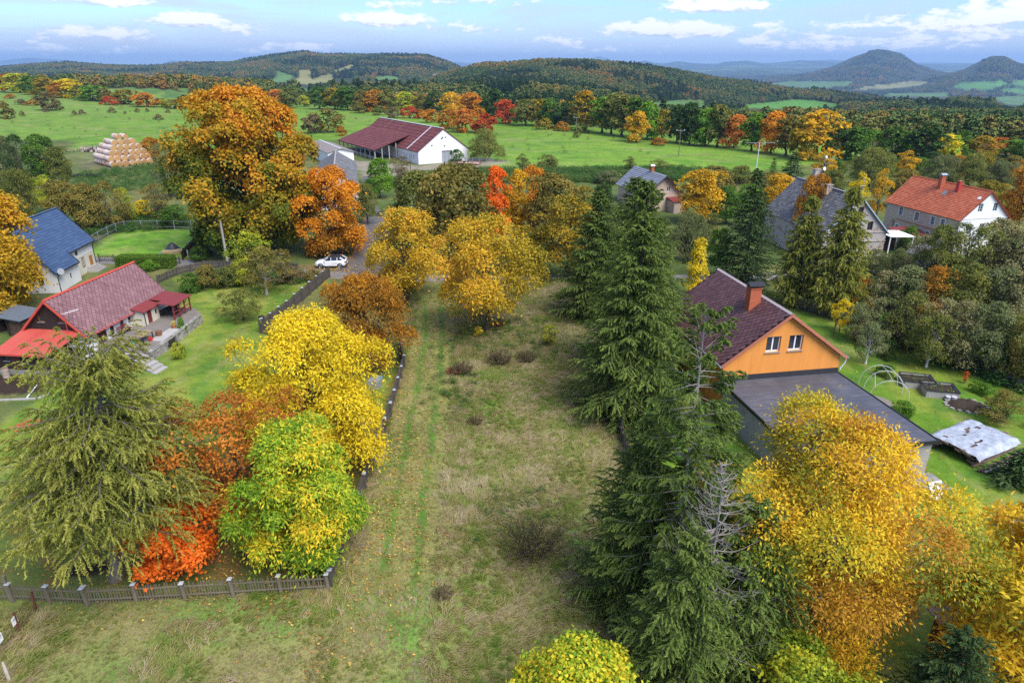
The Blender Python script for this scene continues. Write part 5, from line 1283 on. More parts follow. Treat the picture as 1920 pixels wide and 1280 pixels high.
def wall(mb, O, U, N, u0, u1, z0, z1, holes=(), lines=(), rec=.14):
    """wall face with real openings: O origin, U along, N outward; holes (u0,u1,z0,z1) get reveals"""
    O = Vector(O); U = Vector(U).normalized(); N = Vector(N).normalized(); Z = Vector((0, 0, 1)); pt = lambda u, z, d=0: O + U * u + Z * z - N * d
    flip = U.cross(Z).dot(N) < 0
    us = sorted({u0, u1, *[h[i] for h in holes for i in (0, 1) if u0 < h[i] < u1]}); zs = sorted({z0, z1, *[h[i] for h in holes for i in (2, 3) if z0 < h[i] < z1]})
    for a, b in zip(us[:-1], us[1:]):
        for c, d in zip(zs[:-1], zs[1:]):
            if any(h[0] <= (a + b) / 2 <= h[1] and h[2] <= (c + d) / 2 <= h[3] for h in holes): continue
            p = clip([(a, c), (b, c), (b, d), (a, d)], lines)
            if len(p) >= 3:
                q = [pt(*x) for x in p]
                mb.face(q[::-1] if flip else q)
    for a, b, c, d in holes:
        for e, f in (((a, c), (b, c)), ((b, c), (b, d)), ((b, d), (a, d)), ((a, d), (a, c))):
            mb.face([pt(*e), pt(*f), pt(*f, rec), pt(*e, rec)])


def window(parent, O, U, N, h, frame, glass, cols=2, rows=1, bar=.06, rec=.14, sill=None, name='window', door=None):
    """window in the hole h: the frame is the part, its pane and sill are sub-parts"""
    O = Vector(O); U = Vector(U).normalized(); N = Vector(N).normalized(); Z = Vector((0, 0, 1)); a, b, c, d = h
    W = lambda u, z, k: O + U * u + Z * z + N * k
    f = MB(); k = -rec + .035
    def fr(ua, ub, za, zb, t=.05): f.hexa([W(ua, za, k - t), W(ub, za, k - t), W(ub, za, k), W(ua, za, k), W(ua, zb, k - t), W(ub, zb, k - t), W(ub, zb, k), W(ua, zb, k)])
    fr(a, a + bar, c, d); fr(b - bar, b, c, d); fr(a + bar, b - bar, c, c + bar); fr(a + bar, b - bar, d - bar, d)
    for i in range(1, cols): m = a + (b - a) * i / cols; fr(m - bar * .6, m + bar * .6, c + bar, d - bar)
    for i in range(1, rows): m = c + (d - c) * i / rows; fr(a + bar, b - bar, m - bar * .35, m + bar * .35, .04)
    o = f.build(name, frame, parent)
    g = MB(); g.face([W(a, c, -rec - .01), W(b, c, -rec - .01), W(b, d, -rec - .01), W(a, d, -rec - .01)]); g.build('door_leaf' if door else 'pane', door or glass, o)
    if sill: s = MB(); s.hexa([W(a - .08, c - .06, -.05), W(b + .08, c - .06, -.05), W(b + .08, c - .06, .1), W(a - .08, c - .06, .1), W(a - .08, c - .003, -.05), W(b + .08, c - .003, -.05), W(b + .08, c - .02, .1), W(a - .08, c - .02, .1)]); s.build('sill', sill, o)
    return o


def roof_plane(mb, xr, zr, xe, ze, y0, y1, t=.14):
    """sloping slab from the ridge line (xr, zr) to the eave (xe, ze) between y0 and y1"""
    mb.slab([(xr, y0, zr), (xr, y1, zr), (xe, y1, ze), (xe, y0, ze)], t)


def slope_frame(xr, zr, xe, ze):
    L = math.hypot(xe - xr, ze - zr); dn = Vector(((xe - xr) / L, 0, (ze - zr) / L)); n = Vector((-dn.z * (1 if dn.x > 0 else -1), 0, abs(dn.x))); return L, dn, n


def tile_field(roof, name, shape, mat_, xr, zr, xe, ze, y0, y1, py, ps, camw, cap=300, margin=.1, seed=1, lift=.012, mname='tile'):
    """tiles laid in courses on a slope: the nearest `cap` are objects (sub-parts of the roof), the rest one mesh of kind stuff"""
    rng = random.Random(seed); L, dn, n = slope_frame(xr, zr, xe, ze); yv = Vector((0, 1, 0)); tiles = []
    nr = int((L - margin) / ps); row_ = 0
    for i in range(nr + 1):
        off = py / 2 if i % 2 else 0.0; y = y0 + py / 2 + off
        while y < y1 - py * .3:
            c = Vector((xr, 0, zr)) + dn * (margin + (i + .5) * ps) + yv * y + n * lift
            tiles.append((c, rng.uniform(-.012, .012), rng.uniform(.0, .02))); y += py
    tiles.sort(key=lambda t: (t[0] - camw).length)
    me = shape; me.materials.append(mat_)
    tilt = Matrix(((yv.x, dn.x, n.x), (yv.y, dn.y, n.y), (yv.z, dn.z, n.z)))
    if tilt.determinant() < 0: tilt = Matrix(((-yv.x, dn.x, n.x), (-yv.y, dn.y, n.y), (-yv.z, dn.z, n.z)))
    up = Matrix.Rotation(-.055, 3, 'X')
    for c, a, b in tiles[:cap]:
        o = put(name, me, roof); o.matrix_local = (Matrix.Translation(c + n * b) @ (tilt @ up @ Matrix.Rotation(a, 3, 'Z')).to_4x4())
    if len(tiles) > cap:
        V = np.array([v.co for v in me.vertices]); F = [tuple(p.vertices) for p in me.polygons]; vs = []; fs = []; tn = []
        for c, a, b in tiles[cap:]:
            M = np.array(tilt @ up @ Matrix.Rotation(a, 3, 'Z')); k = len(vs) * len(V); vs.append(V @ M.T + np.array(c + n * b)); fs += [tuple(i + k for i in f) for f in F]; tn += [rng.random()] * len(F)
        m2 = bpy.data.meshes.new(name + 's'); m2.from_pydata(np.concatenate(vs).tolist(), [], fs); at = m2.attributes.new('tint', 'FLOAT', 'FACE'); at.data.foreach_set('value', tn); m2.materials.append(mat_)
        o = put(name + 's', m2, roof); o['kind'] = 'stuff'


def diamond(py, ps, t=.02):
    """diamond shingle: half width py/2 along the eave, length 2*ps down the slope, lower tip thick"""
    w = py * .5 * .90; h = ps * .90; mb = MB(); up = [(-w, 0, t), (0, -h, t * .4), (w, 0, t), (0, h, t * 1.8)]; dn = [(x, y, 0) for x, y, z in up]
    mb.prism([], (0, 0, 0)) if False else None
    mb.v = up + dn; mb.f = [(0, 1, 2, 3), (4, 7, 6, 5), (0, 4, 5, 1), (1, 5, 6, 2), (2, 6, 7, 3), (3, 7, 4, 0)]; mb.mi = [0] * 6
    return mb.mesh('tile')


def courses(roof, name, mat_, xr, zr, xe, ze, y0, y1, step, t=.03, bays=1, seed=2, stuff=True, seg=None):
    """overlapping courses across a slope; each course tilts a little so its lower edge throws a line of shade"""
    L, dn, n = slope_frame(xr, zr, xe, ze); k = int(L / step); rng = random.Random(seed); mb = MB(); seg = seg or (y1 - y0) / bays
    for i in range(k):
        a = i * L / k; b = (i + 1) * L / k + .01; y = y0
        while y < y1 - .01:
            ye = min(y + seg, y1); j = rng.uniform(0, .012)
            P = [Vector((xr, yy, zr)) + dn * s + n * (h + j) for yy in (y, ye - .006) for s, h in ((a, .004), (b, t))]
            Q = [p - n * (h + .0) for p, h in zip(P, (.003, t - .004, .003, t - .004))]
            mb.hexa([Q[0], Q[1], Q[3], Q[2], P[0], P[1], P[3], P[2]]); y = ye
    o = mb.build(name, mat_, roof)
    if stuff: o['kind'] = 'stuff'
    rn = random.Random(seed); at = o.data.attributes.new('tint', 'FLOAT', 'FACE'); at.data.foreach_set('value', [v for _ in range(len(mb.f) // 6) for v in [rn.random()] * 6]); return o


def chimney(parent, x, y, z0, z1, w, d, mat_, capm, name='chimney', hood=False):
    mb = MB(); mb.box(x - w / 2, x + w / 2, y - d / 2, y + d / 2, z0, z1); mb.box(x - w / 2 - .05, x + w / 2 + .05, y - d / 2 - .05, y + d / 2 + .05, z1 + .002, z1 + .10)
    c = mb.build(name, mat_, parent); k = MB()
    if hood:
        for sx in (-1, 1):
            for sy in (-1, 1): k.box(x + sx * w * .42 - .03, x + sx * w * .42 + .03, y + sy * d * .42 - .03, y + sy * d * .42 + .03, z1 + .1, z1 + .32)
        k.slab([(x - w * .7, y - d * .75, z1 + .32), (x + w * .7, y - d * .75, z1 + .32), (x + w * .7, y, z1 + .55), (x - w * .7, y, z1 + .55)], .03); k.slab([(x - w * .7, y, z1 + .55), (x + w * .7, y, z1 + .55), (x + w * .7, y + d * .75, z1 + .32), (x - w * .7, y + d * .75, z1 + .32)], .03)
    else: k.box(x - w * .3, x + w * .3, y - d * .3, y + d * .3, z1 + .1, z1 + .16)
    k.build('chimney_hood' if hood else 'flue', capm, c); return c


def pipe(parent, pts, r, mat_, name='downpipe'):
    return MB().tube(pts, r, 6).build(name, mat_, parent, smooth=False)


M_white = plain('white_render', (.74, .73, .70), .9, .09, 1.2, .2, stretch=(1, 1, .3)); M_cream = plain('cream_render', (.66, .62, .50), .9, .07, 1.2, .2)
M_orange = plain('orange_render', (.80, .315, .065), .9, .13, 1.1, .2, stretch=(1.6, 1.6, .22)); M_upvc = plain('white_frame', (.8, .8, .8), .4, .03, 2, 0)
M_glass = glass_mat('window_glass'); M_dark = plain('dark_timber', (.035, .022, .018), .8, .3, 3, .5, stretch=(4, 4, .5)); M_brownwood = plain('brown_timber', (.085, .035, .025), .75, .3, 3, .5, stretch=(4, 4, .5))
M_redtrim = plain('red_trim', (.50, .075, .045), .55, .15, 3, .1); M_maroon = plain('maroon_paint', (.20, .035, .032), .6, .2, 3, .15); M_black = plain('black_metal', (.02, .02, .022), .5, .2, 4, .05, spec=.5)
M_grey = plain('grey_metal', (.33, .34, .35), .5, .15, 4, .1, metal=.4); M_concrete = plain('concrete', (.36, .34, .31), .9, .15, 1.5, .4); M_stone = piece_mat('rubble_stone', [(0, (.14, .13, .115)), (.4, (.26, .245, .22)), (.7, (.36, .34, .30)), (1, (.42, .36, .28))], .9, 4, .5)
M_brick = plain('red_brick', (.42, .115, .05), .85, .25, 5, .5); M_greywood = plain('weathered_timber', (.17, .145, .10), .9, .3, 2.5, .6, stretch=(5, 5, .6)); M_greyboard = plain('dark_weathered_board', (.095, .082, .07), .9, .3, 2.5, .6, stretch=(4, 4, .5))
M_tile = piece_mat('brown_diamond_tile', [(0, (.075, .036, .036)), (.5, (.11, .052, .052)), (1, (.16, .08, .075))], .55, 5, .25, .35, moss=((.55, .52, .48), .70, 3.2))
M_tile2 = piece_mat('faded_red_tile', [(0, (.18, .092, .096)), (.5, (.235, .125, .128)), (1, (.31, .175, .175))], .7, 4, .25, .3, moss=((.55, .48, .47), .66, 2.2), weather=((.11, .05, .055), .55, .5))
M_under = plain('tile_gap_shade', (.022, .012, .012), .9, .2); M_under2 = plain('red_tile_gap_shade', (.135, .066, .070), .9, .2); M_clay = piece_mat('orange_clay_tile', [(0, (.36, .085, .04)), (.5, (.50, .135, .062)), (1, (.60, .20, .10))], .8, 3, .3, weather=((.40, .115, .06), .5, .35))  # both underlays carry the shadow lines between tiles in their dark colour
M_navy = piece_mat('navy_sheet', [(0, (.035, .065, .13)), (.5, (.045, .085, .165)), (1, (.06, .105, .20))], .38, 2, .05, .5)
M_slate = piece_mat('old_slate', [(0, (.07, .07, .072)), (.5, (.13, .13, .13)), (1, (.22, .21, .20))], .8, 4, .4, moss=((.36, .34, .30), .58, 2.5))
M_greyroof = piece_mat('grey_sheet', [(0, (.17, .18, .20)), (.5, (.21, .225, .25)), (1, (.26, .27, .30))], .45, 2, .05, .5)
M_barnroof = piece_mat('maroon_sheet', [(0, (.115, .030, .026)), (.5, (.15, .04, .034)), (1, (.19, .056, .046))], .7, 1.2, .2, .3, weather=((.10, .045, .04), .55, .3))
M_lean = piece_mat('red_sheet', [(0, (.40, .055, .042)), (.5, (.50, .085, .06)), (1, (.55, .115, .08))], .5, 2, .1, .4, weather=((.33, .155, .045), .50, .45), moss=((.62, .40, .34), .70, 4))


def plaster(name, c1, c2, c3, sc, lo, bump=.5):
    """old render flaking off rubble and brick"""
    m, N, b = material(name); geo = N.add('ShaderNodeNewGeometry'); p = geo.outputs['Position']; n = N.noise(p, sc, 6, .65); n2 = N.noise(p, sc * 6, 5, .7)
    v = N.add('ShaderNodeTexVoronoi'); v.inputs['Scale'].default_value = 3.2; N.link(p, v.inputs['Vector'])
    st = N.ramp(N.math('ADD', N.math('MULTIPLY', v.outputs['Distance'], .7), N.math('MULTIPLY', n2, .5)), [(.2, c3), (.55, c2), (.8, tuple(x * .45 for x in c2))])
    pl = N.mix(N.smooth(n2, .35, .7), tuple(x * .86 for x in c1), c1); N.link(N.mix(N.smooth(n, lo, lo + .06), pl, st), b.inputs['Base Color']); b.inputs['Roughness'].default_value = .95
    N.link(N.bump(N.math('ADD', N.math('MULTIPLY', N.smooth(n, lo, lo + .06), -1.2), n2), bump, .05), b.inputs['Normal']); return m


M_old = plaster('flaking_grey_render', (.44, .405, .36), (.36, .27, .20), (.50, .46, .41), .55, .52); M_crumb = plaster('flaking_white_render', (.62, .59, .55), (.30, .14, .09), (.42, .30, .24), .45, .50)
M_oldw = plaster('stained_render', (.50, .445, .35), (.33, .27, .20), (.42, .36, .28), .4, .60)

# ------------------------------------------------------------------ orange house with the flat roofed annexe
def orange_house():
    t = thing('orange_house', 'orange gabled house with a brown diamond tiled roof and flat roofed annexe', 'house', (21.35, 49.3, 0), R(10))
    W, L, He, Hr = 5.0, 12.0, 4.55, 8.2; m = MB(); k = (Hr - He) / W; ln = [(k, 1, Hr), (-k, 1, Hr)]
    hs = [(-1.62, -.42, 5.15, 6.45), (.28, 1.48, 5.15, 6.45)]
    wall(m, (0, 0, 0), (1, 0, 0), (0, -1, 0), -W, W, -.2, Hr, hs, ln, .2); wall(m, (0, L, 0), (1, 0, 0), (0, 1, 0), -W, W, -.2, Hr, (), ln)
    wall(m, (-W, 0, 0), (0, 1, 0), (-1, 0, 0), 0, L, -.2, He); wall(m, (W, 0, 0), (0, 1, 0), (1, 0, 0), 0, L, -.2, He)
    m.build('wall', M_orange, t)
    for h in hs: window(t, (0, 0, 0), (1, 0, 0), (0, -1, 0), h, M_upvc, M_glass, 2, 1, .09, .2, M_grey)
    r = MB(); o = .35; roof_plane(r, 0, Hr + .12, -W - o, He - k * o + .12, -.32, L + .3); roof_plane(r, .004, Hr + .12, W + o, He - k * o + .12, -.32, L + .3); rf = r.build('roof', M_under, t)
    camw = Vector((-20, -45, 22))
    tile_field(rf, 'tile', diamond(.52, .30, .035), M_tile, 0, Hr + .13, -W - o, He - k * o + .13, -.30, L + .28, .52, .30, camw)
    cap = MB()
    for i in range(28): y = -.3 + i * .45; cap.slab([(-.17, y, Hr + .10), (-.17, y + .46, Hr + .10), (0, y + .46, Hr + .235), (0, y, Hr + .22)], .03); cap.slab([(.004, y, Hr + .22), (.004, y + .46, Hr + .235), (.17, y + .46, Hr + .10), (.17, y, Hr + .10)], .03)
    q = cap.build('ridge_capping', piece_mat('pale_ridge', [(0, (.30, .22, .21)), (1, (.58, .52, .50))], .8, 3), rf); q['kind'] = 'stuff'
    for s in (-1, 1):
        b = MB(); xe = s * (W + o + .02); ze = He - k * o + .02; b.prism([(s * .002, -.38, Hr - .1), (xe, -.38, ze - .12), (xe, -.38, ze + .13), (s * .002, -.38, Hr + .16)], (0, .06, 0)); b.build('bargeboard', plain('terracotta_trim', (.45, .16, .10), .6, .12), t)
        g = MB(); g.tube([(s * (W + o + .09), -.4, He - .18), (s * (W + o + .09), L + .3, He - .18)], .075, 8); g.build('gutter', M_grey, t)
    pipe(t, [(W + o + .06, -.25, He - .22), (W + .35, -.2, He - .75), (W + .1, -.12, He - 1.2), (W + .1, -.12, 3.2)], .05, M_upvc)
    c = chimney(rf, -1.0, 3.9, Hr - .95, Hr + .95, .95, .75, M_brick, M_black, hood=True)
    fl = MB(); fl.slab([(-1.62, 3.3, Hr - 1.0), (-.35, 3.3, Hr - .07), (-.35, 4.5, Hr - .07), (-1.62, 4.5, Hr - 1.0)], .02); fl.build('chimney_flashing', M_brick, rf)
    # annexe
    a = MB(); a.box(-W + .15, W - .15, -10.75, -.02, -.2, 2.75); a.build('annexe_wall', M_concrete, t)
    fm, N, b = material('roofing_felt'); tc = N.add('ShaderNodeTexCoord'); v = tc.outputs['Object']; n = N.noise(N.mapping(v, scale=(.3, 3, 1)), 2, 5, .6); n2 = N.noise(v, .5, 4, .6)
    N.link(N.ramp(N.math('ADD', N.math('MULTIPLY', n, .5), N.math('MULTIPLY', n2, .5)), [(.3, (.048, .05, .062)), (.5, (.078, .082, .098)), (.68, (.135, .135, .15))]), b.inputs['Base Color']); b.inputs['Roughness'].default_value = .62
    N.link(N.bump(N.noise(v, 60, 3, .7), .25, .01), b.inputs['Normal'])
    rng = random.Random(4); x = -W
    ar = MB(); ar.box(-W, W, -11.0, -.06, 2.78, 2.93); arf = ar.build('flat_roof', fm, t)
    y = -10.95                                        # felt strips, lapped
    while y < -.2:
        ye = min(y + 1.0, -.1); s = MB(); z = 2.935 + rng.uniform(0, .006); s.hexa([(-W + .06, y, z), (W - .06, y, z), (W - .06, ye + .05, z), (-W + .06, ye + .05, z), (-W + .06, y, z + .008), (W - .06, y, z + .008), (W - .06, ye + .05, z + .014), (-W + .06, ye + .05, z + .014)]); s.build('felt_strip', fm, arf); y = ye
    e = MB(); e.box(W, W + .07, -11.07, .0, 2.74, 3.0); e.box(-W - .07, -W, -11.07, 0, 2.74, 3.0); e.box(-W, W, -11.07, -11.0, 2.74, 3.0); e.build('roof_edge', M_black, arf)
    u = MB(); u.hexa([(-W, -.09, 2.95), (W, -.09, 2.95), (W, -.004, 2.95), (-W, -.004, 2.95), (-W, -.03, 3.38), (W, -.03, 3.38), (W, -.004, 3.38), (-W, -.004, 3.38)]); u.build('flashing', M_black, t)


# ------------------------------------------------------------------ red roofed cottage
def cottage():
    t = thing('red_cottage', 'white cottage with a faded red tiled roof and a dark wooden lean-to', 'house', (-43, 59.8, 0), R(-6.5))
    W, L, He, Hr = 3.0, 12.7, 2.75, 5.75; k = (Hr - He) / (W + .0); ln = [(k, 1, Hr), (-k, 1, Hr)]
    hr = [(1.5, 2.9, .1, 2.25), (3.4, 4.0, 1.05, 2.05), (4.9, 5.5, 1.05, 2.05), (6.2, 6.7, 1.55, 2.1), (10.4, 11.1, 1.2, 2.05)]
    m = MB(); wall(m, (W, 0, 0), (0, 1, 0), (1, 0, 0), 0, L, -.2, He, hr); wall(m, (-W, 0, 0), (0, 1, 0), (-1, 0, 0), 0, L, -.2, He); wall(m, (0, 0, 0), (1, 0, 0), (0, -1, 0), -W, W, -.2, He)
    wall(m, (0, L, 0), (1, 0, 0), (0, 1, 0), -W, W, -.2, Hr, (), ln); m.build('wall', M_white, t)
    window(t, (W, 0, 0), (0, 1, 0), (1, 0, 0), hr[0], M_brownwood, M_glass, 1, 1, .08, .14, None, 'garage_door', M_brownwood)
    for h in hr[1:]: window(t, (W, 0, 0), (0, 1, 0), (1, 0, 0), h, M_brownwood, M_glass, 1, 2 if h[3] - h[2] > .8 else 1, .07, .14, M_brownwood)
    # boarded gable
    hg = [(-1.35, -.75, 3.65, 4.4), (.75, 1.35, 3.65, 4.4)]; g = MB(); wall(g, (0, -.03, 0), (1, 0, 0), (0, -1, 0), -W, W, 2.6, Hr, hg, ln, .12); gb = g.build('gable_wall', M_dark, t)
    bd = MB(); rng = random.Random(2); x = -W
    while x < W - .1:
        z1 = Hr - k * max(abs(x), abs(x + .2)) - .04; lo = 2.62
        for (za, zb) in ([(lo, 3.62), (4.43, z1)] if any(h[0] - .19 < x < h[1] for h in hg) else [(lo, z1)]):
            if zb - za > .08: bd.box(x, x + .185, -.05 - rng.uniform(0, .012), -.034, za, zb)
        x += .2
    q = bd.build('cladding_board', M_dark, gb); q['kind'] = 'stuff'
    for h in hg: window(t, (0, -.03, 0), (1, 0, 0), (0, -1, 0), h, plain('orange_brown_frame', (.30, .10, .04), .6, .15), M_glass, 1, 1, .07, .12, M_grey)
    r = MB(); o = .38; ze = He - k * o; roof_plane(r, 0, Hr + .1, W + o, ze + .1, -.42, L + .3); roof_plane(r, -.004, Hr + .1, -W - o, ze + .1, -.42, L + .3); rf = r.build('roof', M_under2, t)
    tile_field(rf, 'tile', diamond(.50, .27, .01), M_tile2, 0, Hr + .11, W + o, ze + .11, -.36, L + .26, .50, .27, Vector((40, -60, 24)), seed=5)
    for s in (-1, 1):
        b = MB(); xe = s * (W + o + .03); b.prism([(s * .002, -.47, Hr - .12), (xe, -.47, ze - .13), (xe, -.47, ze + .14), (s * .002, -.47, Hr + .17)], (0, .06, 0)); b.build('bargeboard', M_redtrim, t)
        b = MB(); b.box(min(xe, xe + s * .10), max(xe, xe + s * .10), -.45, L + .32, ze - .08, ze + .06); b.build('gutter', M_redtrim, t)
    b = MB(); b.slab([(-.16, -.44, Hr + .10), (-.16, L + .32, Hr + .10), (0, L + .32, Hr + .24), (0, -.44, Hr + .24)], .03); b.slab([(.003, -.44, Hr + .24), (.003, L + .32, Hr + .24), (.16, L + .32, Hr + .10), (.16, -.44, Hr + .10)], .03); b.build('ridge_capping', M_redtrim, rf)
    # wooden lean-to in front
    y0, x0, x1 = -3.7, -3.05, 2.2; z0, z1 = 2.02, 2.78
    hf = [(-2.35, -1.85, 1.25, 1.8), (-.62, -.15, 1.05, 1.75)]; w = MB(); wall(w, (0, y0, 0), (1, 0, 0), (0, -1, 0), x0, x1, .4, z0, hf, (), .1); kk = (z1 - z0) / 3.7
    wall(w, (x1, y0, 0), (0, 1, 0), (1, 0, 0), 0, 3.66, .4, z1, (), [(-kk, 1, z0)]); wall(w, (x0, y0, 0), (0, 1, 0), (-1, 0, 0), 0, 3.66, .4, z1, (), [(-kk, 1, z0)]); lw = w.build('lean_to_wall', M_dark, t)
    pb = MB(); zb = .42
    while zb < z0 - .2:
        for xa, xb in ((x0, -2.4), (-.1, x1), (-1.80, -.67)):
            if not (xa > -2 and xb < 0 and True) or True: pb.box(xa, xb, y0 - .03, y0 - .004, zb, zb + .17)
        pb.box(x1 + .004, x1 + .03, y0, -.05, zb, zb + .17); zb += .19
    q = pb.build('cladding_board', M_dark, lw); q['kind'] = 'stuff'
    d = MB(); d.box(-1.7, -.75, y0 - .055, y0 - .031, .42, 1.95); d.build('door', M_brownwood, t)
    for h in hf: window(t, (0, y0 - .02, 0), (1, 0, 0), (0, -1, 0), h, M_dark, M_glass, 1, 1, .05, .08, M_grey)
    ba = MB(); ba.box(x0 - .05, x1 + .05, y0 - .1, 0, -.2, .4); ba.build('stone_base', M_stone, t)
    aw = MB(); aw.slab([(x1 + .03, -1.5, 2.0), (x1 + .03, -.6, 2.0), (x1 + .55, -.6, 1.75), (x1 + .55, -1.5, 1.75)], .03); aw.build('awning', M_grey, t)
    lr = MB(); lr.slab([(x0 - .12, y0 - .38, z0 + .02), (x1 + .2, y0 - .38, z0 + .02), (W - .05, -.06, z1 + .12), (-W - .05, -.06, z1 + .12)], .06); lrf = lr.build('lean_to_roof', M_lean, t)
    xs = [0, .15, .30, .45, .60, .80, 1.0] if False else [0, .14, .29, .44, .59, .74, .87, 1.0]
    for a, b in zip(xs[:-1], xs[1:]):
        X = lambda f: (x0 - .12) + (x1 - x0 + .32) * f; Y = lambda f: (-W - .05) + (2 * W) * f; p = MB(); p.slab([(X(a) + .02, y0 - .42, z0 + .045), (X(b) - .02, y0 - .42, z0 + .045), (Y(b) - .02, -.07, z1 + .145), (Y(a) + .02, -.07, z1 + .145)], .022); p.tube([(X(b), y0 - .42, z0 + .05), (Y(b), -.07, z1 + .15)], .022, 4); p.build('roof_panel', M_lean, lrf)
    e = MB(); e.box(x0 - .16, x1 + .24, y0 - .5, y0 - .425, z0 - .09, z0 + .05); e.build('fascia', M_redtrim, lrf)
    # porch
    hp = [(.65, 1.4, .45, 2.3), (1.95, 2.3, 1.5, 2.05)]; p = MB(); wall(p, (4.35, 6.75, 0), (0, 1, 0), (1, 0, 0), 0, 2.6, 0, 2.45, hp); kk = .32 / 1.35
    wall(p, (3.0, 6.75, 0), (1, 0, 0), (0, -1, 0), .0, 1.35, 0, 2.75, (), [(kk, 1, 2.77)]); wall(p, (3.0, 9.35, 0), (1, 0, 0), (0, 1, 0), .0, 1.35, 0, 2.75, (), [(kk, 1, 2.77)]); p.build('porch_wall', M_cream, t)
    window(t, (4.35, 6.75, 0), (0, 1, 0), (1, 0, 0), hp[0], M_maroon, M_glass, 1, 1, .06, .1, None, 'front_door', M_maroon); window(t, (4.35, 6.75, 0), (0, 1, 0), (1, 0, 0), hp[1], M_brownwood, M_glass, 1, 1, .05, .1)
    pr = MB(); pr.slab([(3.1, 6.5, 2.78), (3.1, 9.5, 2.78), (4.65, 9.5, 2.46), (4.65, 6.5, 2.46)], .07); pr.build('porch_roof', M_maroon, t)
    pipe(t, [(4.42, 6.85, 2.4), (4.42, 6.85, .95)], .04, M_black)
    # pergola roof on posts with railing
    pg = MB(); pg.slab([(3.3, 9.6, 2.82), (3.2, 12.6, 2.82), (6.7, 12.1, 2.62), (6.75, 8.5, 2.62), (4.7, 8.6, 2.74), (4.7, 9.6, 2.74)], .07); pg.build('veranda_roof', M_maroon, t)
    for i, (x, y) in enumerate([(6.45, 8.7), (6.45, 9.75), (6.42, 10.8), (6.40, 11.85), (4.6, 12.0)]): b = MB(); b.box(x - .06, x + .06, y - .06, y + .06, 1.0, 2.56); b.build('post', M_maroon, t)
    for z in (1.35, 1.75): b = MB(); b.bar((6.46, 8.77, z), (6.42, 11.78, z), .05, .09); b.build('rail', M_maroon, t)
    b = MB(); b.bar((6.5, 8.6, 2.5), (6.45, 12.0, 2.5), .08, .12); b.build('beam', M_maroon, t)
    for i in range(3): y = 9.2 + i * 1.05; b = MB(); b.bar((6.45, y - .4, 2.1), (6.45, y + .0, 2.5), .05); b.build('brace', M_maroon, t)


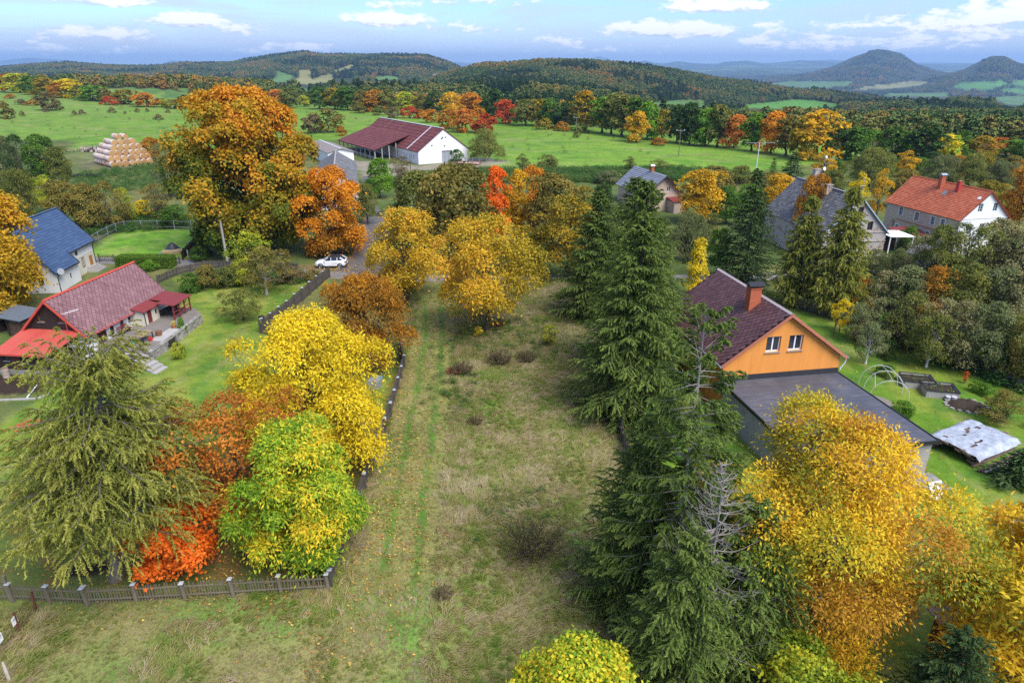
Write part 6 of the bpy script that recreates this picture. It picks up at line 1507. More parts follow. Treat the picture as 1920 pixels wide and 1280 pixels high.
def terrace():
    """raised stone terrace beside the cottage, in the cottage's own axes"""
    C = Matrix.Translation((-43, 59.8, 0)) @ Matrix.Rotation(R(-6.5), 4, 'Z')
    t = thing('stone_terrace', 'raised terrace with a rubble stone front along the white cottage', 'terrace'); t.matrix_world = C
    s = MB(); P = [(3.02, 1.2), (8.95, .3), (8.85, 3.0), (8.65, 5.8), (8.35, 8.6), (8.15, 10.6), (6.6, 12.6), (3.02, 12.7)]; s.prism([(x, y, -.3) for x, y in P], (0, 0, 1.2)); s.build('deck', plain('terrace_paving', (.21, .185, .155), .9, .25, 1.5, .5), t)
    rng = random.Random(6); front = [(8.95, .3), (8.85, 3.0), (8.65, 5.8), (8.35, 8.6), (8.15, 10.6)]
    def along(d):
        for (ax, ay), (bx, by) in zip(front[:-1], front[1:]):
            L = math.hypot(bx - ax, by - ay)
            if d <= L: return ax + (bx - ax) * d / L, ay + (by - ay) * d / L, math.atan2(by - ay, bx - ax)
            d -= L
        return bx, by, math.atan2(by - ay, bx - ax)
    z = -.02; row_ = 0
    while z < .86:
        h = rng.uniform(.20, .30); d = rng.uniform(0, .2)
        while d < 10.2:
            l = rng.uniform(.28, .58); mid = along(d + l / 2)
            if not (2.9 < d + l / 2 < 4.6 and z < .75):
                b = MB(); x, y, a = mid; b.box(-l / 2 + .015, l / 2 - .015, -.10 - rng.uniform(0, .06), .1, 0, h - .025)
                b.v = [(vx + rng.uniform(-.03, .03), vy + rng.uniform(-.02, .02), vz + rng.uniform(-.025, .025)) for vx, vy, vz in b.v]
                o = b.build('stone', M_stone, t, (x, y, z), (0, 0, a)); 
            d += l
        z += h
    c = MB()
    for (ax, ay), (bx, by) in zip(front[:-1], front[1:]): c.bar((ax, ay, .94), (bx, by, .94), .34, .08)
    c.build('coping', M_concrete, t)
    nm = MB(); nm.box(8.2, 8.86, 2.95, 4.55, -.1, .78); nm.build('log_niche', M_black, t)
    pv = MB(); pv.box(7.2, 8.5, 3.0, 6.4, .902, .915); pv.build('pale_paving', M_concrete, t)
    st = thing('garden_steps', 'flight of worn stone steps leading up to the terrace', 'steps'); st.matrix_world = C
    for i in range(6):
        b = MB(); x = 7.5 + i * .62; z = .95 - (i + 1) * .15; y = .15 - i * .27; b.hexa([(x, y - 1.1, z - .2), (x + .58, y - 1.3, z - .2), (x + .75, y + .35, z - .2), (x + .15, y + .55, z - .2), (x, y - 1.1, z), (x + .58, y - 1.3, z), (x + .75, y + .35, z), (x + .15, y + .55, z)]); b.build('tread', M_concrete if i % 2 else M_stone, st)
    e = MB(); e.bar((6.5, .1, .5), (8.8, -.2, .6), .3, .5); e.build('cheek_wall', M_stone, st)
    # things standing on the terrace
    def W(x, y, z=.9): return C @ Vector((x, y, z))
    p = W(3.55, 4.6); be = thing('garden_bench', 'slatted red-brown bench against the white cottage wall', 'bench', p, R(-6.5))
    for i in range(3): b = MB(); b.box(-.15 + i * .14, -.03 + i * .14, -.8, .8, .42, .46); b.build('seat_slat', M_maroon, be)
    for i in range(2): b = MB(); b.box(-.24, -.2, -.8, .8, .58 + i * .16, .69 + i * .16); b.build('back_slat', M_maroon, be)
    for y in (-.65, .65): b = MB(); b.box(-.2, .2, y - .03, y + .03, 0, .42); b.build('leg', M_dark, be)
    p = W(6.7, 3.0); tb = thing('garden_table', 'wooden plank table on the terrace near the steps', 'table', p, R(-6.5))
    b = MB(); b.box(-.5, .5, -.9, .9, .7, .76); b.build('table_top', plain('pale_plank', (.30, .22, .14), .8, .25), tb)
    for x in (-.4, .4):
        for y in (-.75, .75): b = MB(); b.box(x - .04, x + .04, y - .04, y + .04, 0, .7); b.build('leg', M_dark, tb)
    for nm_, lb, x, y, col, r_, h in (('bucket', 'turquoise bucket beside the terrace table', 6.35, 1.75, (.03, .30, .34), .24, .3), ('bucket', 'red tub under the terrace table', 7.35, 3.0, (.50, .03, .03), .2, .35), ('log_basket', 'rusty brown round basket by the terrace table', 7.35, 4.4, (.20, .09, .045), .3, .5)):
        p = W(x, y); o = MB().tube([(0, 0, 0), (0, 0, h * .5), (0, 0, h)], [r_ * .8, r_ * .95, r_], 12).build(nm_, plain('paint_' + lb[:6], col, .5, .1), None, p); tag(o, lb, nm_.replace('_', ' '))
    p = W(7.6, 6.6); pot = thing('flower_pot', 'terracotta pot of yellow flowers on the terrace edge', 'flower pot', p); MB().tube([(0, 0, 0), (0, 0, .35)], [.16, .24], 10).build('pot', plain('terracotta', (.42, .15, .06), .8, .15), pot)
    rg = np.random.default_rng(3); C_ = rg.normal(size=(60, 3)) * .13 + [0, 0, .5]; V, Q = leaf_quads(rg, C_, unit(rg.normal(size=(60, 3))), rg.normal(size=(60, 3)), np.full(60, .14), .6); put('flowers', np_mesh('flowers', V, Q, attrs={'tint': ('FACE', 'FLOAT', rg.random(60))}), pot, PAL['yellow'])
    p = W(4.9, 10.6); gr = thing('picnic_table', 'dark picnic table under the veranda roof', 'table', p, R(-6.5)); b = MB(); b.box(-.5, .5, -.9, .9, .68, .74); b.build('table_top', M_dark, gr)
    for s in (-1, 1): b = MB(); b.box(s * .85 - .15, s * .85 + .15, -.9, .9, .42, .46); b.build('seat', M_dark, gr); b = MB(); b.bar((-.8, s * .7, .05), (.8, s * .7, .42), .06); b.bar((.5, s * .64, .0), (.3, s * .64, .68), .06); b.bar((-.5, s * .64, 0), (-.3, s * .64, .68), .06); b.build('leg', M_dark, gr)
    # aerial on the roof
    p = C @ Vector((1.9, -.6, 0)); an = thing('television_aerial', 'thin aerial on a red pole before the cottage gable', 'aerial', p, R(40)); MB().tube([(0, 0, .4), (0, 0, 4.9)], .03, 6).build('mast', M_redtrim, an); b = MB(); b.bar((-.1, 0, 4.75), (1.3, 0, 4.95), .03)
    for i in range(9): x = .05 + i * .14; b.bar((x, -.32, 4.77 + i * .02), (x, .32, 4.77 + i * .02), .018)
    b.build('antenna', M_upvc, an)


# ------------------------------------------------------------------ navy roofed house
def navy_house():
    t = thing('navy_roofed_house', 'white house with a navy blue sheet roof behind the cottage', 'house', (-59.95, 79.4, 0), R(5.5))
    Wd, L, He, Hr = 3.6, 11.8, 3.9, 8.0; k = (Hr - He) / Wd; m = MB(); ln = [(k, 1, Hr), (-k, 1, Hr)]
    xe2 = 4.6; ze2 = Hr - k * xe2; h1 = [(7.2, 7.9, 2.7, 3.5), (8.2, 8.9, .9, 2.2)]
    wall(m, (Wd, 0, 0), (0, 1, 0), (1, 0, 0), 5.4, L, -.2, He, h1); wall(m, (-Wd, 0, 0), (0, 1, 0), (-1, 0, 0), 0, L, -.2, He); wall(m, (0, L, 0), (1, 0, 0), (0, 1, 0), -Wd, Wd, -.2, Hr, (), ln)
    wall(m, (0, 0, 0), (1, 0, 0), (0, -1, 0), -Wd, xe2, -.2, Hr, [(2.4, 3.0, .9, 1.9)], ln); h2 = [(3.0, 3.4, .9, 1.6)]; wall(m, (xe2, 0, 0), (0, 1, 0), (1, 0, 0), 0, 5.4, -.2, ze2, h2); wall(m, (0, 5.4, 0), (1, 0, 0), (0, 1, 0), Wd, xe2, -.2, Hr, (), ln); m.build('wall', M_white, t)
    b = MB(); b.box(Wd + .003, Wd + .05, 5.42, L, -.1, 2.45); wb = b.build('lower_wall', M_cream, t)
    for h in h1: window(t, (Wd, 0, 0), (0, 1, 0), (1, 0, 0), h, M_brownwood, M_glass, 2, 1, .07, -.04 if h[2] < 1 else .14)
    window(t, (xe2, 0, 0), (0, 1, 0), (1, 0, 0), h2[0], M_brownwood, M_glass, 1, 1, .06)
    d = MB(); d.box(Wd + .05, Wd + .09, 10.2, 11.0, 0, 1.95); d.build('door', plain('pine_door', (.36, .17, .05), .6, .2), t)
    r = MB(); o = .3; roof_plane(r, 0, Hr + .1, Wd + o, He - k * o + .1, 5.2, L + .4); roof_plane(r, 0, Hr + .1, xe2 + o, ze2 - k * o + .1, -.4, 5.2); roof_plane(r, -.004, Hr + .1, -Wd - o, He - k * o + .1, -.4, L + .4); rf = r.build('roof', M_navy, t)
    courses(rf, 'roof_sheets', M_navy, 0, Hr + .11, Wd + o, He - k * o + .11, 5.2, L + .4, .36, .035, 9); courses(rf, 'roof_sheets', M_navy, 0, Hr + .11, xe2 + o, ze2 - k * o + .11, -.4, 5.2, .36, .035, 6, 3)
    b = MB(); b.bar((0, -.42, Hr + .17), (0, L + .42, Hr + .17), .26, .1); b.build('ridge_capping', M_navy, rf)
    b = MB(); b.bar((.02, L + .42, Hr + .08), (Wd + o, L + .42, He - k * o + .06), .06, .22); b.bar((Wd + .1, 5.17, He - k * .1 + .08), (xe2 + o, 5.17, ze2 - k * o + .08), .07, .2); b.build('verge_trim', M_black, rf)
    for (x, z, ya, yb) in ((Wd + o + .06, He - k * o, 5.2, L + .4), (xe2 + o + .06, ze2 - k * o, -.4, 5.2)): MB().tube([(x, ya, z), (x, yb, z)], .07, 6).build('gutter', M_black, t)
    pipe(t, [(xe2 + o, .15, ze2 - .5), (xe2 + .07, .12, ze2 - .85), (xe2 + .07, .12, 0)], .05, M_black); pipe(t, [(Wd + o, L - .1, He - .5), (Wd + .1, L - .1, He - .8), (Wd + .1, L - .1, 0)], .05, M_black)
    d = MB(); d.tube([(xe2 + .02, .5, 2.6), (xe2 + .5, .3, 2.6)], .025, 5); d.tube([(xe2 + .5, .25, 2.6), (xe2 + .6, .1, 2.66), (xe2 + .62, .08, 2.67)], [.05, .38, .40], 14); d.build('satellite_dish', M_grey, t)
    s = MB()
    for i in range(4): s.box(Wd + .1, Wd + 1.5 - i * .28, 8.9 + i * .1, 11.4, i * .16, (i + 1) * .16)
    s.build('door_steps', M_concrete, t)


# ------------------------------------------------------------------ far house with the orange tiled roof
def tiled_house():
    t = thing('tiled_farmhouse', 'long farmhouse with orange tiled roof, stained side wall and white gable', 'house', (68.2, 98.0, 0), R(12.5))
    W, L, He, Hr = 4.05, 14.6, 5.45, 9.1; k = (Hr - He) / W; ln = [(k, 1, Hr), (-k, 1, Hr)]; m = MB()
    hg = [(-1.5, -.75, 6.35, 7.5), (1.05, 1.8, 6.35, 7.5), (-2.6, -1.75, 3.2, 4.6), (1.7, 2.55, 3.2, 4.6), (-.5, .35, 3.2, 4.6)]
    wall(m, (0, 0, 0), (1, 0, 0), (0, -1, 0), -W, W, -.3, Hr, hg, ln, .1); wall(m, (W, 0, 0), (0, 1, 0), (1, 0, 0), 0, L, -.3, He); wall(m, (0, L, 0), (1, 0, 0), (0, 1, 0), -W, W, -.3, Hr, (), ln); m.build('gable_wall', M_white, t)
    b = MB(); b.box(-W - .03, W + .03, -.06, -.003, 5.35, 5.47); b.build('string_course', M_white, t)
    hs = [(11.0, 11.75, 3.75, 4.95), (7.6, 8.4, 3.6, 4.8), (4.5, 5.2, 3.6, 4.8), (2.6, 3.3, 3.5, 4.8), (8.6, 9.3, 1.2, 2.4), (11.2, 11.9, 1.2, 2.2), (5.0, 5.7, 1.2, 2.4)]
    s = MB(); wall(s, (-W, 0, 0), (0, 1, 0), (-1, 0, 0), 0, L, -.3, He, hs); s.build('side_wall', M_oldw, t)
    b = MB(); b.box(-W - .08, -W - .003, .1, 12.0, 2.95, 3.08); b.build('string_course', plain('brick_band', (.40, .19, .09), .9, .25), t)
    ft = plain('pale_blue_frame', (.50, .62, .66), .5, .05)
    for h in hg: window(t, (0, 0, 0), (1, 0, 0), (0, -1, 0), h, ft, M_glass, 2, 3, .05, .1)
    for h in hs: window(t, (-W, 0, 0), (0, 1, 0), (-1, 0, 0), h, ft, M_glass, 2, 3, .05, .14); f = MB(); O = (-W - .02, 0); a, c, z0, z1 = h; f.box(-W - .025, -W - .003, a - .14, a, z0 - .1, z1 + .12); f.box(-W - .025, -W - .003, c, c + .14, z0 - .1, z1 + .12); f.box(-W - .025, -W - .003, a, c, z1, z1 + .12); f.build('window_surround', M_white, t)
    r = MB(); o = .35; ze = He - k * o; roof_plane(r, 0, Hr + .1, -W - o, ze + .1, -.25, L + .3); roof_plane(r, .004, Hr + .1, W + o, ze + .1, -.25, L + .3); rf = r.build('roof', M_clay, t)
    courses(rf, 'roof_tiles', M_clay, 0, Hr + .11, -W - o, ze + .11, -.25, L + .3, .27, .05, seg=.42); 
    c = MB()
    for i in range(36): y = -.25 + i * .42; c.tube([(0, y, Hr + .12), (0, y + .43, Hr + .14)], [.11, .125], 6)
    q = c.build('ridge_tiles', M_clay, rf); q['kind'] = 'stuff'
    chimney(rf, -.75, 8.2, Hr - .9, Hr + .95, .7, .6, M_brick, plain('bright_sheet', (.55, .6, .64), .3, .1, metal=.6), hood=True); chimney(rf, -.75, 4.9, Hr - .9, Hr + .75, .55, .5, plain('red_lead', (.42, .05, .04), .7, .15), M_concrete)
    b = MB(); x0, x1 = -1.15, -1.75; z = lambda x: Hr + .15 + x * k + .05; b.slab([(x0, 6.1, z(x0)), (x0, 6.8, z(x0)), (x1, 6.8, z(x1)), (x1, 6.1, z(x1))], .06); b.build('roof_window', M_grey, rf)
    b = MB(); b.slab([(-1.0, .35, z(-1.0)), (-1.0, .8, z(-1.0)), (-1.35, .8, z(-1.35)), (-1.35, .2, z(-1.35))], .03); b.build('snow_catch', M_white, rf)
    for s_ in (-1, 1): b = MB(); b.prism([(s_ * .002, -.3, Hr - .05), (s_ * (W + o), -.3, ze - .05), (s_ * (W + o), -.3, ze + .12), (s_ * .002, -.3, Hr + .14)], (0, .05, 0)); b.build('bargeboard', M_maroon, t)


def old_house():
    t = thing('old_grey_house', 'old grey house with flaking gable and mossy slate roof behind the larches', 'house', (47.0, 92.2, 0), R(6.8))
    W, L, He, Hr = 4.6, 17.0, 4.6, 9.3; k = (Hr - He) / W; ln = [(k, 1, Hr), (-k, 1, Hr)]; m = MB(); hg = [(-.15, .6, 7.0, 8.1), (1.6, 2.4, 4.9, 6.1), (-1.6, -.6, 1.1, 2.6)]
    wall(m, (0, 0, 0), (1, 0, 0), (0, -1, 0), -W, W, -.3, Hr, hg, ln, .2); wall(m, (W, 0, 0), (0, 1, 0), (1, 0, 0), 0, L, -.3, He); wall(m, (0, L, 0), (1, 0, 0), (0, 1, 0), -W, W, -.3, Hr, (), ln); hs = [(13.6, 14.3, 2.2, 3.6), (9.5, 10.2, 2.2, 3.6)]; wall(m, (-W, 0, 0), (0, 1, 0), (-1, 0, 0), 0, L, -.3, He, hs); m.build('wall', M_old, t)
    for h in hg: window(t, (0, 0, 0), (1, 0, 0), (0, -1, 0), h, M_brownwood, M_glass, 2, 1, .06, .2)
    for h in hs: window(t, (-W, 0, 0), (0, 1, 0), (-1, 0, 0), h, M_upvc, M_glass, 2, 2, .06)
    for z in (3.3, 4.55): b = MB(); b.box(-W - .04, W + .04, -.09, -.003, z, z + .13); b.build('string_course', M_old, t)
    r = MB(); o = .3; ze = He - k * o; roof_plane(r, 0, Hr + .1, -W - o, ze + .1, -.25, L + .3); roof_plane(r, .004, Hr + .1, W + o, ze + .1, -.25, L + .3); rf = r.build('roof', M_slate, t); courses(rf, 'slates', M_slate, 0, Hr + .11, -W - o, ze + .11, -.25, L + .3, .36, .03, seg=.5)
    for s_ in (-1, 1): b = MB(); b.prism([(s_ * .002, -.32, Hr - .06), (s_ * (W + o), -.32, ze - .06), (s_ * (W + o), -.32, ze + .14), (s_ * .002, -.32, Hr + .16)], (0, .06, 0)); b.build('verge_board', plain('pale_blue_trim', (.38, .47, .52), .5, .1), t)
    b = MB(); b.bar((0, -.3, Hr + .18), (0, L + .3, Hr + .18), .3, .08); b.build('ridge_capping', M_grey, rf)
    chimney(rf, -.6, 7.2, Hr - .7, Hr + .6, .9, .7, M_old, M_concrete); chimney(rf, .3, 12.5, Hr - .7, Hr + 2.0, .9, .8, M_old, M_concrete)
    for nm, lb, x, y, z0, h, r_ in (('aerial_mast', 'pale aerial pole on the gable end of the old grey house', 0, .3, Hr + .2, 3.0, .03), ('aerial_mast', 'thin leaning pole behind the chimney of the old grey house', -1.4, 15.8, Hr - 1.6, 4.0, .025)):
        p = t.matrix_basis @ Vector((x, y, z0)) if False else Matrix.Translation(t.location) @ Matrix.Rotation(R(6.8), 4, 'Z') @ Vector((x, y, z0)); a = thing(nm, lb, 'aerial', p); MB().tube([(0, 0, -.3), (.12, 0, h)], r_, 6).build('pole', M_grey, a); b = MB(); b.bar((-.3, 0, h * .45), (.35, 0, h * .47), .03); b.build('crossbar', M_upvc, a)
    p = Matrix.Translation(t.location) @ Matrix.Rotation(R(6.8), 4, 'Z') @ Vector((.9, 12.0, Hr - .4)); a = thing('dish_mast', 'mast with white dishes and aerials over the old grey house', 'aerial', p); MB().tube([(0, 0, -.3), (0, 0, 4.6)], .04, 6).build('pole', M_grey, a)
    for z, r_ in ((2.6, .28), (1.6, .16), (4.3, .2)): MB().tube([(.02, -.1, z), (.1, -.28, z + .03), (.12, -.32, z + .04)], [.06, r_ * .95, r_], 12).build('dish', M_upvc, a)
    b = MB()
    for z in (3.4, 4.0): b.bar((.1, 0, z), (1.5, .1, z), .04); [b.bar((.4 + i * .3, -.3, z), (.4 + i * .3, .3, z), .025) for i in range(4)]
    b.build('antenna', M_grey, a)


def grey_house():
    dx, dy = 3.5, -13.0; a = math.atan2(-(-dx), -(-dy)); rz = math.atan2(dx, -dy)
    t = thing('grey_roofed_house', 'small house with a grey sheet roof half hidden by spruces', 'house', (28.7, 130.2, 0), rz)
    W, L, He, Hr = 3.6, 13.0, 3.5, 6.6; k = (Hr - He) / W; ln = [(k, 1, Hr), (-k, 1, Hr)]; m = MB(); hg = [(-.9, .1, 1.9, 2.9), (.6, 1.3, 3.6, 4.5)]
    wall(m, (0, 0, 0), (1, 0, 0), (0, -1, 0), -W, W, -.3, Hr, hg, ln); wall(m, (W, 0, 0), (0, 1, 0), (1, 0, 0), 0, L, -.3, He); wall(m, (-W, 0, 0), (0, 1, 0), (-1, 0, 0), 0, L, -.3, He); wall(m, (0, L, 0), (1, 0, 0), (0, 1, 0), -W, W, -.3, Hr, (), ln); m.build('wall', plain('beige_render', (.50, .39, .29), .9, .08), t)
    for h in hg: window(t, (0, 0, 0), (1, 0, 0), (0, -1, 0), h, M_upvc, M_glass, 2, 1, .07)
    r = MB(); o = .5; ze = He - k * o; roof_plane(r, 0, Hr + .1, -W - o, ze + .1, -.8, L + .4); roof_plane(r, .004, Hr + .1, W + o, ze + .1, -.8, L + .4); rf = r.build('roof', M_greyroof, t); courses(rf, 'roof_sheets', M_greyroof, 0, Hr + .11, -W - o, ze + .11, -.8, L + .4, .40, .06, 10)
    for s_ in (-1, 1): b = MB(); b.prism([(s_ * .002, -.86, Hr - .12), (s_ * (W + o), -.86, ze - .1), (s_ * (W + o), -.86, ze + .12), (s_ * .002, -.86, Hr + .14)], (0, .06, 0)); b.build('bargeboard', M_dark, t)
    c = chimney(rf, 0, 5.5, Hr - .3, Hr + .8, .6, .6, M_brick, M_upvc, hood=True)
    p = MB(); p.slab([(.6, -3.2, 2.2), (3.6, -3.2, 2.2), (3.6, -.05, 2.6), (.6, -.05, 2.6)], .08); p.build('porch_roof', M_maroon, t); b = MB(); b.box(.8, 3.4, -3.0, -.1, 0, 2.1); b.build('porch_wall', plain('beige_porch', (.42, .33, .26), .9, .1), t)


def barn():
    v = Vector((-.512, .859)); rz = math.atan2(.512, .859)
    t = thing('long_barn', 'long white barn with a maroon sheet roof and open lean-to', 'barn', (-19.3, 198.9, ground(-19, 199)), rz)
    W, L, He, Hr = 7.8, 49.0, 3.6, 9.2; k = (Hr - He) / W; ln = [(k, 1, Hr), (-k, 1, Hr)]; m = MB(); hd = [(-.6, 2.6, 0.0, 3.3)]; hs = [(3 + i * 1.7, 3.8 + i * 1.7, 1.2, 2.4) for i in range(2)] + [(8 + i * 1.9, 8.7 + i * 1.9, 1.3, 2.3) for i in range(4)]
    wall(m, (0, 0, 0), (1, 0, 0), (0, -1, 0), -W, W, -.5, Hr, hd, ln, .3); wall(m, (W, 0, 0), (0, 1, 0), (1, 0, 0), 0, L, -.5, He); wall(m, (-W, 0, 0), (0, 1, 0), (-1, 0, 0), 0, L, -.5, He, hs); wall(m, (0, L, 0), (1, 0, 0), (0, 1, 0), -W, W, -.5, Hr, (), ln); m.build('wall', M_white, t)
    for h in hs: window(t, (-W, 0, 0), (0, 1, 0), (-1, 0, 0), h, M_upvc, M_glass, 2, 2, .07)
    d = window(t, (0, 0, 0), (1, 0, 0), (0, -1, 0), hd[0], M_grey, M_glass, 3, 1, .1, .25, None, 'barn_door', plain('grey_door', (.30, .33, .35), .6, .1))
    for x, z in ((-.2, 6.9), (.7, 6.9), (-.5, 6.6), (-3.6, 4.9), (.3, 4.6)): b = MB(); b.box(x - .2, x + .2, -.04, -.003, z - .15, z + .15); b.build('patch', M_greyboard, t)
    r = MB(); o = .4; ze = He - k * o; roof_plane(r, 0, Hr + .1, -W - o, ze + .1, -.2, L + .4, .18); roof_plane(r, .004, Hr + .1, W + o, ze + .1, -.2, L + .4, .18); rf = r.build('roof', M_barnroof, t)
    courses(rf, 'roof_sheets', M_barnroof, 0, Hr + .11, -W - o, ze + .11, -.2, L + .4, 1.2, .07, seg=1.1)
    ls = MB(); x0, z0 = -W * .5, Hr - k * W * .5 + .35; x1, z1 = -W - 7.6, 2.9; y0, y1 = 14.6, 48.5; ls.slab([(x0, y0, z0), (x0, y1, z0), (x1, y1, z1), (x1, y0, z1)], .16); lf = ls.build('lean_to_roof', M_barnroof, t)
    courses(lf, 'roof_sheets', M_barnroof, x0, z0 + .01, x1, z1 + .01, y0, y1, 1.2, .06, seg=1.1, seed=4)
    w = MB(); zz = lambda x: Hr + .24 + x * k
    w.slab([(0, 7.2, zz(0)), (0, 7.6, zz(0)), (-W - .3, 7.6, zz(-W - .3)), (-W - .3, 7.2, zz(-W - .3))], .05); w.bar((0, -.2, Hr + .2), (0, L + .4, Hr + .2), .4, .1); w.build('white_flashing', M_upvc, rf)
    for y in (14.6 + 11, 14.6 + 22): w = MB(); w.bar((0, y, zz(0) - .03), (x1, y, z1 + .1), .1, .04) if False else w.slab([(-.2, y, zz(-.2)), (-.2, y + .1, zz(-.2)), (x0, y + .1, zz(x0)), (x0, y, zz(x0))], .04); w.build('roof_seam', plain('pale_seam', (.32, .22, .16), .8, .1), rf)
    for i in range(9): y = y0 + .5 + i * 4.1; b = MB(); b.box(x1 + .3, x1 + .6, y - .14, y + .14, -.5, z1 - .12); b.build('post', M_concrete, t)
    for i in range(4): x = x1 + .45 + i * 2.2; b = MB(); b.box(x - .14, x + .14, y0 + .3, y0 + .6, -.5, z1 - .1 + i * .55); b.build('post', M_concrete, t)
    b = MB(); b.bar((x1 + .45, y0, z1 - .22), (x1 + .45, y1, z1 - .22), .2, .25); b.build('beam', M_greyboard, t); b = MB(); b.box(x1 + 1.0, x1 + 1.25, y0 + 1.5, y1 - 2, -.5, .7); b.build('low_wall', M_concrete, t)
    # white shed nearer the giant maple and the crumbling building before it
    s = thing('white_shed', 'low white shed with a grey roof between the giant maple and the barn', 'shed', (-47.6, 195.4, 0), R(27)); W = 3.6; m = MB(); wall(m, (0, 0, 0), (1, 0, 0), (0, -1, 0), -W, W, -.3, 4.3, [(-1.2, .2, 1.2, 2.4), (1.6, 2.1, .6, 1.5)], [(.25, 1, 4.2), (-.25, 1, 4.2)]); wall(m, (W, 0, 0), (0, 1, 0), (1, 0, 0), 0, 26, -.3, 3.3); wall(m, (-W, 0, 0), (0, 1, 0), (-1, 0, 0), 0, 26, -.3, 3.3); m.build('wall', M_white, s)
    for h in ((-1.2, .2, 1.2, 2.4), (1.6, 2.1, .6, 1.5)): window(s, (0, 0, 0), (1, 0, 0), (0, -1, 0), h, M_upvc, M_glass, 2, 1)
    r = MB(); fm = plain('felt_grey', (.22, .19, .17), .9, .2, 1); roof_plane(r, 0, 4.3, -W - .3, 3.32, -.35, 26.3); roof_plane(r, .004, 4.3, W + .3, 3.32, -.35, 26.3); rf = r.build('roof', fm, s); b = MB(); b.bar((0, -.35, 4.33), (0, 26, 4.33), .3, .06); b.build('ridge_capping', M_upvc, rf)
    c = thing('crumbling_building', 'long derelict building with peeling white side wall by the farm track', 'building', (-33.6, 131.2, 0), math.atan2(.22, .975)); W, L, He, Hr = 4.2, 33.0, 4.6, 7.2; k = (Hr - He) / W; ln = [(k, 1, Hr), (-k, 1, Hr)]; m = MB(); hs = [(3 + i * 5.5, 4 + i * 5.5, 1.4, 2.8) for i in range(5)]
    wall(m, (W, 0, 0), (0, 1, 0), (1, 0, 0), 0, L, -.3, He, hs); wall(m, (-W, 0, 0), (0, 1, 0), (-1, 0, 0), 0, L, -.3, He); wall(m, (0, 0, 0), (1, 0, 0), (0, -1, 0), -W, W, -.3, Hr, (), ln); wall(m, (0, L, 0), (1, 0, 0), (0, 1, 0), -W, W, -.3, Hr, (), ln); m.build('wall', M_crumb, c)
    for h in hs: window(c, (W, 0, 0), (0, 1, 0), (1, 0, 0), h, M_greyboard, M_glass, 2, 2, .06)
    r = MB(); roof_plane(r, 0, Hr + .1, -W - .2, He - k * .2 + .1, -.2, L + .2); roof_plane(r, .004, Hr + .1, W + .2, He - k * .2 + .1, -.2, L + .2); rf = r.build('roof', M_slate, c); courses(rf, 'slates', M_slate, 0, Hr + .11, W + .2, He - k * .2 + .11, -.2, L + .2, .5, .05, seg=.8)
    b = MB(); [b.box(-.15, .15, y * .5, y * .5 + .4, Hr + .08, Hr + .25 + .08 * (y % 3)) for y in range(66)]; q = b.build('ridge_tiles', M_concrete, rf); q['kind'] = 'stuff'


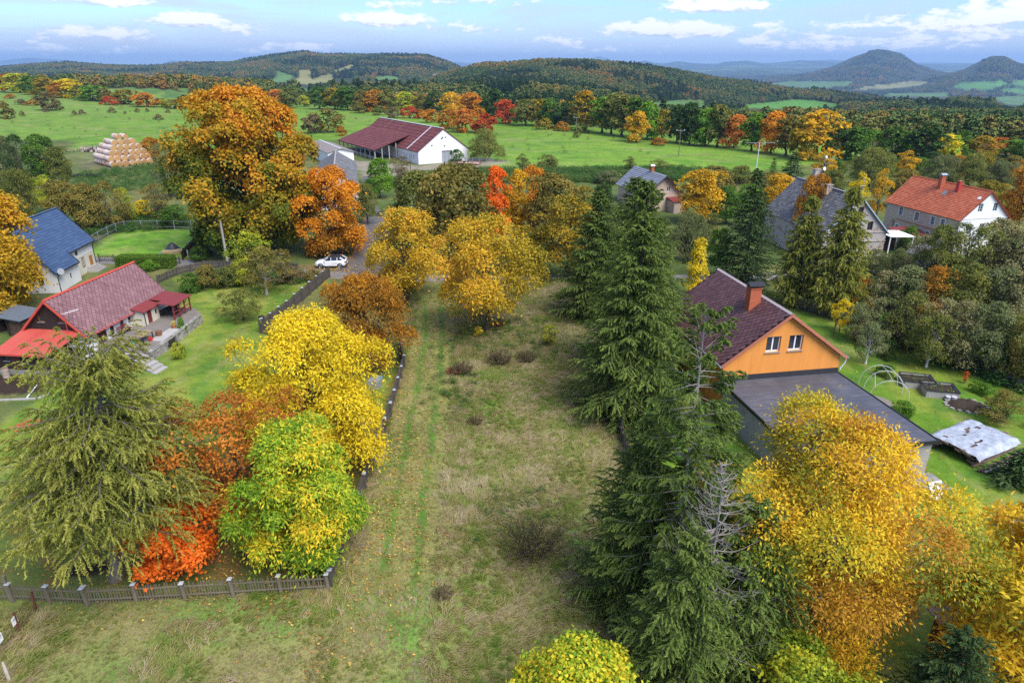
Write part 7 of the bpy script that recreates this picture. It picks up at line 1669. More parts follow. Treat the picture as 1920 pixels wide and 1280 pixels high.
def sheds():
    t = thing('canopy_shed', 'white flat canopy on posts beside the old grey house', 'shed', (56.2, 98.5, 0), R(8)); b = MB(); b.slab([(-2.0, -1.6, 3.0), (2.0, -1.6, 2.85), (2.0, 2.2, 2.95), (-2.0, 2.2, 3.1)], .1); b.build('roof', M_white, t)
    for x in (-1.8, 1.8):
        for y in (-1.4, 2.0): b = MB(); b.box(x - .06, x + .06, y - .06, y + .06, -.2, 2.86); b.build('post', M_upvc, t)
    b = MB(); b.box(-1.9, 1.9, 2.02, 2.12, 0, 2.8); b.build('back_wall', M_dark, t)
    t = thing('red_shed', 'low maroon roofed outbuilding at the stained wall of the farmhouse', 'shed', (60.6, 102.5, 0), R(10)); b = MB(); b.box(-1.9, 2.0, -1.2, 2.0, -.2, 1.9); b.build('wall', M_oldw, t); b = MB(); b.slab([(-2.2, -1.5, 2.0), (2.1, -1.5, 2.1), (2.1, 2.3, 2.7), (-2.2, 2.3, 2.6)], .08); b.build('roof', M_maroon, t)
    for i in range(2):
        q = thing('water_tank', ('upper', 'lower')[i] + ' caged white water tank stacked beside the maroon roofed shed', 'water tank', (60.9, 99.4 if i else 99.5, .05 if i else 1.13), R(10), 'caged water tanks'); b = MB(); b.box(-.5, .5, -.5, .5, .08, 1.0); b.build('tank', plain('milky_plastic', (.55, .57, .56), .5, .05), q); b = MB()
        for z in (.15, .45, .75, 1.02):
            for s in (-1, 1): b.bar((-.53, s * .53, z), (.53, s * .53, z), .03); b.bar((s * .53, -.53, z), (s * .53, .53, z), .03)
        for x in (-.53, 0, .53):
            for s in (-1, 1): b.bar((x, s * .53, .05), (x, s * .53, 1.04), .03); b.bar((s * .53, x, .05), (s * .53, x, 1.04), .03)
        b.box(-.53, .53, -.53, .53, 0, .06); b.build('cage', M_grey, q)
    t = thing('garden_shed', 'small grey shed with a mossy gabled roof below the farmhouse', 'shed', (57.5, 87.0, 0), R(20)); W = 1.6; m = MB(); wall(m, (0, 0, 0), (1, 0, 0), (0, -1, 0), -W, W, -.3, 2.2); wall(m, (W, 0, 0), (0, 1, 0), (1, 0, 0), 0, 5, -.3, 2.2); wall(m, (-W, 0, 0), (0, 1, 0), (-1, 0, 0), 0, 5, -.3, 2.2); m.build('wall', plain('blue_grey_sheet', (.34, .38, .43), .7, .1), t); g = MB(); wall(g, (0, -.01, 0), (1, 0, 0), (0, -1, 0), -W, W, 2.2, 3.3, (), [(.65, 1, 3.25), (-.65, 1, 3.25)]); g.build('gable', M_dark, t)
    r = MB(); roof_plane(r, 0, 3.35, -W - .25, 2.15, -.3, 5.3); roof_plane(r, .004, 3.35, W + .25, 2.15, -.3, 5.3); rf = r.build('roof', M_slate, t); courses(rf, 'slates', M_slate, 0, 3.36, W + .25, 2.16, -.3, 5.3, .3, .03, seg=.5)
    # woodshed west of the cottage
    t = thing('woodshed', 'dark lean-to full of split firewood behind the cottage gable', 'woodshed', (-51.4, 66.6, 0), R(-20)); b = MB(); b.slab([(-2.2, -1.4, 2.0), (2.4, -1.4, 2.0), (2.4, 1.6, 2.3), (-2.2, 1.6, 2.3)], .08); b.build('roof', plain('blue_grey_felt', (.12, .14, .16), .7, .15), t)
    b = MB(); b.box(-2.0, 2.2, 1.2, 1.3, 0, 2.1); b.box(-2.0, -1.92, -1.0, 1.2, 0, 1.95); b.build('wall', M_dark, t)
    for x in (-1.95, 0, 2.15): b = MB(); b.box(x - .06, x + .06, -1.2, -1.08, 0, 1.95); b.build('post', M_dark, t)
    lg = MB(); rng = random.Random(3)
    for i in range(22):
        for j in range(9): x = -.1 + i * .1; z = .1 + j * .19; lg.tube([(x * 1.0 + rng.uniform(-.03, .03), -.95 - rng.uniform(0, .08), z), (x, .3, z)], rng.uniform(.06, .1), 5)
    q = lg.build('firewood', piece_mat('split_logs', [(0, (.10, .06, .04)), (.5, (.20, .12, .07)), (1, (.34, .22, .13))], .9, 6), t); q['kind'] = 'stuff'


orange_house(); cottage(); terrace(); navy_house(); tiled_house(); old_house(); grey_house(); barn(); sheds()
# ================================================================== fences and small things
def fence(name, label, pts, h, pitch, w, mat_, post_every=2.4, cap=None, post_h=None, rails=(.3, .8), pick='picket', limit=300, lean=.03, pointed=False, seed=1, rail_mat=None, group=None, post_mat=None, stuff=False, gap=None):
    """fence along ground points: rails, posts and every picket a part"""
    rng = random.Random(seed); x0, y0 = pts[0]; z0 = ground(x0, y0); t = thing(name, label, 'fence', (x0, y0, z0), 0, group)
    me = MB()
    if pointed: me.hexa([(-w / 2, -.011, 0), (w / 2, -.011, 0), (w / 2, .011, 0), (-w / 2, .011, 0), (-w / 2, -.011, .95), (w / 2, -.011, .95), (w / 2, .011, .95), (-w / 2, .011, .95)]); me.face([(-w / 2, -.011, .95), (w / 2, -.011, .95), (0, -.011, 1)]); me.face([(w / 2, .011, .95), (-w / 2, .011, .95), (0, .011, 1)]); me.face([(w / 2, -.011, .95), (w / 2, .011, .95), (0, .011, 1), (0, -.011, 1)]); me.face([(-w / 2, .011, .95), (-w / 2, -.011, .95), (0, -.011, 1), (0, .011, 1)])
    else: me.box(-w / 2, w / 2, -.011, .011, 0, 1)
    pm = me.mesh(pick); n = 0; rest = MB(); d0 = 0
    for (ax, ay), (bx, by) in zip(pts[:-1], pts[1:]):
        L = math.hypot(bx - ax, by - ay); a = math.atan2(by - ay, bx - ax); k = max(1, int(L / pitch)); ux, uy = (bx - ax) / L, (by - ay) / L
        r = MB(); seg = max(1, int(L / 2.5))
        for zr in rails:
            for i in range(seg):
                p = [(ax - x0 + ux * L * f - uy * -.035, ay - y0 + uy * L * f + ux * -.035, ground(ax + ux * L * f, ay + uy * L * f) - z0 + zr * h + rng.uniform(-.02, .02)) for f in (i / seg, (i + 1) / seg)]; q = MB().bar(p[0], p[1], .04, .07).build('rail', rail_mat or mat_, t)
        np_ = max(1, round(L / post_every))
        for i in range(np_ + 1):
            f = i / np_; px, py = ax + ux * L * f - uy * -.1, ay + uy * L * f + ux * -.1; ph = (post_h or h) * rng.uniform(.96, 1.04); g = ground(px, py) - z0
            b = MB(); b.box(-.07, .07, -.07, .07, -.3, ph); po = b.build('post', post_mat or mat_, t, (px - x0, py - y0, g), (rng.uniform(-lean, lean), rng.uniform(-lean, lean), a))
            if cap: c = MB(); c.hexa([(-.13, -.13, ph), (.13, -.13, ph), (.13, .13, ph), (-.13, .13, ph), (-.07, -.07, ph + .07), (.07, -.07, ph + .07), (.07, .07, ph + .07), (-.07, .07, ph + .07)]); c.build('post_cap', cap, po)
        for i in range(k):
            f = (i + .5) / k; px, py = ax + ux * L * f, ay + uy * L * f; hh = h * rng.uniform(.94, 1.05)
            if gap and gap[0] < d0 + f * L < gap[1]: continue
            if n < limit and not stuff:
                put(pick, pm, t, mat_, (px - x0, py - y0, ground(px, py) - z0 + .03), (rng.uniform(-lean, lean), rng.uniform(-lean, lean) * 1.3, a), (rng.uniform(.85, 1.15), 1, hh)); n += 1
            else:
                rest.box(px - x0 - w / 2, px - x0 + w / 2, py - y0 - .011, py - y0 + .011, ground(px, py) - z0 + .03, ground(px, py) - z0 + hh, a)
        d0 += L
    if rest.v: q = rest.build(pick + 's', mat_, t); q['kind'] = 'stuff'
    return t


M_cap = plain('pale_cap', (.36, .38, .40), .5, .08)
fence('picket_fence', 'grey weathered picket fence with capped posts below the larch', [(-26.0, 28.0), (-22, 27.75), (-9.75, 28.75)], 1.05, .145, .055, M_greywood, 2.55, M_cap, 1.2, pointed=False, lean=.06, seed=2)
fence('picket_fence', 'older leaning picket fence with tall bare posts beyond the rusty gate', [(-34, 27.0), (-26.1, 28.0)], 1.2, .15, .06, M_greywood, 3.2, None, 1.75, seed=3, lean=.06)
fence('board_fence', 'long dark board fence with white capped posts beside the mown track', [(-9.75, 28.9), (-9.75, 38), (-9.7, 48), (-10.0, 57.5), (-11.2, 63)], 1.25, .15, .125, M_greyboard, 2.4, M_cap, 1.3, pick='board', seed=4, lean=.012)
fence('plank_fence', 'grey plank fence climbing from its gate to the road', [(-26.0, 66.2), (-25.2, 72), (-24.6, 79), (-24.0, 86.2)], 1.5, .17, .14, M_greyboard, 2.2, M_cap, 1.62, pick='board', seed=5, lean=.02)
fence('plank_fence', 'plank fence running under the yellow tree from the gate', [(-24.6, 65.6), (-20, 63.6), (-14, 62.6)], 1.3, .17, .14, M_greyboard, 2.2, None, 1.4, pick='board', seed=6, lean=.03)
x, y = -26.2, 66.3; g = thing('garden_gate', 'open boarded garden gate at the foot of the plank fence', 'gate', (x, y, 0), R(-25))
for i in range(9): b = MB(); b.box(.08 + i * .15, .21 + i * .15, -.02, .005, .1, 1.15 + .12 * math.sin(i * .39)); b.build('board', M_greyboard, g)
for z in (.3, .95): b = MB(); b.box(.05, 1.45, .008, .05, z, z + .09); b.build('rail', M_greyboard, g)
b = MB(); b.bar((.1, .03, .32), (1.4, .03, .98), .04, .08); b.build('brace', M_greyboard, g)
b = MB(); b.box(-.08, .03, -.08, .08, -.2, 1.5); b.build('post', M_greyboard, g)
mbx = thing('letter_box', 'small dark letter box with a white front on the gate post', 'letter box', (-26.0, 66.5, 1.45), R(-20)); b = MB(); b.box(-.22, .22, -.16, .16, 0, .32); b.prism([(-.25, -.2, .32), (.25, -.2, .32), (.25, -.2, .34), (0, -.2, .45), (-.25, -.2, .34)], (0, .4, 0)); b.build('box', M_black, mbx); b = MB(); b.box(-.15, .15, -.18, -.162, .04, .16); b.build('flap', M_upvc, mbx)
fence('garden_fence', 'dark picket fence between the orange house garden and the thicket', PP((1478, 572), (1580, 606), (1680, 648), (1800, 690), (1930, 742)), 1.15, .17, .08, M_greyboard, 2.5, None, 1.25, seed=7, lean=.04)
fence('board_fence', 'dark board fence in the shade of the broad spruce', [(8.6, 50.5), (8.15, 44), (8.4, 36)], 1.35, .16, .13, M_greyboard, 2.2, None, 1.4, pick='board', seed=8)
fence('board_fence', 'short black board fence beside the timber heap', PP((342, 488), (372, 455)), 1.3, .2, .18, M_dark, 2.4, None, 1.4, pick='board', seed=9)
fence('board_fence', 'low dark fence curving round the cottage garden bed', [(-45.3, 83.6), (-44.5, 87.5), (-42.2, 90.6), (-36, 91.0), (-29, 89.6)], 1.0, .2, .16, M_greyboard, 2.4, None, 1.1, pick='board', seed=10, limit=120)
fence('rail_fence', 'low dark fence at the road behind the clipped hedge', [(-58.5, 94.2), (-52, 93.4), (-46.5, 92.8)], .95, .28, .07, M_greyboard, 2.6, None, 1.1, seed=11)


def wire_fence():
    pts = PP((168, 463), (186, 452), (203, 442), (219, 435), (235, 431), (266, 430), (297, 430), (328, 430), (360, 431)); x0, y0 = pts[0]; t = thing('wire_fence', 'wire mesh fence with pale metal posts round the little lawn', 'fence', (x0, y0, 0))
    for x, y in pts: b = MB(); b.box(-.05, .05, -.05, .05, -.2, 1.55); b.build('post', M_grey, t, (x - x0, y - y0, ground(x, y)))
    m, N, b = material('mesh_wire'); b.inputs['Base Color'].default_value = (.03, .035, .03, 1); b.inputs['Roughness'].default_value = .6
    for (ax, ay), (bx, by) in zip(pts[:-1], pts[1:]):
        w = MB(); L = math.hypot(bx - ax, by - ay); k = int(L / .22)
        for i in range(k): f = i / k; g = (i + 1) / k; w.bar((ax - x0 + (bx - ax) * f, ay - y0 + (by - ay) * f, .05), (ax - x0 + (bx - ax) * g, ay - y0 + (by - ay) * g, 1.4), .014); w.bar((ax - x0 + (bx - ax) * f, ay - y0 + (by - ay) * f, 1.4), (ax - x0 + (bx - ax) * g, ay - y0 + (by - ay) * g, .05), .014)
        w.build('mesh_panel', m, t)['kind'] = 'stuff'
        for z in (.45, 1.42): r = MB(); r.bar((ax - x0, ay - y0, z), (bx - x0, by - y0, z), .06); r.build('rail', M_grey, t)


wire_fence()


def rusty_gate():
    ru = plain('rusty_iron', (.12, .045, .03), .85, .35, 5, .4)
    t = thing('wire_gate', 'rusty wire fence with two small white notices in the bottom corner', 'fence', (-24.6, 26.4, 0)); A = [(-.1, .55), (-.05, -3.3), (-.5, -5.2)]
    P = [(-23.9, 26.9), (-24.6, 23.6), (-25.3, 22.2)]
    P = PP((70, 1148), (38, 1188), (-30, 1275)); x0, y0 = P[0]; t.location = (x0, y0, 0)
    for x, y in P: b = MB(); b.bar((0, 0, -.2), (.03, .02, 1.35), .09); b.build('post', ru, t, (x - x0, y - y0, 0))
    w = MB()
    for (ax, ay), (bx, by) in zip(P[:-1], P[1:]):
        for z in (.15, .4, .65, .9, 1.15): w.bar((ax - x0, ay - y0, z), (bx - x0, by - y0, z), .012)
        for i in range(14): f = i / 14; w.bar((ax - x0 + (bx - ax) * f, ay - y0 + (by - ay) * f, .1), (ax - x0 + (bx - ax) * f, ay - y0 + (by - ay) * f, 1.2), .008)
    w.build('wire', ru, t)['kind'] = 'stuff'
    for i in range(2):
        (ax, ay), (bx, by) = P[1], P[2]; f = .03 + i * .42; x, y = ax + (bx - ax) * f, ay + (by - ay) * f; a = math.atan2(by - ay, bx - ax)
        s = thing('notice', ('white paper notice near the rusty corner post', 'white paper notice further along the rusty wire')[i], 'sign', (x + .04, y, .72), a, 'notices on the rusty wire'); b = MB(); b.box(-.2, .2, -.012, -.004, 0, .46); b.build('board', M_upvc, s)
        b = MB()
        for k, (z, l) in enumerate(((.36, .26), (.30, .3), (.24, .22))): b.box(-l / 2, l / 2, .0, .003, z, z + .022)
        for k, (z, l) in enumerate(((.36, .26), (.30, .3), (.24, .22))): b.box(-l / 2, l / 2, -.018, -.014, z, z + .022)
        b.build('printed_line', plain('print', (.18, .2, .25), .7, .1), s)['kind'] = 'stuff'
    k = thing('log', 'rough log lying along the foot of the rusty fence', 'log', (P[1][0] + .15, P[1][1] - .2, .1)); MB().tube([(0, 0, 0), (-.5, -1.2, .0), (-1.2, -2.6, .02)], [.1, .12, .13], 8).build('trunk', plain('pale_log', (.24, .17, .10), .9, .3, 4, .5), k)
    q = thing('fence_post', 'pale splintered wooden post standing alone in the corner', 'post', (*G(18, 1275), 0)); MB().tube([(0, 0, -.3), (-.02, .02, .55), (-.06, .05, 1.05)], [.08, .08, .05], 7).build('post', plain('pale_post', (.42, .37, .30), .9, .25, 4, .4), q)


rusty_gate()


def hedge():
    rng = np.random.default_rng(12); n = 26000; x0, x1, y0, y1, h = -54.2, -46.8, 90.3, 92.3, 1.55
    f = rng.random(n); P = np.stack([rng.uniform(x0, x1, n), rng.uniform(y0, y1, n), rng.uniform(0, h, n)], 1); s = rng.integers(0, 4, n)
    P[s == 0, 2] = h; P[s == 1, 1] = y0; P[s == 2, 0] = x1; P[s == 3, 2] = h; N_ = np.zeros((n, 3)); N_[(s == 0) | (s == 3), 2] = 1; N_[s == 1, 1] = -1; N_[s == 2, 0] = 1; P += N_ * rng.normal(size=(n, 1)) * .05
    V, Q = leaf_quads(rng, P - np.array([x0, y0, 0]), unit(N_ + rng.normal(size=(n, 3)) * .6), rng.normal(size=(n, 3)), rng.uniform(.09, .17, n), .6)
    t = thing('clipped_hedge', 'square clipped green hedge behind the cottage roof', 'hedge', (x0, y0, 0)); put('foliage', np_mesh('foliage', V, Q, attrs={'tint': ('FACE', 'FLOAT', np.clip(.45 + rng.normal(size=n) * .2, 0, 1))}), t, leaf_mat('hedge_leaf', [(0, (.05, .11, .015)), (.5, (.10, .18, .02)), (1, (.19, .27, .035))]))
    b = MB(); b.box(.12, x1 - x0 - .12, .12, y1 - y0 - .12, 0, h - .12); b.build('branches', plain('hedge_wood', (.05, .05, .02), .9), t)


hedge()


# ------------------------------------------------------------------ white car on the verge
def car():
    t = thing('parked_car', 'white hatchback with a black roof parked on the verge by the road', 'car', (*G(622, 500), .0), R(183)); t.location.z = .02
    paint = plain('white_paint', (.78, .79, .80), .25, .02, 1, 0, spec=.6); blk = plain('tyre_rubber', (.018, .018, .018), .85, .1, 6, .2); gl = glass_mat('car_glass', (.02, .024, .03)); rim = plain('alloy', (.42, .43, .45), .35, .1, 3, 0, metal=.7); trim = plain('black_trim', (.02, .02, .02), .5, .1, 3, 0)
    # body: cross-sections along x (front is +x); each: x, half width, sill z, shoulder z, belt z
    S = [(2.12, .55, .42, .56, .62), (2.05, .74, .28, .62, .74), (1.75, .84, .22, .68, .86), (1.2, .88, .20, .74, .94), (.75, .89, .20, .76, .99), (0, .90, .20, .78, 1.0), (-.9, .90, .20, .80, 1.02), (-1.6, .88, .22, .82, 1.05), (-1.98, .84, .28, .80, 1.04), (-2.12, .72, .36, .72, .95)]
    V = []; F = []
    for x, w, z0, z1, z2 in S: V += [(x, -w * .94, z0), (x, -w, (z0 + z1) / 2), (x, -w, z1), (x, -w * .90, z2), (x, 0, z2 + .02), (x, w * .90, z2), (x, w, z1), (x, w, (z0 + z1) / 2), (x, w * .94, z0)]
    k = 9
    for i in range(len(S) - 1):
        for j in range(k - 1): F.append((i * k + j, i * k + j + 1, (i + 1) * k + j + 1, (i + 1) * k + j))
        F.append((i * k + k - 1, i * k, (i + 1) * k, (i + 1) * k + k - 1))
    F.append(tuple(range(k))); F.append(tuple((len(S) - 1) * k + j for j in range(k - 1, -1, -1)))
    me = bpy.data.meshes.new('body'); me.from_pydata(V, [], F); me.polygons.foreach_set('use_smooth', [True] * len(F)); me.update(); bo = put('body', me, t, paint)
    # glasshouse
    gx = [(.98, .78, .98), (.25, .66, 1.43), (-.5, .655, 1.47), (-1.35, .63, 1.42), (-1.95, .74, 1.05)]
    mb = MB()
    for s in (-1, 1): mb.face([(x, s * w, z) for x, w, z in gx])
    mb.face([(.98, -.78, .98), (.98, .78, .98), (.25, .66, 1.43), (.25, -.66, 1.43)]); mb.face([(-1.35, -.63, 1.42), (-1.35, .63, 1.42), (-1.95, .74, 1.05), (-1.95, -.74, 1.05)]); mb.build('window', gl, t)
    r = MB(); r.prism([(.30, -.665, 1.415), (-.5, -.66, 1.455), (-1.45, -.64, 1.40), (-1.50, -.64, 1.43), (-.5, -.60, 1.505), (.25, -.60, 1.46)], (0, 1.30, 0)); r.build('roof', trim, t)
    p = MB()
    for s in (-1, 1):
        w0 = .012 * s
        for (xa, wa, za), (xb, wb, zb), wd in (((1.0, .79, .98), (.25, .672, 1.44), .07), ((-.12, .895, 1.0), (-.15, .667, 1.45), .07), ((-.95, .895, 1.02), (-.98, .655, 1.44), .08), ((-1.95, .76, 1.04), (-1.36, .645, 1.43), .22)): p.bar((xa, s * (wa + .005) * (.93 if za < 1.1 and abs(xa) < .96 else 1), za), (xb, s * wb, zb), wd, .03, (0, s, 0))
    p.build('pillar', paint, t)
    for s in (-1, 1):
        b = MB(); b.bar((.25, s * .6, 1.5), (-1.35, s * .58, 1.49), .03); b.build('roof_rail', rim, t)
        m = MB(); m.box(.62, .80, min(s * .86, s * 1.04), max(s * .86, s * 1.04), .96, 1.09); m.build('wing_mirror', paint, t)
        h = MB(); h.hexa([(1.86, s * .50, .60), (1.66, s * .85, .62), (1.6, s * .84, .74), (1.8, s * .5, .75), (2.09, s * .48, .60), (1.95, s * .80, .62), (1.85, s * .80, .78), (2.0, s * .48, .76)]); h.build('headlight', plain('lamp_lens', (.55, .58, .6), .1, .02, 1, 0, spec=.9), t)
        q = MB(); q.box(-2.13, -1.92, min(s * .55, s * .865), max(s * .55, s * .865), .80, .95); q.build('tail_light', plain('tail_red', (.40, .015, .015), .2, .05, 1, 0), t)
        for x0, x1 in ((.72, -.1), (-.14, -.98)):
            d = MB(); d.box(x1 + .02, x0 - .02, min(s * .898, s * .912), max(s * .898, s * .912), .34, .93); dd = d.build('door', paint, t); hd = MB(); hd.box(x1 + .06, x1 + .26, min(s * .912, s * .935), max(s * .912, s * .935), .80, .835); hd.build('handle', paint, dd)
        c = MB(); c.box(-1.0, 1.0, min(s * .86, s * .905), max(s * .86, s * .905), .19, .30); c.build('sill_trim', trim, t)
        for x in (1.33, -1.28):
            w = thing('wheel', None, None); w.parent = t; w.location = (x, s * .80, .325); a = [(0, -s * .0, 0)]
            ar = MB(); ar.tube([(x, s * .70, .33), (x, s * .905, .33)], .39, 18); ar.build('wheel_arch', trim, t)
            MB().tube([(0, -s * .1, 0), (0, -s * .08, 0), (0, s * .10, 0), (0, s * .115, 0)], [.29, .325, .325, .29], 18).build('tyre', blk, w)
            rm = MB(); rm.tube([(0, s * .10, 0), (0, s * .120, 0)], .07, 8)
            for i in range(5): an = i * 1.2566; rm.bar((0, s * .118, 0), (math.cos(an) * .225, s * .118, math.sin(an) * .225), .055, .02, (0, 1, 0))
            ri = [(math.cos(i * .3927) * .225, s * .118, math.sin(i * .3927) * .225) for i in range(17)]; rm.tube(ri, .02, 4, False); rm.build('rim', rim, w)
    g = MB(); g.box(2.02, 2.115, -.46, .46, .52, .70); g.build('grille', trim, t); b = MB(); b.box(-2.14, -2.0, -.78, .78, .30, .46); b.build('bumper', trim, t)
    nb = MB(); nb.box(-2.15, -2.13, -.26, .26, .56, .67); nb.build('number_plate', M_upvc, t)
    wp = MB(); wp.bar((-1.55, -.1, 1.32), (-1.85, .28, 1.12), .02); wp.build('wiper', trim, t)


car()


# ------------------------------------------------------------------ straw bales
def bales():
    rng = random.Random(21); r, l = .80, 1.3; cx, cy = -104.5, 192.5; yaw = R(47)
    straw = piece_mat('straw', [(0, (.28, .155, .06)), (.5, (.40, .23, .085)), (1, (.50, .31, .13))], .95, 6, .6); net = piece_mat('bale_net', [(0, (.48, .37, .31)), (.5, (.60, .48, .42)), (1, (.70, .58, .52))], .9, 3, .4)
    proto = MB(); n = 16; k = len(proto.v)
    prof = [(0, .97), (.03, 1.0), (.5, 1.01), (.97, 1.0), (1, .97)]
    for u, s in prof:
        for j in range(n): a = 2 * math.pi * j / n; proto.v.append((r * s * math.cos(a), l * (u - .5), r * s * math.sin(a)))
    for i in range(4):
        for j in range(n): proto.f.append((i * n + j, (i + 1) * n + j, (i + 1) * n + (j + 1) % n, i * n + (j + 1) % n)); proto.mi.append(0)
    wrap = proto.mesh('wrapping', True); endm = []
    for sgn in (-1, 1):
        ends = MB()
        for ring, (ra, rb) in enumerate(((.02, .35), (.35, .7), (.7, .955))):
            for j in range(n):
                a, b = 2 * math.pi * j / n, 2 * math.pi * (j + 1) / n; ya = sgn * (l * .5 + .03 - ra * .04); yb = sgn * (l * .5 + .03 - rb * .045)
                q = [(r * ra * math.cos(a), ya, r * ra * math.sin(a)), (r * rb * math.cos(a), yb, r * rb * math.sin(a)), (r * rb * math.cos(b), yb, r * rb * math.sin(b)), (r * ra * math.cos(b), ya, r * ra * math.sin(b))]; ends.face(q if sgn < 0 else q[::-1])
        endm.append(ends.mesh('straw_end')); endm[-1].materials.append(straw)
    wrap.materials.append(net)
    tiers = [(7, 9), (7, 9), (6, 8), (5, 7), (4, 5), (2, 3)]; tn = 'bottom second third fourth fifth top'.split()
    for ti, (nx, ny) in enumerate(tiers):
        z = r + ti * r * 1.66
        for i in range(nx):
            for j in range(ny):
                nxt = tiers[ti + 1] if ti + 1 < len(tiers) else (0, 0)
                if not (j == 0 or i == 0 or i == nx - 1 or ti == len(tiers) - 1 or j >= ny - 0): continue
                if i == nx - 1 and j > 1: continue
                lx = (i - (nx - 1) / 2) * r * 2.04; ly = j * (l + .04) + ti * .62 + ti * ti * .05 + rng.uniform(-.4, .4) + abs(lx) * .12; x = cx + lx * math.cos(yaw) - ly * math.sin(yaw); y = cy + lx * math.sin(yaw) + ly * math.cos(yaw)
                if j == 0: where = f'{ordinal(i)} along its front from the west' if nx > 1 else 'crowning its front'
                elif i == 0: where = f'{ordinal(j)} back along its western flank'
                elif i == nx - 1: where = f'{ordinal(j)} back along its eastern flank'
                else: where = f'{ordinal(j)} back along its crest'
                b = thing('straw_bale', f'straw bale in the {tn[ti]} tier of the pile, {where}', 'straw bale', (x, y, ground(x, y) + z - .05), yaw + rng.uniform(-.2, .2), 'round bales stacked on the pasture'); b.scale = (rng.uniform(.92, 1.05),) * 3
                a = rng.uniform(0, 6.28); put('wrapping', wrap, b, None, None, (0, a, 0)); [put('straw_end', e, b, None, None, (0, a, 0)) for e in endm]
    # a collapsed heap and black covering beside
    rg = np.random.default_rng(4); t = thing('rubbish_heap', 'pale heap of spoilt straw beside the bale pile', 'heap', (*G(172, 284), 0)); rk = rg.normal(size=(260, 3)) * [2.2, 1.2, .5]; rk[:, 2] = np.abs(rk[:, 2]) * (1.2 - np.abs(rk[:, 0]) / 6)
    V, Q = leaf_quads(rg, rk + [0, 0, .3], unit(rg.normal(size=(260, 3)) + [0, 0, 1]), rg.normal(size=(260, 3)), rg.uniform(.6, 1.5, 260), .5); put('straw', np_mesh('straw', V, Q, attrs={'tint': ('FACE', 'FLOAT', rg.random(260))}), t, piece_mat('spoilt_straw', [(0, (.20, .14, .11)), (.6, (.36, .28, .24)), (1, (.6, .55, .52))], .9, 4))['kind'] = 'stuff'
    t = thing('silage_tyres', 'black heap of old tyres in the rough grass below the bales', 'heap', (*G(162, 332), 0)); mb = MB()
    for i in range(26): x, y, z = rng.uniform(-3.6, 3.6), rng.uniform(-.9, .9), rng.uniform(0, .45); tl = rng.uniform(-.5, .5); ring = [(x + .42 * math.cos(a), y + .42 * math.sin(a), z + .15 + .42 * math.cos(a) * tl) for a in [j * .6283 for j in range(11)]]; mb.tube(ring, .13, 5, False)
    mb.build('tyres', plain('old_rubber', (.025, .025, .028), .8, .2), t)['kind'] = 'stuff'


bales()


# ------------------------------------------------------------------ poles
def pole(px, py, top, label, arms=1, lamp=False, r=.13, width=1.2, mat_=None, leanx=0.0):
    x, y = G(px, py); z = ground(x, y); h = zat(top, y) - z; t = thing('utility_pole', label, 'utility pole', (x, y, z)); MB().tube([(0, 0, -.4), (leanx * .5, 0, h * .5), (leanx, 0, h)], [r, r * .85, r * .65], 8).build('pole', mat_ or M_greywood, t)
    for i in range(arms): b = MB(); b.bar((leanx - width / 2, 0, h - .3 - i * .7), (leanx + width / 2, 0, h - .3 - i * .7), .12, .12); cb = b.build('crossarm', M_grey, t); q = MB(); [q.tube([(leanx + s * width * .45, 0, h - .24 - i * .7), (leanx + s * width * .45, 0, h + .02 - i * .7)], .08, 6) for s in (-1, 0, 1)]; q.build('insulators', M_upvc, cb)['kind'] = 'stuff'
    return t


pole(428, 500, 414, 'pale grey pole beside the yellow-green garden tree', 0, r=.2, leanx=-.1, mat_=M_concrete)
pole(1080, 257, 219, 'pale pole with a crossarm before the far olive trees', 1, width=2.2); pole(940, 231, 200, 'distant pole with a crossarm by the red tree', 1, width=2.0); pole(1272, 294, 243, 'pole with a crossarm standing alone on the pasture', 1, width=2.6)
pole(770, 322, 288, 'thin dark pole in front of the barn wall', 0, r=.1, mat_=M_greyboard); pole(750, 208, 178, 'slim pole before the far brownish trees', 0, r=.12)
x, y = G(1410, 378); h = zat(268, y); t = thing('aerial_mast', 'tall pale mast with a wide cross beam at the pasture edge', 'mast', (x, y, 0)); MB().tube([(0, 0, -.3), (0, 0, h)], [.09, .06], 8).build('pole', M_upvc, t); b = MB(); b.bar((-2.6, .3, h - .05), (2.9, -.3, h + .05), .09); b.bar((-1, .1, h - .08), (0, 0, h - .6), .05); b.bar((1, -.1, h - .08), (0, 0, h - .6), .05); b.build('cross_beam', M_grey, t)


# ------------------------------------------------------------------ orange house garden
M_pale = plain('pale_tube', (.52, .54, .54), .5, .06)


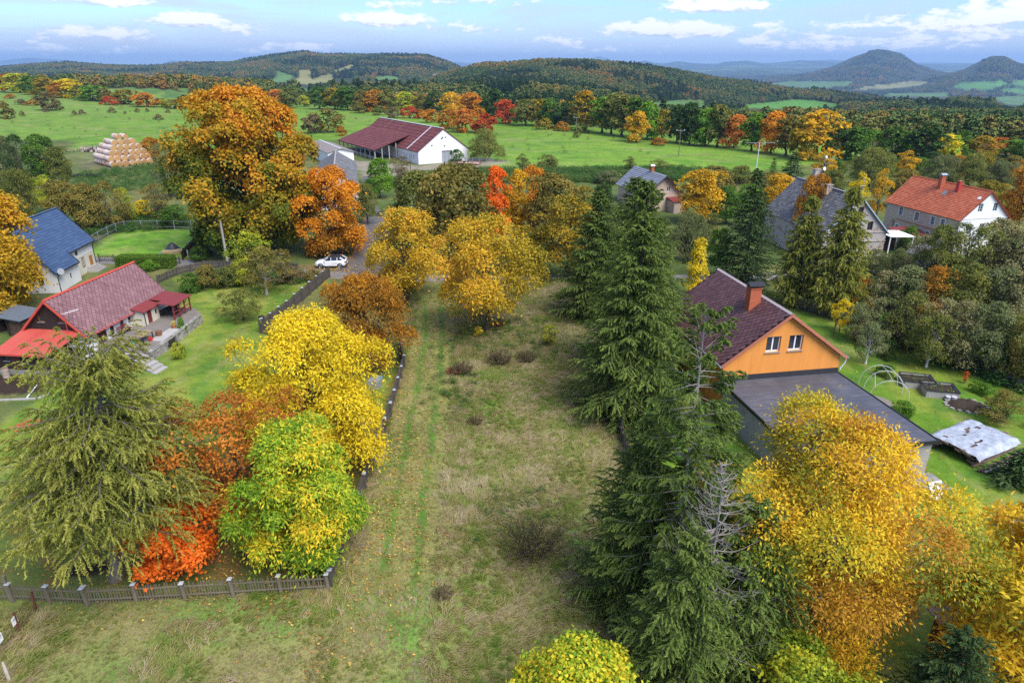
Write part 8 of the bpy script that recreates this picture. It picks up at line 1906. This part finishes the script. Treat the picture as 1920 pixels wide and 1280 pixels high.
def garden():
    t = thing('tunnel_hoops', 'bare white hoops of a garden tunnel standing on the lawn', 'tunnel frame', (31.6, 52.2, 0), R(-12)); W_, L = 1.55, 3.4
    def hoop(y, h=1.95, n=12): return [(W_ * math.cos(math.pi * i / n), y, h * math.sin(math.pi * i / n) ** .8) for i in range(n + 1)]
    for y, h in ((-1.5, 1.9), (0.2, 2.05), (1.7, 1.9)): MB().tube(hoop(y, h), .024, 6).build('hoop', M_pale, t)
    MB().tube([(0, -1.5, 1.9), (0, .2, 2.06), (0, 1.7, 1.9)], .022, 6).build('ridge_rail', M_pale, t)
    for s in (-1, 1): MB().tube([(s * 1.2, -1.5, 1.22), (s * .9, .2, 1.72), (s * 1.2, 1.7, 1.22)], .02, 6).build('side_rail', M_pale, t)
    b = MB(); a = np.linspace(0, 6.283, 18, endpoint=False); b.face([(29.9 + 1.5 * math.cos(i) * (1 + .15 * math.sin(3 * i)), 50.2 + 1.9 * math.sin(i), ground(30, 50) + .03) for i in a]); tag(b.build('bare_soil_patch', plain('trodden_soil', (.22, .20, .16), .95, .3, 2, .6)), kind='structure')
    for i, (x, y, lb) in enumerate([(35.4, 54.0, 'raised bed of concrete slabs farther up the lawn'), (36.3, 52.2, 'raised bed of concrete slabs next to the compost heap')]):
        q = thing('raised_bed', lb, 'raised bed', (x, y, 0), R(-14), 'raised beds on the lawn'); w, l, h = 1.25, 1.0, .62
        for nm, bx in (('side_slab', (-w, w, -l, -l + .08)), ('side_slab', (-w, w, l - .08, l)), ('side_slab', (-w, -w + .08, -l + .085, l - .085)), ('side_slab', (w - .08, w, -l + .085, l - .085))): b = MB(); b.box(*bx, -.1, h); b.build(nm, M_concrete, q)
        b = MB(); b.box(-w + .085, w - .085, -l + .085, l - .085, 0, h - .12); b.build('soil', plain('bed_soil', (.045, .032, .022), .95, .3, 4, .8), q)
        b = MB()
        for (ax, ay), (bx, by) in (((-w, -l), (w, -l)), ((w, -l), (w, l)), ((w, l), (-w, l)), ((-w, l), (-w, -l))): b.bar((ax, ay, h + .02), (bx, by, h + .02), .12, .04)
        b.build('rim', M_black, q)
        rg = np.random.default_rng(i); n = 50; V, Q = leaf_quads(rg, np.stack([rg.uniform(-w, w, n) * .8, rg.uniform(-l, l, n) * .8, rg.uniform(.5, .7, n)], 1), unit(rg.normal(size=(n, 3)) + [0, 0, 1]), rg.normal(size=(n, 3)), rg.uniform(.15, .3, n), .4); put('seedlings', np_mesh('seedlings', V, Q, attrs={'tint': ('FACE', 'FLOAT', rg.random(n))}), q, PAL['green'])['kind'] = 'stuff'
    st = thing('garden_stake', 'pale stick lying across the farther raised bed', 'stick', (34.9, 53.8, .64)); MB().tube([(-.6, .5, .02), (.5, -.6, .25)], .025, 5).build('stick', M_greywood, st)
    # compost heap
    rg = np.random.default_rng(9); th = np.linspace(0, 6.283, 20, endpoint=False); rr = np.linspace(0, 1, 7); T, Rr = np.meshgrid(th, rr); X = np.cos(T) * Rr * 1.5; Y = np.sin(T) * Rr * 1.15; Z = .5 * (1 - Rr ** 2) + rg.normal(size=Rr.shape) * .05 * (Rr < .95); idx = np.arange(T.size).reshape(T.shape); q = np.stack([idx[:-1], np.roll(idx[:-1], -1, 1), np.roll(idx[1:], -1, 1), idx[1:]], -1).reshape(-1, 4)
    c = thing('compost_heap', 'dark compost heap edged with stones below the raised beds', 'compost heap', (37.3, 49.9, 0)); put('soil', np_mesh('soil', np.stack([X.ravel(), Y.ravel(), Z.ravel()], 1), q, smooth=True), c, plain('compost', (.06, .042, .028), .95, .5, 5, .9)); rng = random.Random(3)
    for i in range(16): a = i * .393; b = MB(); s = rng.uniform(.10, .19); b.box(-s, s, -s * .7, s * .7, -.05, s * .9); b.build('edging_stone', M_stone, c, (math.cos(a) * 1.62, math.sin(a) * 1.25, 0), (0, 0, rng.uniform(0, 3)))
    for i in range(2): p = thing('flower_pot', ('pale pot leaning against the nearer raised bed', 'second pale pot tucked beside the raised bed')[i], 'flower pot', (36.35 + i * .45, 50.95 - i * .1, 0)); MB().tube([(0, 0, 0), (0, .0, .38)], [.14, .21], 10).build('pot', plain('pale_pot', (.55, .56, .58), .6, .1), p)
    # timber stack under a silvery sheet
    t = thing('timber_stack', 'stack of long boards under a torn silvery sheet on the lawn', 'timber stack', (33.6, 43.4, 0), R(28)); wd = piece_mat('old_timber', [(0, (.075, .05, .038)), (.5, (.15, .10, .075)), (1, (.27, .20, .15))], .9, 4, .5); rng = random.Random(13)
    for i in range(6):
        for j in range(13 - i):
            if not (i in (4, 5) or j in (0, 1, 12 - i, 11 - i)): continue
            y = -1.75 + j * .28 + i * .12; x0 = -2.5 + rng.uniform(-.3, .2); x1 = 2.4 + rng.uniform(-.3, .35); b = MB(); b.box(x0, x1, y, y + .25, .05 + i * .15, .05 + i * .15 + .12); b.build('plank', wd, t, None, (0, 0, rng.uniform(-.015, .015)))
    nx, ny = 34, 24; u = np.linspace(-2.55, 2.6, nx); v = np.linspace(-1.95, 1.95, ny); U, Vv = np.meshgrid(u, v); Z = 1.0 + (fbm(U * 1.6 + 9, Vv * 1.6, 4) - .5) * .26 - sstep(np.abs(Vv), 1.55, 1.95) * .35 - sstep(np.abs(U), 2.3, 2.6) * .12; idx = np.arange(U.size).reshape(U.shape); q = np.stack([idx[:-1, :-1], idx[:-1, 1:], idx[1:, 1:], idx[1:, :-1]], -1).reshape(-1, 4)
    cx, cy = (U[:-1, :-1] + .07).ravel(), (Vv[:-1, :-1] + .08).ravel(); hole = ((np.abs(cy - .55 - .25 * np.sin(cx * 2)) < .10 + .05 * np.sin(cx * 5)) & (cx > -.9) & (cx < 1.6)) | ((np.abs(cy + .75 + .12 * np.sin(cx * 3)) < .09) & (cx > -1.9) & (cx < -.2)) | (np.hypot(cx + 1.9, cy - .9) < .16)
    m, N, b = material('silvery_sheet'); geo = N.add('ShaderNodeNewGeometry'); n = N.noise(geo.outputs['Position'], 2.2, 5, .65); N.link(N.ramp(n, [(.3, (.24, .27, .31)), (.55, (.40, .44, .49)), (.75, (.58, .61, .64))]), b.inputs['Base Color']); b.inputs['Roughness'].default_value = .42; N.link(N.bump(N.noise(geo.outputs['Position'], 3.5, 5, .6, 1.5), .6, .12), b.inputs['Normal'])
    put('cover_sheet', np_mesh('cover_sheet', np.stack([U.ravel(), Vv.ravel(), Z.ravel()], 1), q[~hole], smooth=True), t, m)
    for i in range(3): b = MB(); b.bar((-2.9 + i * .1, -2.15 - i * .18, .1 + i * .02), (2.5 - i * .2, -2.2 - i * .2, .12), .16, .12); b.build('loose_plank', wd if i < 2 else plain('pale_board', (.48, .44, .38), .9, .15), t)
    # slabs at the annexe corner
    rng = random.Random(17); pv = thing('paved_corner', 'little paved corner of grey slabs by the annexe wall', 'paving', (27.9, 38.9, 0), R(10))
    for i in range(4):
        for j in range(4): b = MB(); b.box(-.24, .24, -.24, .24, 0, .05); b.build('paving_slab', piece_mat('grey_slab', [(0, (.17, .165, .16)), (1, (.33, .32, .30))], .9, 5) if not bpy.data.materials.get('grey_slab') else bpy.data.materials['grey_slab'], pv, (-.75 + i * .5, -.75 + j * .5, ground(28, 39) + rng.uniform(.0, .015)), (0, 0, rng.uniform(-.02, .02)))
    b = MB(); b.box(-2.2, -1.05, -1.0, .9, 0, .055); b.build('red_paving', plain('red_paver', (.22, .085, .07), .9, .2), pv)
    tk = thing('tin_sheet', 'white painted board leaning at the annexe corner', 'board', (27.3, 37.2, 0), R(15)); b = MB(); b.hexa([(-.5, -.3, 0), (.5, -.3, 0), (.5, -.26, 0), (-.5, -.26, 0), (-.5, .15, 1.1), (.5, .15, 1.1), (.5, .19, 1.1), (-.5, .19, 1.1)]); b.build('board', M_upvc, tk)
    bx = thing('garden_swing', 'blue seat and pale beam showing between the two golden trees', 'swing seat', (24.2, 28.6, 0), R(-15)); b = MB(); b.box(-.9, .9, -.35, .35, 1.1, 1.2); b.box(-.9, .9, .3, .38, 1.2, 1.6); b.build('seat', plain('blue_seat', (.02, .10, .36), .6, .1), bx); b = MB(); b.bar((-1.2, -.3, 1.72), (1.2, -.3, 1.72), .12); b.build('beam', plain('pale_beam', (.5, .42, .3), .8, .1), bx)
    for s in (-1, 1): b = MB(); b.bar((s * 1.1, -.5, 0), (s * 1.1, -.3, 1.66), .1); b.bar((s * 1.1, .4, 0), (s * 1.1, -.3, 1.66), .1); b.build('leg', plain('beam_leg', (.4, .33, .24), .8, .1), bx)
    sh = thing('garden_hut', 'grey roofed wooden hut under the big-leaved golden tree', 'shed', (21.3, 24.2, 0), R(15)); b = MB(); b.box(-1.2, 1.2, -1.0, 1.0, 0, 1.9); b.build('wall', plain('red_brown_board', (.22, .065, .035), .8, .2), sh); b = MB(); b.slab([(-1.5, -1.4, 1.95), (1.5, -1.4, 1.95), (1.5, 1.3, 2.3), (-1.5, 1.3, 2.3)], .07); b.build('roof', M_concrete, sh)
    pp = thing('clothes_post', 'dark post with a red tag behind the orange house', 'post', (*G(1562, 632), 0)); MB().tube([(0, 0, -.2), (0, 0, 1.9)], .06, 6).build('post', M_greyboard, pp); b = MB(); b.box(.06, .14, -.02, .02, 1.2, 1.5); b.build('tag', M_redtrim, pp)


garden()


def left_yard():
    t = thing('oil_drum', 'rusty pale oil drum at the corner of the lean-to', 'barrel', (-45.3, 55.5, 0)); rs = plain('rusty_white', (.36, .29, .23), .8, .4, 3, .3); MB().tube([(0, 0, 0), (0, 0, .3), (0, 0, .32), (0, 0, .6), (0, 0, .62), (0, 0, .9)], [.29, .29, .305, .29, .305, .29], 16, False).build('drum', rs, t); MB().tube([(0, 0, .02), (0, 0, .80)], .27, 16).build('rusty_water', plain('rust', (.16, .07, .035), .9, .3), t)
    q = thing('water_tank', 'white caged water tank at the far side of the wooden lean-to', 'water tank', (-47.0, 57.3, 0)); b = MB(); b.box(-.5, .5, -.5, .5, .08, 1.15); b.build('tank', plain('tank_plastic', (.6, .62, .62), .5, .05), q); b = MB(); [b.bar((-.53, -.53, z), (.53, -.53, z), .03) for z in (.2, .5, .8, 1.1)]; [b.bar((x, -.53, .05), (x, -.53, 1.18), .03) for x in (-.53, -.18, .18, .53)]; [b.bar((.53, -.53, z), (.53, .53, z), .03) for z in (.2, .5, .8, 1.1)]; b.build('cage', M_grey, q)
    k = thing('white_pipe', 'white plastic pipe lying on the dug garden bed', 'pipe', (*G(60, 738), .05)); MB().tube([(-.45, 1.4, .06), (-.2, .4, .06), (.1, -.6, .06), (.2, -.9, .03)], .06, 8).build('pipe', M_upvc, k)
    e = MB(); p = PP((-30, 752), (20, 750), (70, 748), (95, 738)); [e.bar((ax, ay, .04), (bx, by, .04), .18, .14) for (ax, ay), (bx, by) in zip(p[:-1], p[1:])]; t = thing('bed_edging', 'pale kerb edging the dug garden bed', 'edging'); e.build('edging', M_concrete, t)
    t = thing('brick_pile', 'scattered red bricks in the grass beside the larch', 'bricks', (*G(45, 800), 0)); rng = random.Random(5)
    for i in range(26): b = MB(); b.box(-.15, .15, -.075, .075, 0, .08); b.build('brick', M_brick, t, (rng.gauss(0, .6), rng.gauss(0, .35), rng.choice((0, 0, .08))), (0, 0, rng.uniform(0, 3)))
    # timber heap with dark cover on the little lawn
    t = thing('sawn_timber_heap', 'heap of yellow sawn boards with a dark cover on the wire fenced lawn', 'timber heap', (*G(322, 476), 0), R(20)); yw = piece_mat('fresh_timber', [(0, (.36, .26, .12)), (1, (.56, .44, .24))], .8, 4)
    for i in range(4):
        for j in range(5): b = MB(); b.box(-1.2 + rng.uniform(-.2, .2), 1.1 + rng.uniform(-.2, .3), -.7 + j * .26, -.48 + j * .26, .05 + i * .13, .16 + i * .13); b.build('board', yw, t, None, (0, 0, rng.uniform(-.05, .05)))
    nx = 14; u = np.linspace(-1.0, 1.3, nx); v = np.linspace(.2, 1.9, nx); U, Vv = np.meshgrid(u, v); Z = .25 + 1.25 * np.exp(-((U - .1) / .9) ** 2 - ((Vv - 1.1) / .7) ** 2) + (fbm(U * 3, Vv * 3, 2) - .5) * .25; idx = np.arange(U.size).reshape(U.shape); q = np.stack([idx[:-1, :-1], idx[:-1, 1:], idx[1:, 1:], idx[1:, :-1]], -1).reshape(-1, 4); put('cover', np_mesh('cover', np.stack([U.ravel(), Vv.ravel(), Z.ravel()], 1), q, smooth=True), t, plain('dark_foil', (.05, .055, .065), .4, .3, 3, .3))
    b = MB(); b.box(-1.9, -1.2, -.6, .5, .02, .12); b.build('blue_sheet', plain('blue_foil', (.10, .28, .55), .5, .1), t)
    pl = thing('marker_post', 'white marker post beside the short black fence', 'post', (*G(353, 482), 0)); MB().tube([(0, 0, -.2), (0, 0, 1.1)], .06, 6).build('post', M_upvc, pl); pl = thing('road_marker', 'white road marker on the verge near the black fence', 'post', (*G(343, 484), 0)); MB().tube([(0, 0, -.2), (0, 0, 1.4)], .05, 6).build('post', M_upvc, pl)
    # blue tarpaulin and furniture under the big trees
    t = thing('blue_tarpaulin', 'blue tarpaulin glimpsed behind the scaly larch trunk', 'tarpaulin', (-22.6, 34.6, 0)); u = np.linspace(-1.3, 1.3, 12); U, Vv = np.meshgrid(u, u); Z = .9 * np.exp(-(U / 1.0) ** 2 - (Vv / .9) ** 2) + (fbm(U * 2, Vv * 2, 7) - .5) * .3 + .15; idx = np.arange(U.size).reshape(U.shape); q = np.stack([idx[:-1, :-1], idx[:-1, 1:], idx[1:, 1:], idx[1:, :-1]], -1).reshape(-1, 4); put('sheet', np_mesh('sheet', np.stack([U.ravel(), Vv.ravel(), Z.ravel()], 1), q, smooth=True), t, plain('blue_tarp', (.02, .11, .48), .5, .15, 2, .3))
    t = thing('garden_clutter', 'grey plank stack beneath the bright yellow tree', 'plank stack', (-11.6, 46.6, 0), R(15))
    for i in range(5): b = MB(); b.box(-.8 + rng.uniform(-.1, .1), .8, -.4 + i * .17, -.25 + i * .17, .3, .36); b.build('plank', M_greywood, t)
    for s in (-.6, .6): b = MB(); b.box(s - .06, s + .06, -.38, .4, 0, .3); b.build('leg', M_greyboard, t)
    t = thing('garden_clutter', 'pale box and turquoise sheet under the brownish orange tree', 'clutter', (-11.9, 53.5, 0), R(-10)); b = MB(); b.box(-.5, .5, -.4, .4, 0, .7); b.build('box', M_grey, t); b = MB(); b.slab([(-.45, .5, .35), (.45, .5, .35), (.4, 1.1, .6), (-.4, 1.1, .6)], .03); b.build('sheet', plain('turquoise_sheet', (.12, .22, .23), .6, .1), t)
    t = thing('garden_stakes', 'bundle of grey-green stakes leaning behind the rust-coloured tree', 'stakes', (-15.0, 31.6, 0))
    for i in range(6): b = MB(); b.bar((i * .1 - .3, rng.uniform(-.1, .1), 0), (i * .1 - .3 + rng.uniform(-.15, .15), .1, 1.1 + rng.uniform(-.1, .2)), .05); b.build('stake', plain('green_grey_stake', (.13, .17, .15), .8, .2) if not bpy.data.materials.get('green_grey_stake') else bpy.data.materials['green_grey_stake'], t)
    # stock rails beside the barn
    t = thing('stock_pen', 'rusty stock pen and pipes beside the barn gable', 'stock pen', (*G(905, 306), 0), R(-10)); ru = plain('pen_rust', (.20, .11, .085), .8, .3)
    for z in (.5, .9, 1.3): b = MB(); b.bar((-9, 0, z), (3, 0, z), .07); b.build('rail', M_grey, t)
    for i in range(7): b = MB(); b.box(-9 + i * 2 - .05, -8.9 + i * 2, -.05, .05, -.2, 1.5); b.build('post', M_grey, t)
    for i in range(4): MB().tube([(-8, -2 - i * .7, .4), (0, -2.6 - i * .7, .4)], .34, 8).build('pipe', ru if i < 3 else plain('pink_pipe', (.5, .33, .28), .7, .15), t)
    # small houses far off on the slopes
    for k, (px, py, lb) in enumerate([(766, 146, 'far red roofed farmhouse on the wooded western hill'), (817, 147, 'far grey roofed house lower on the wooded western hill')]):
        yy = 2350; xx = (px - 960) * CP / FPX * yy
        for _ in range(30):
            zz = ground(xx, yy); pyp = float(project(np.array([xx]), np.array([yy]), np.array([zz]))[1][0]); yy += (pyp - py) * 28; yy = min(max(yy, 1500), 3400); xx = (px - 960) * CP / FPX * yy
        hs_ = thing('farmhouse', lb, 'house', (xx, yy, ground(xx, yy)), R(70 + k * 50)); b = MB(); b.box(-7, 7, -12, 12, -2, 7); b.build('wall', M_white, hs_); b = MB(); b.prism([(-8, -12.5, 7), (8, -12.5, 7), (0, -12.5, 13)], (0, 25, 0)); b.build('roof', M_clay if k == 0 else M_greyroof, hs_)


left_yard()
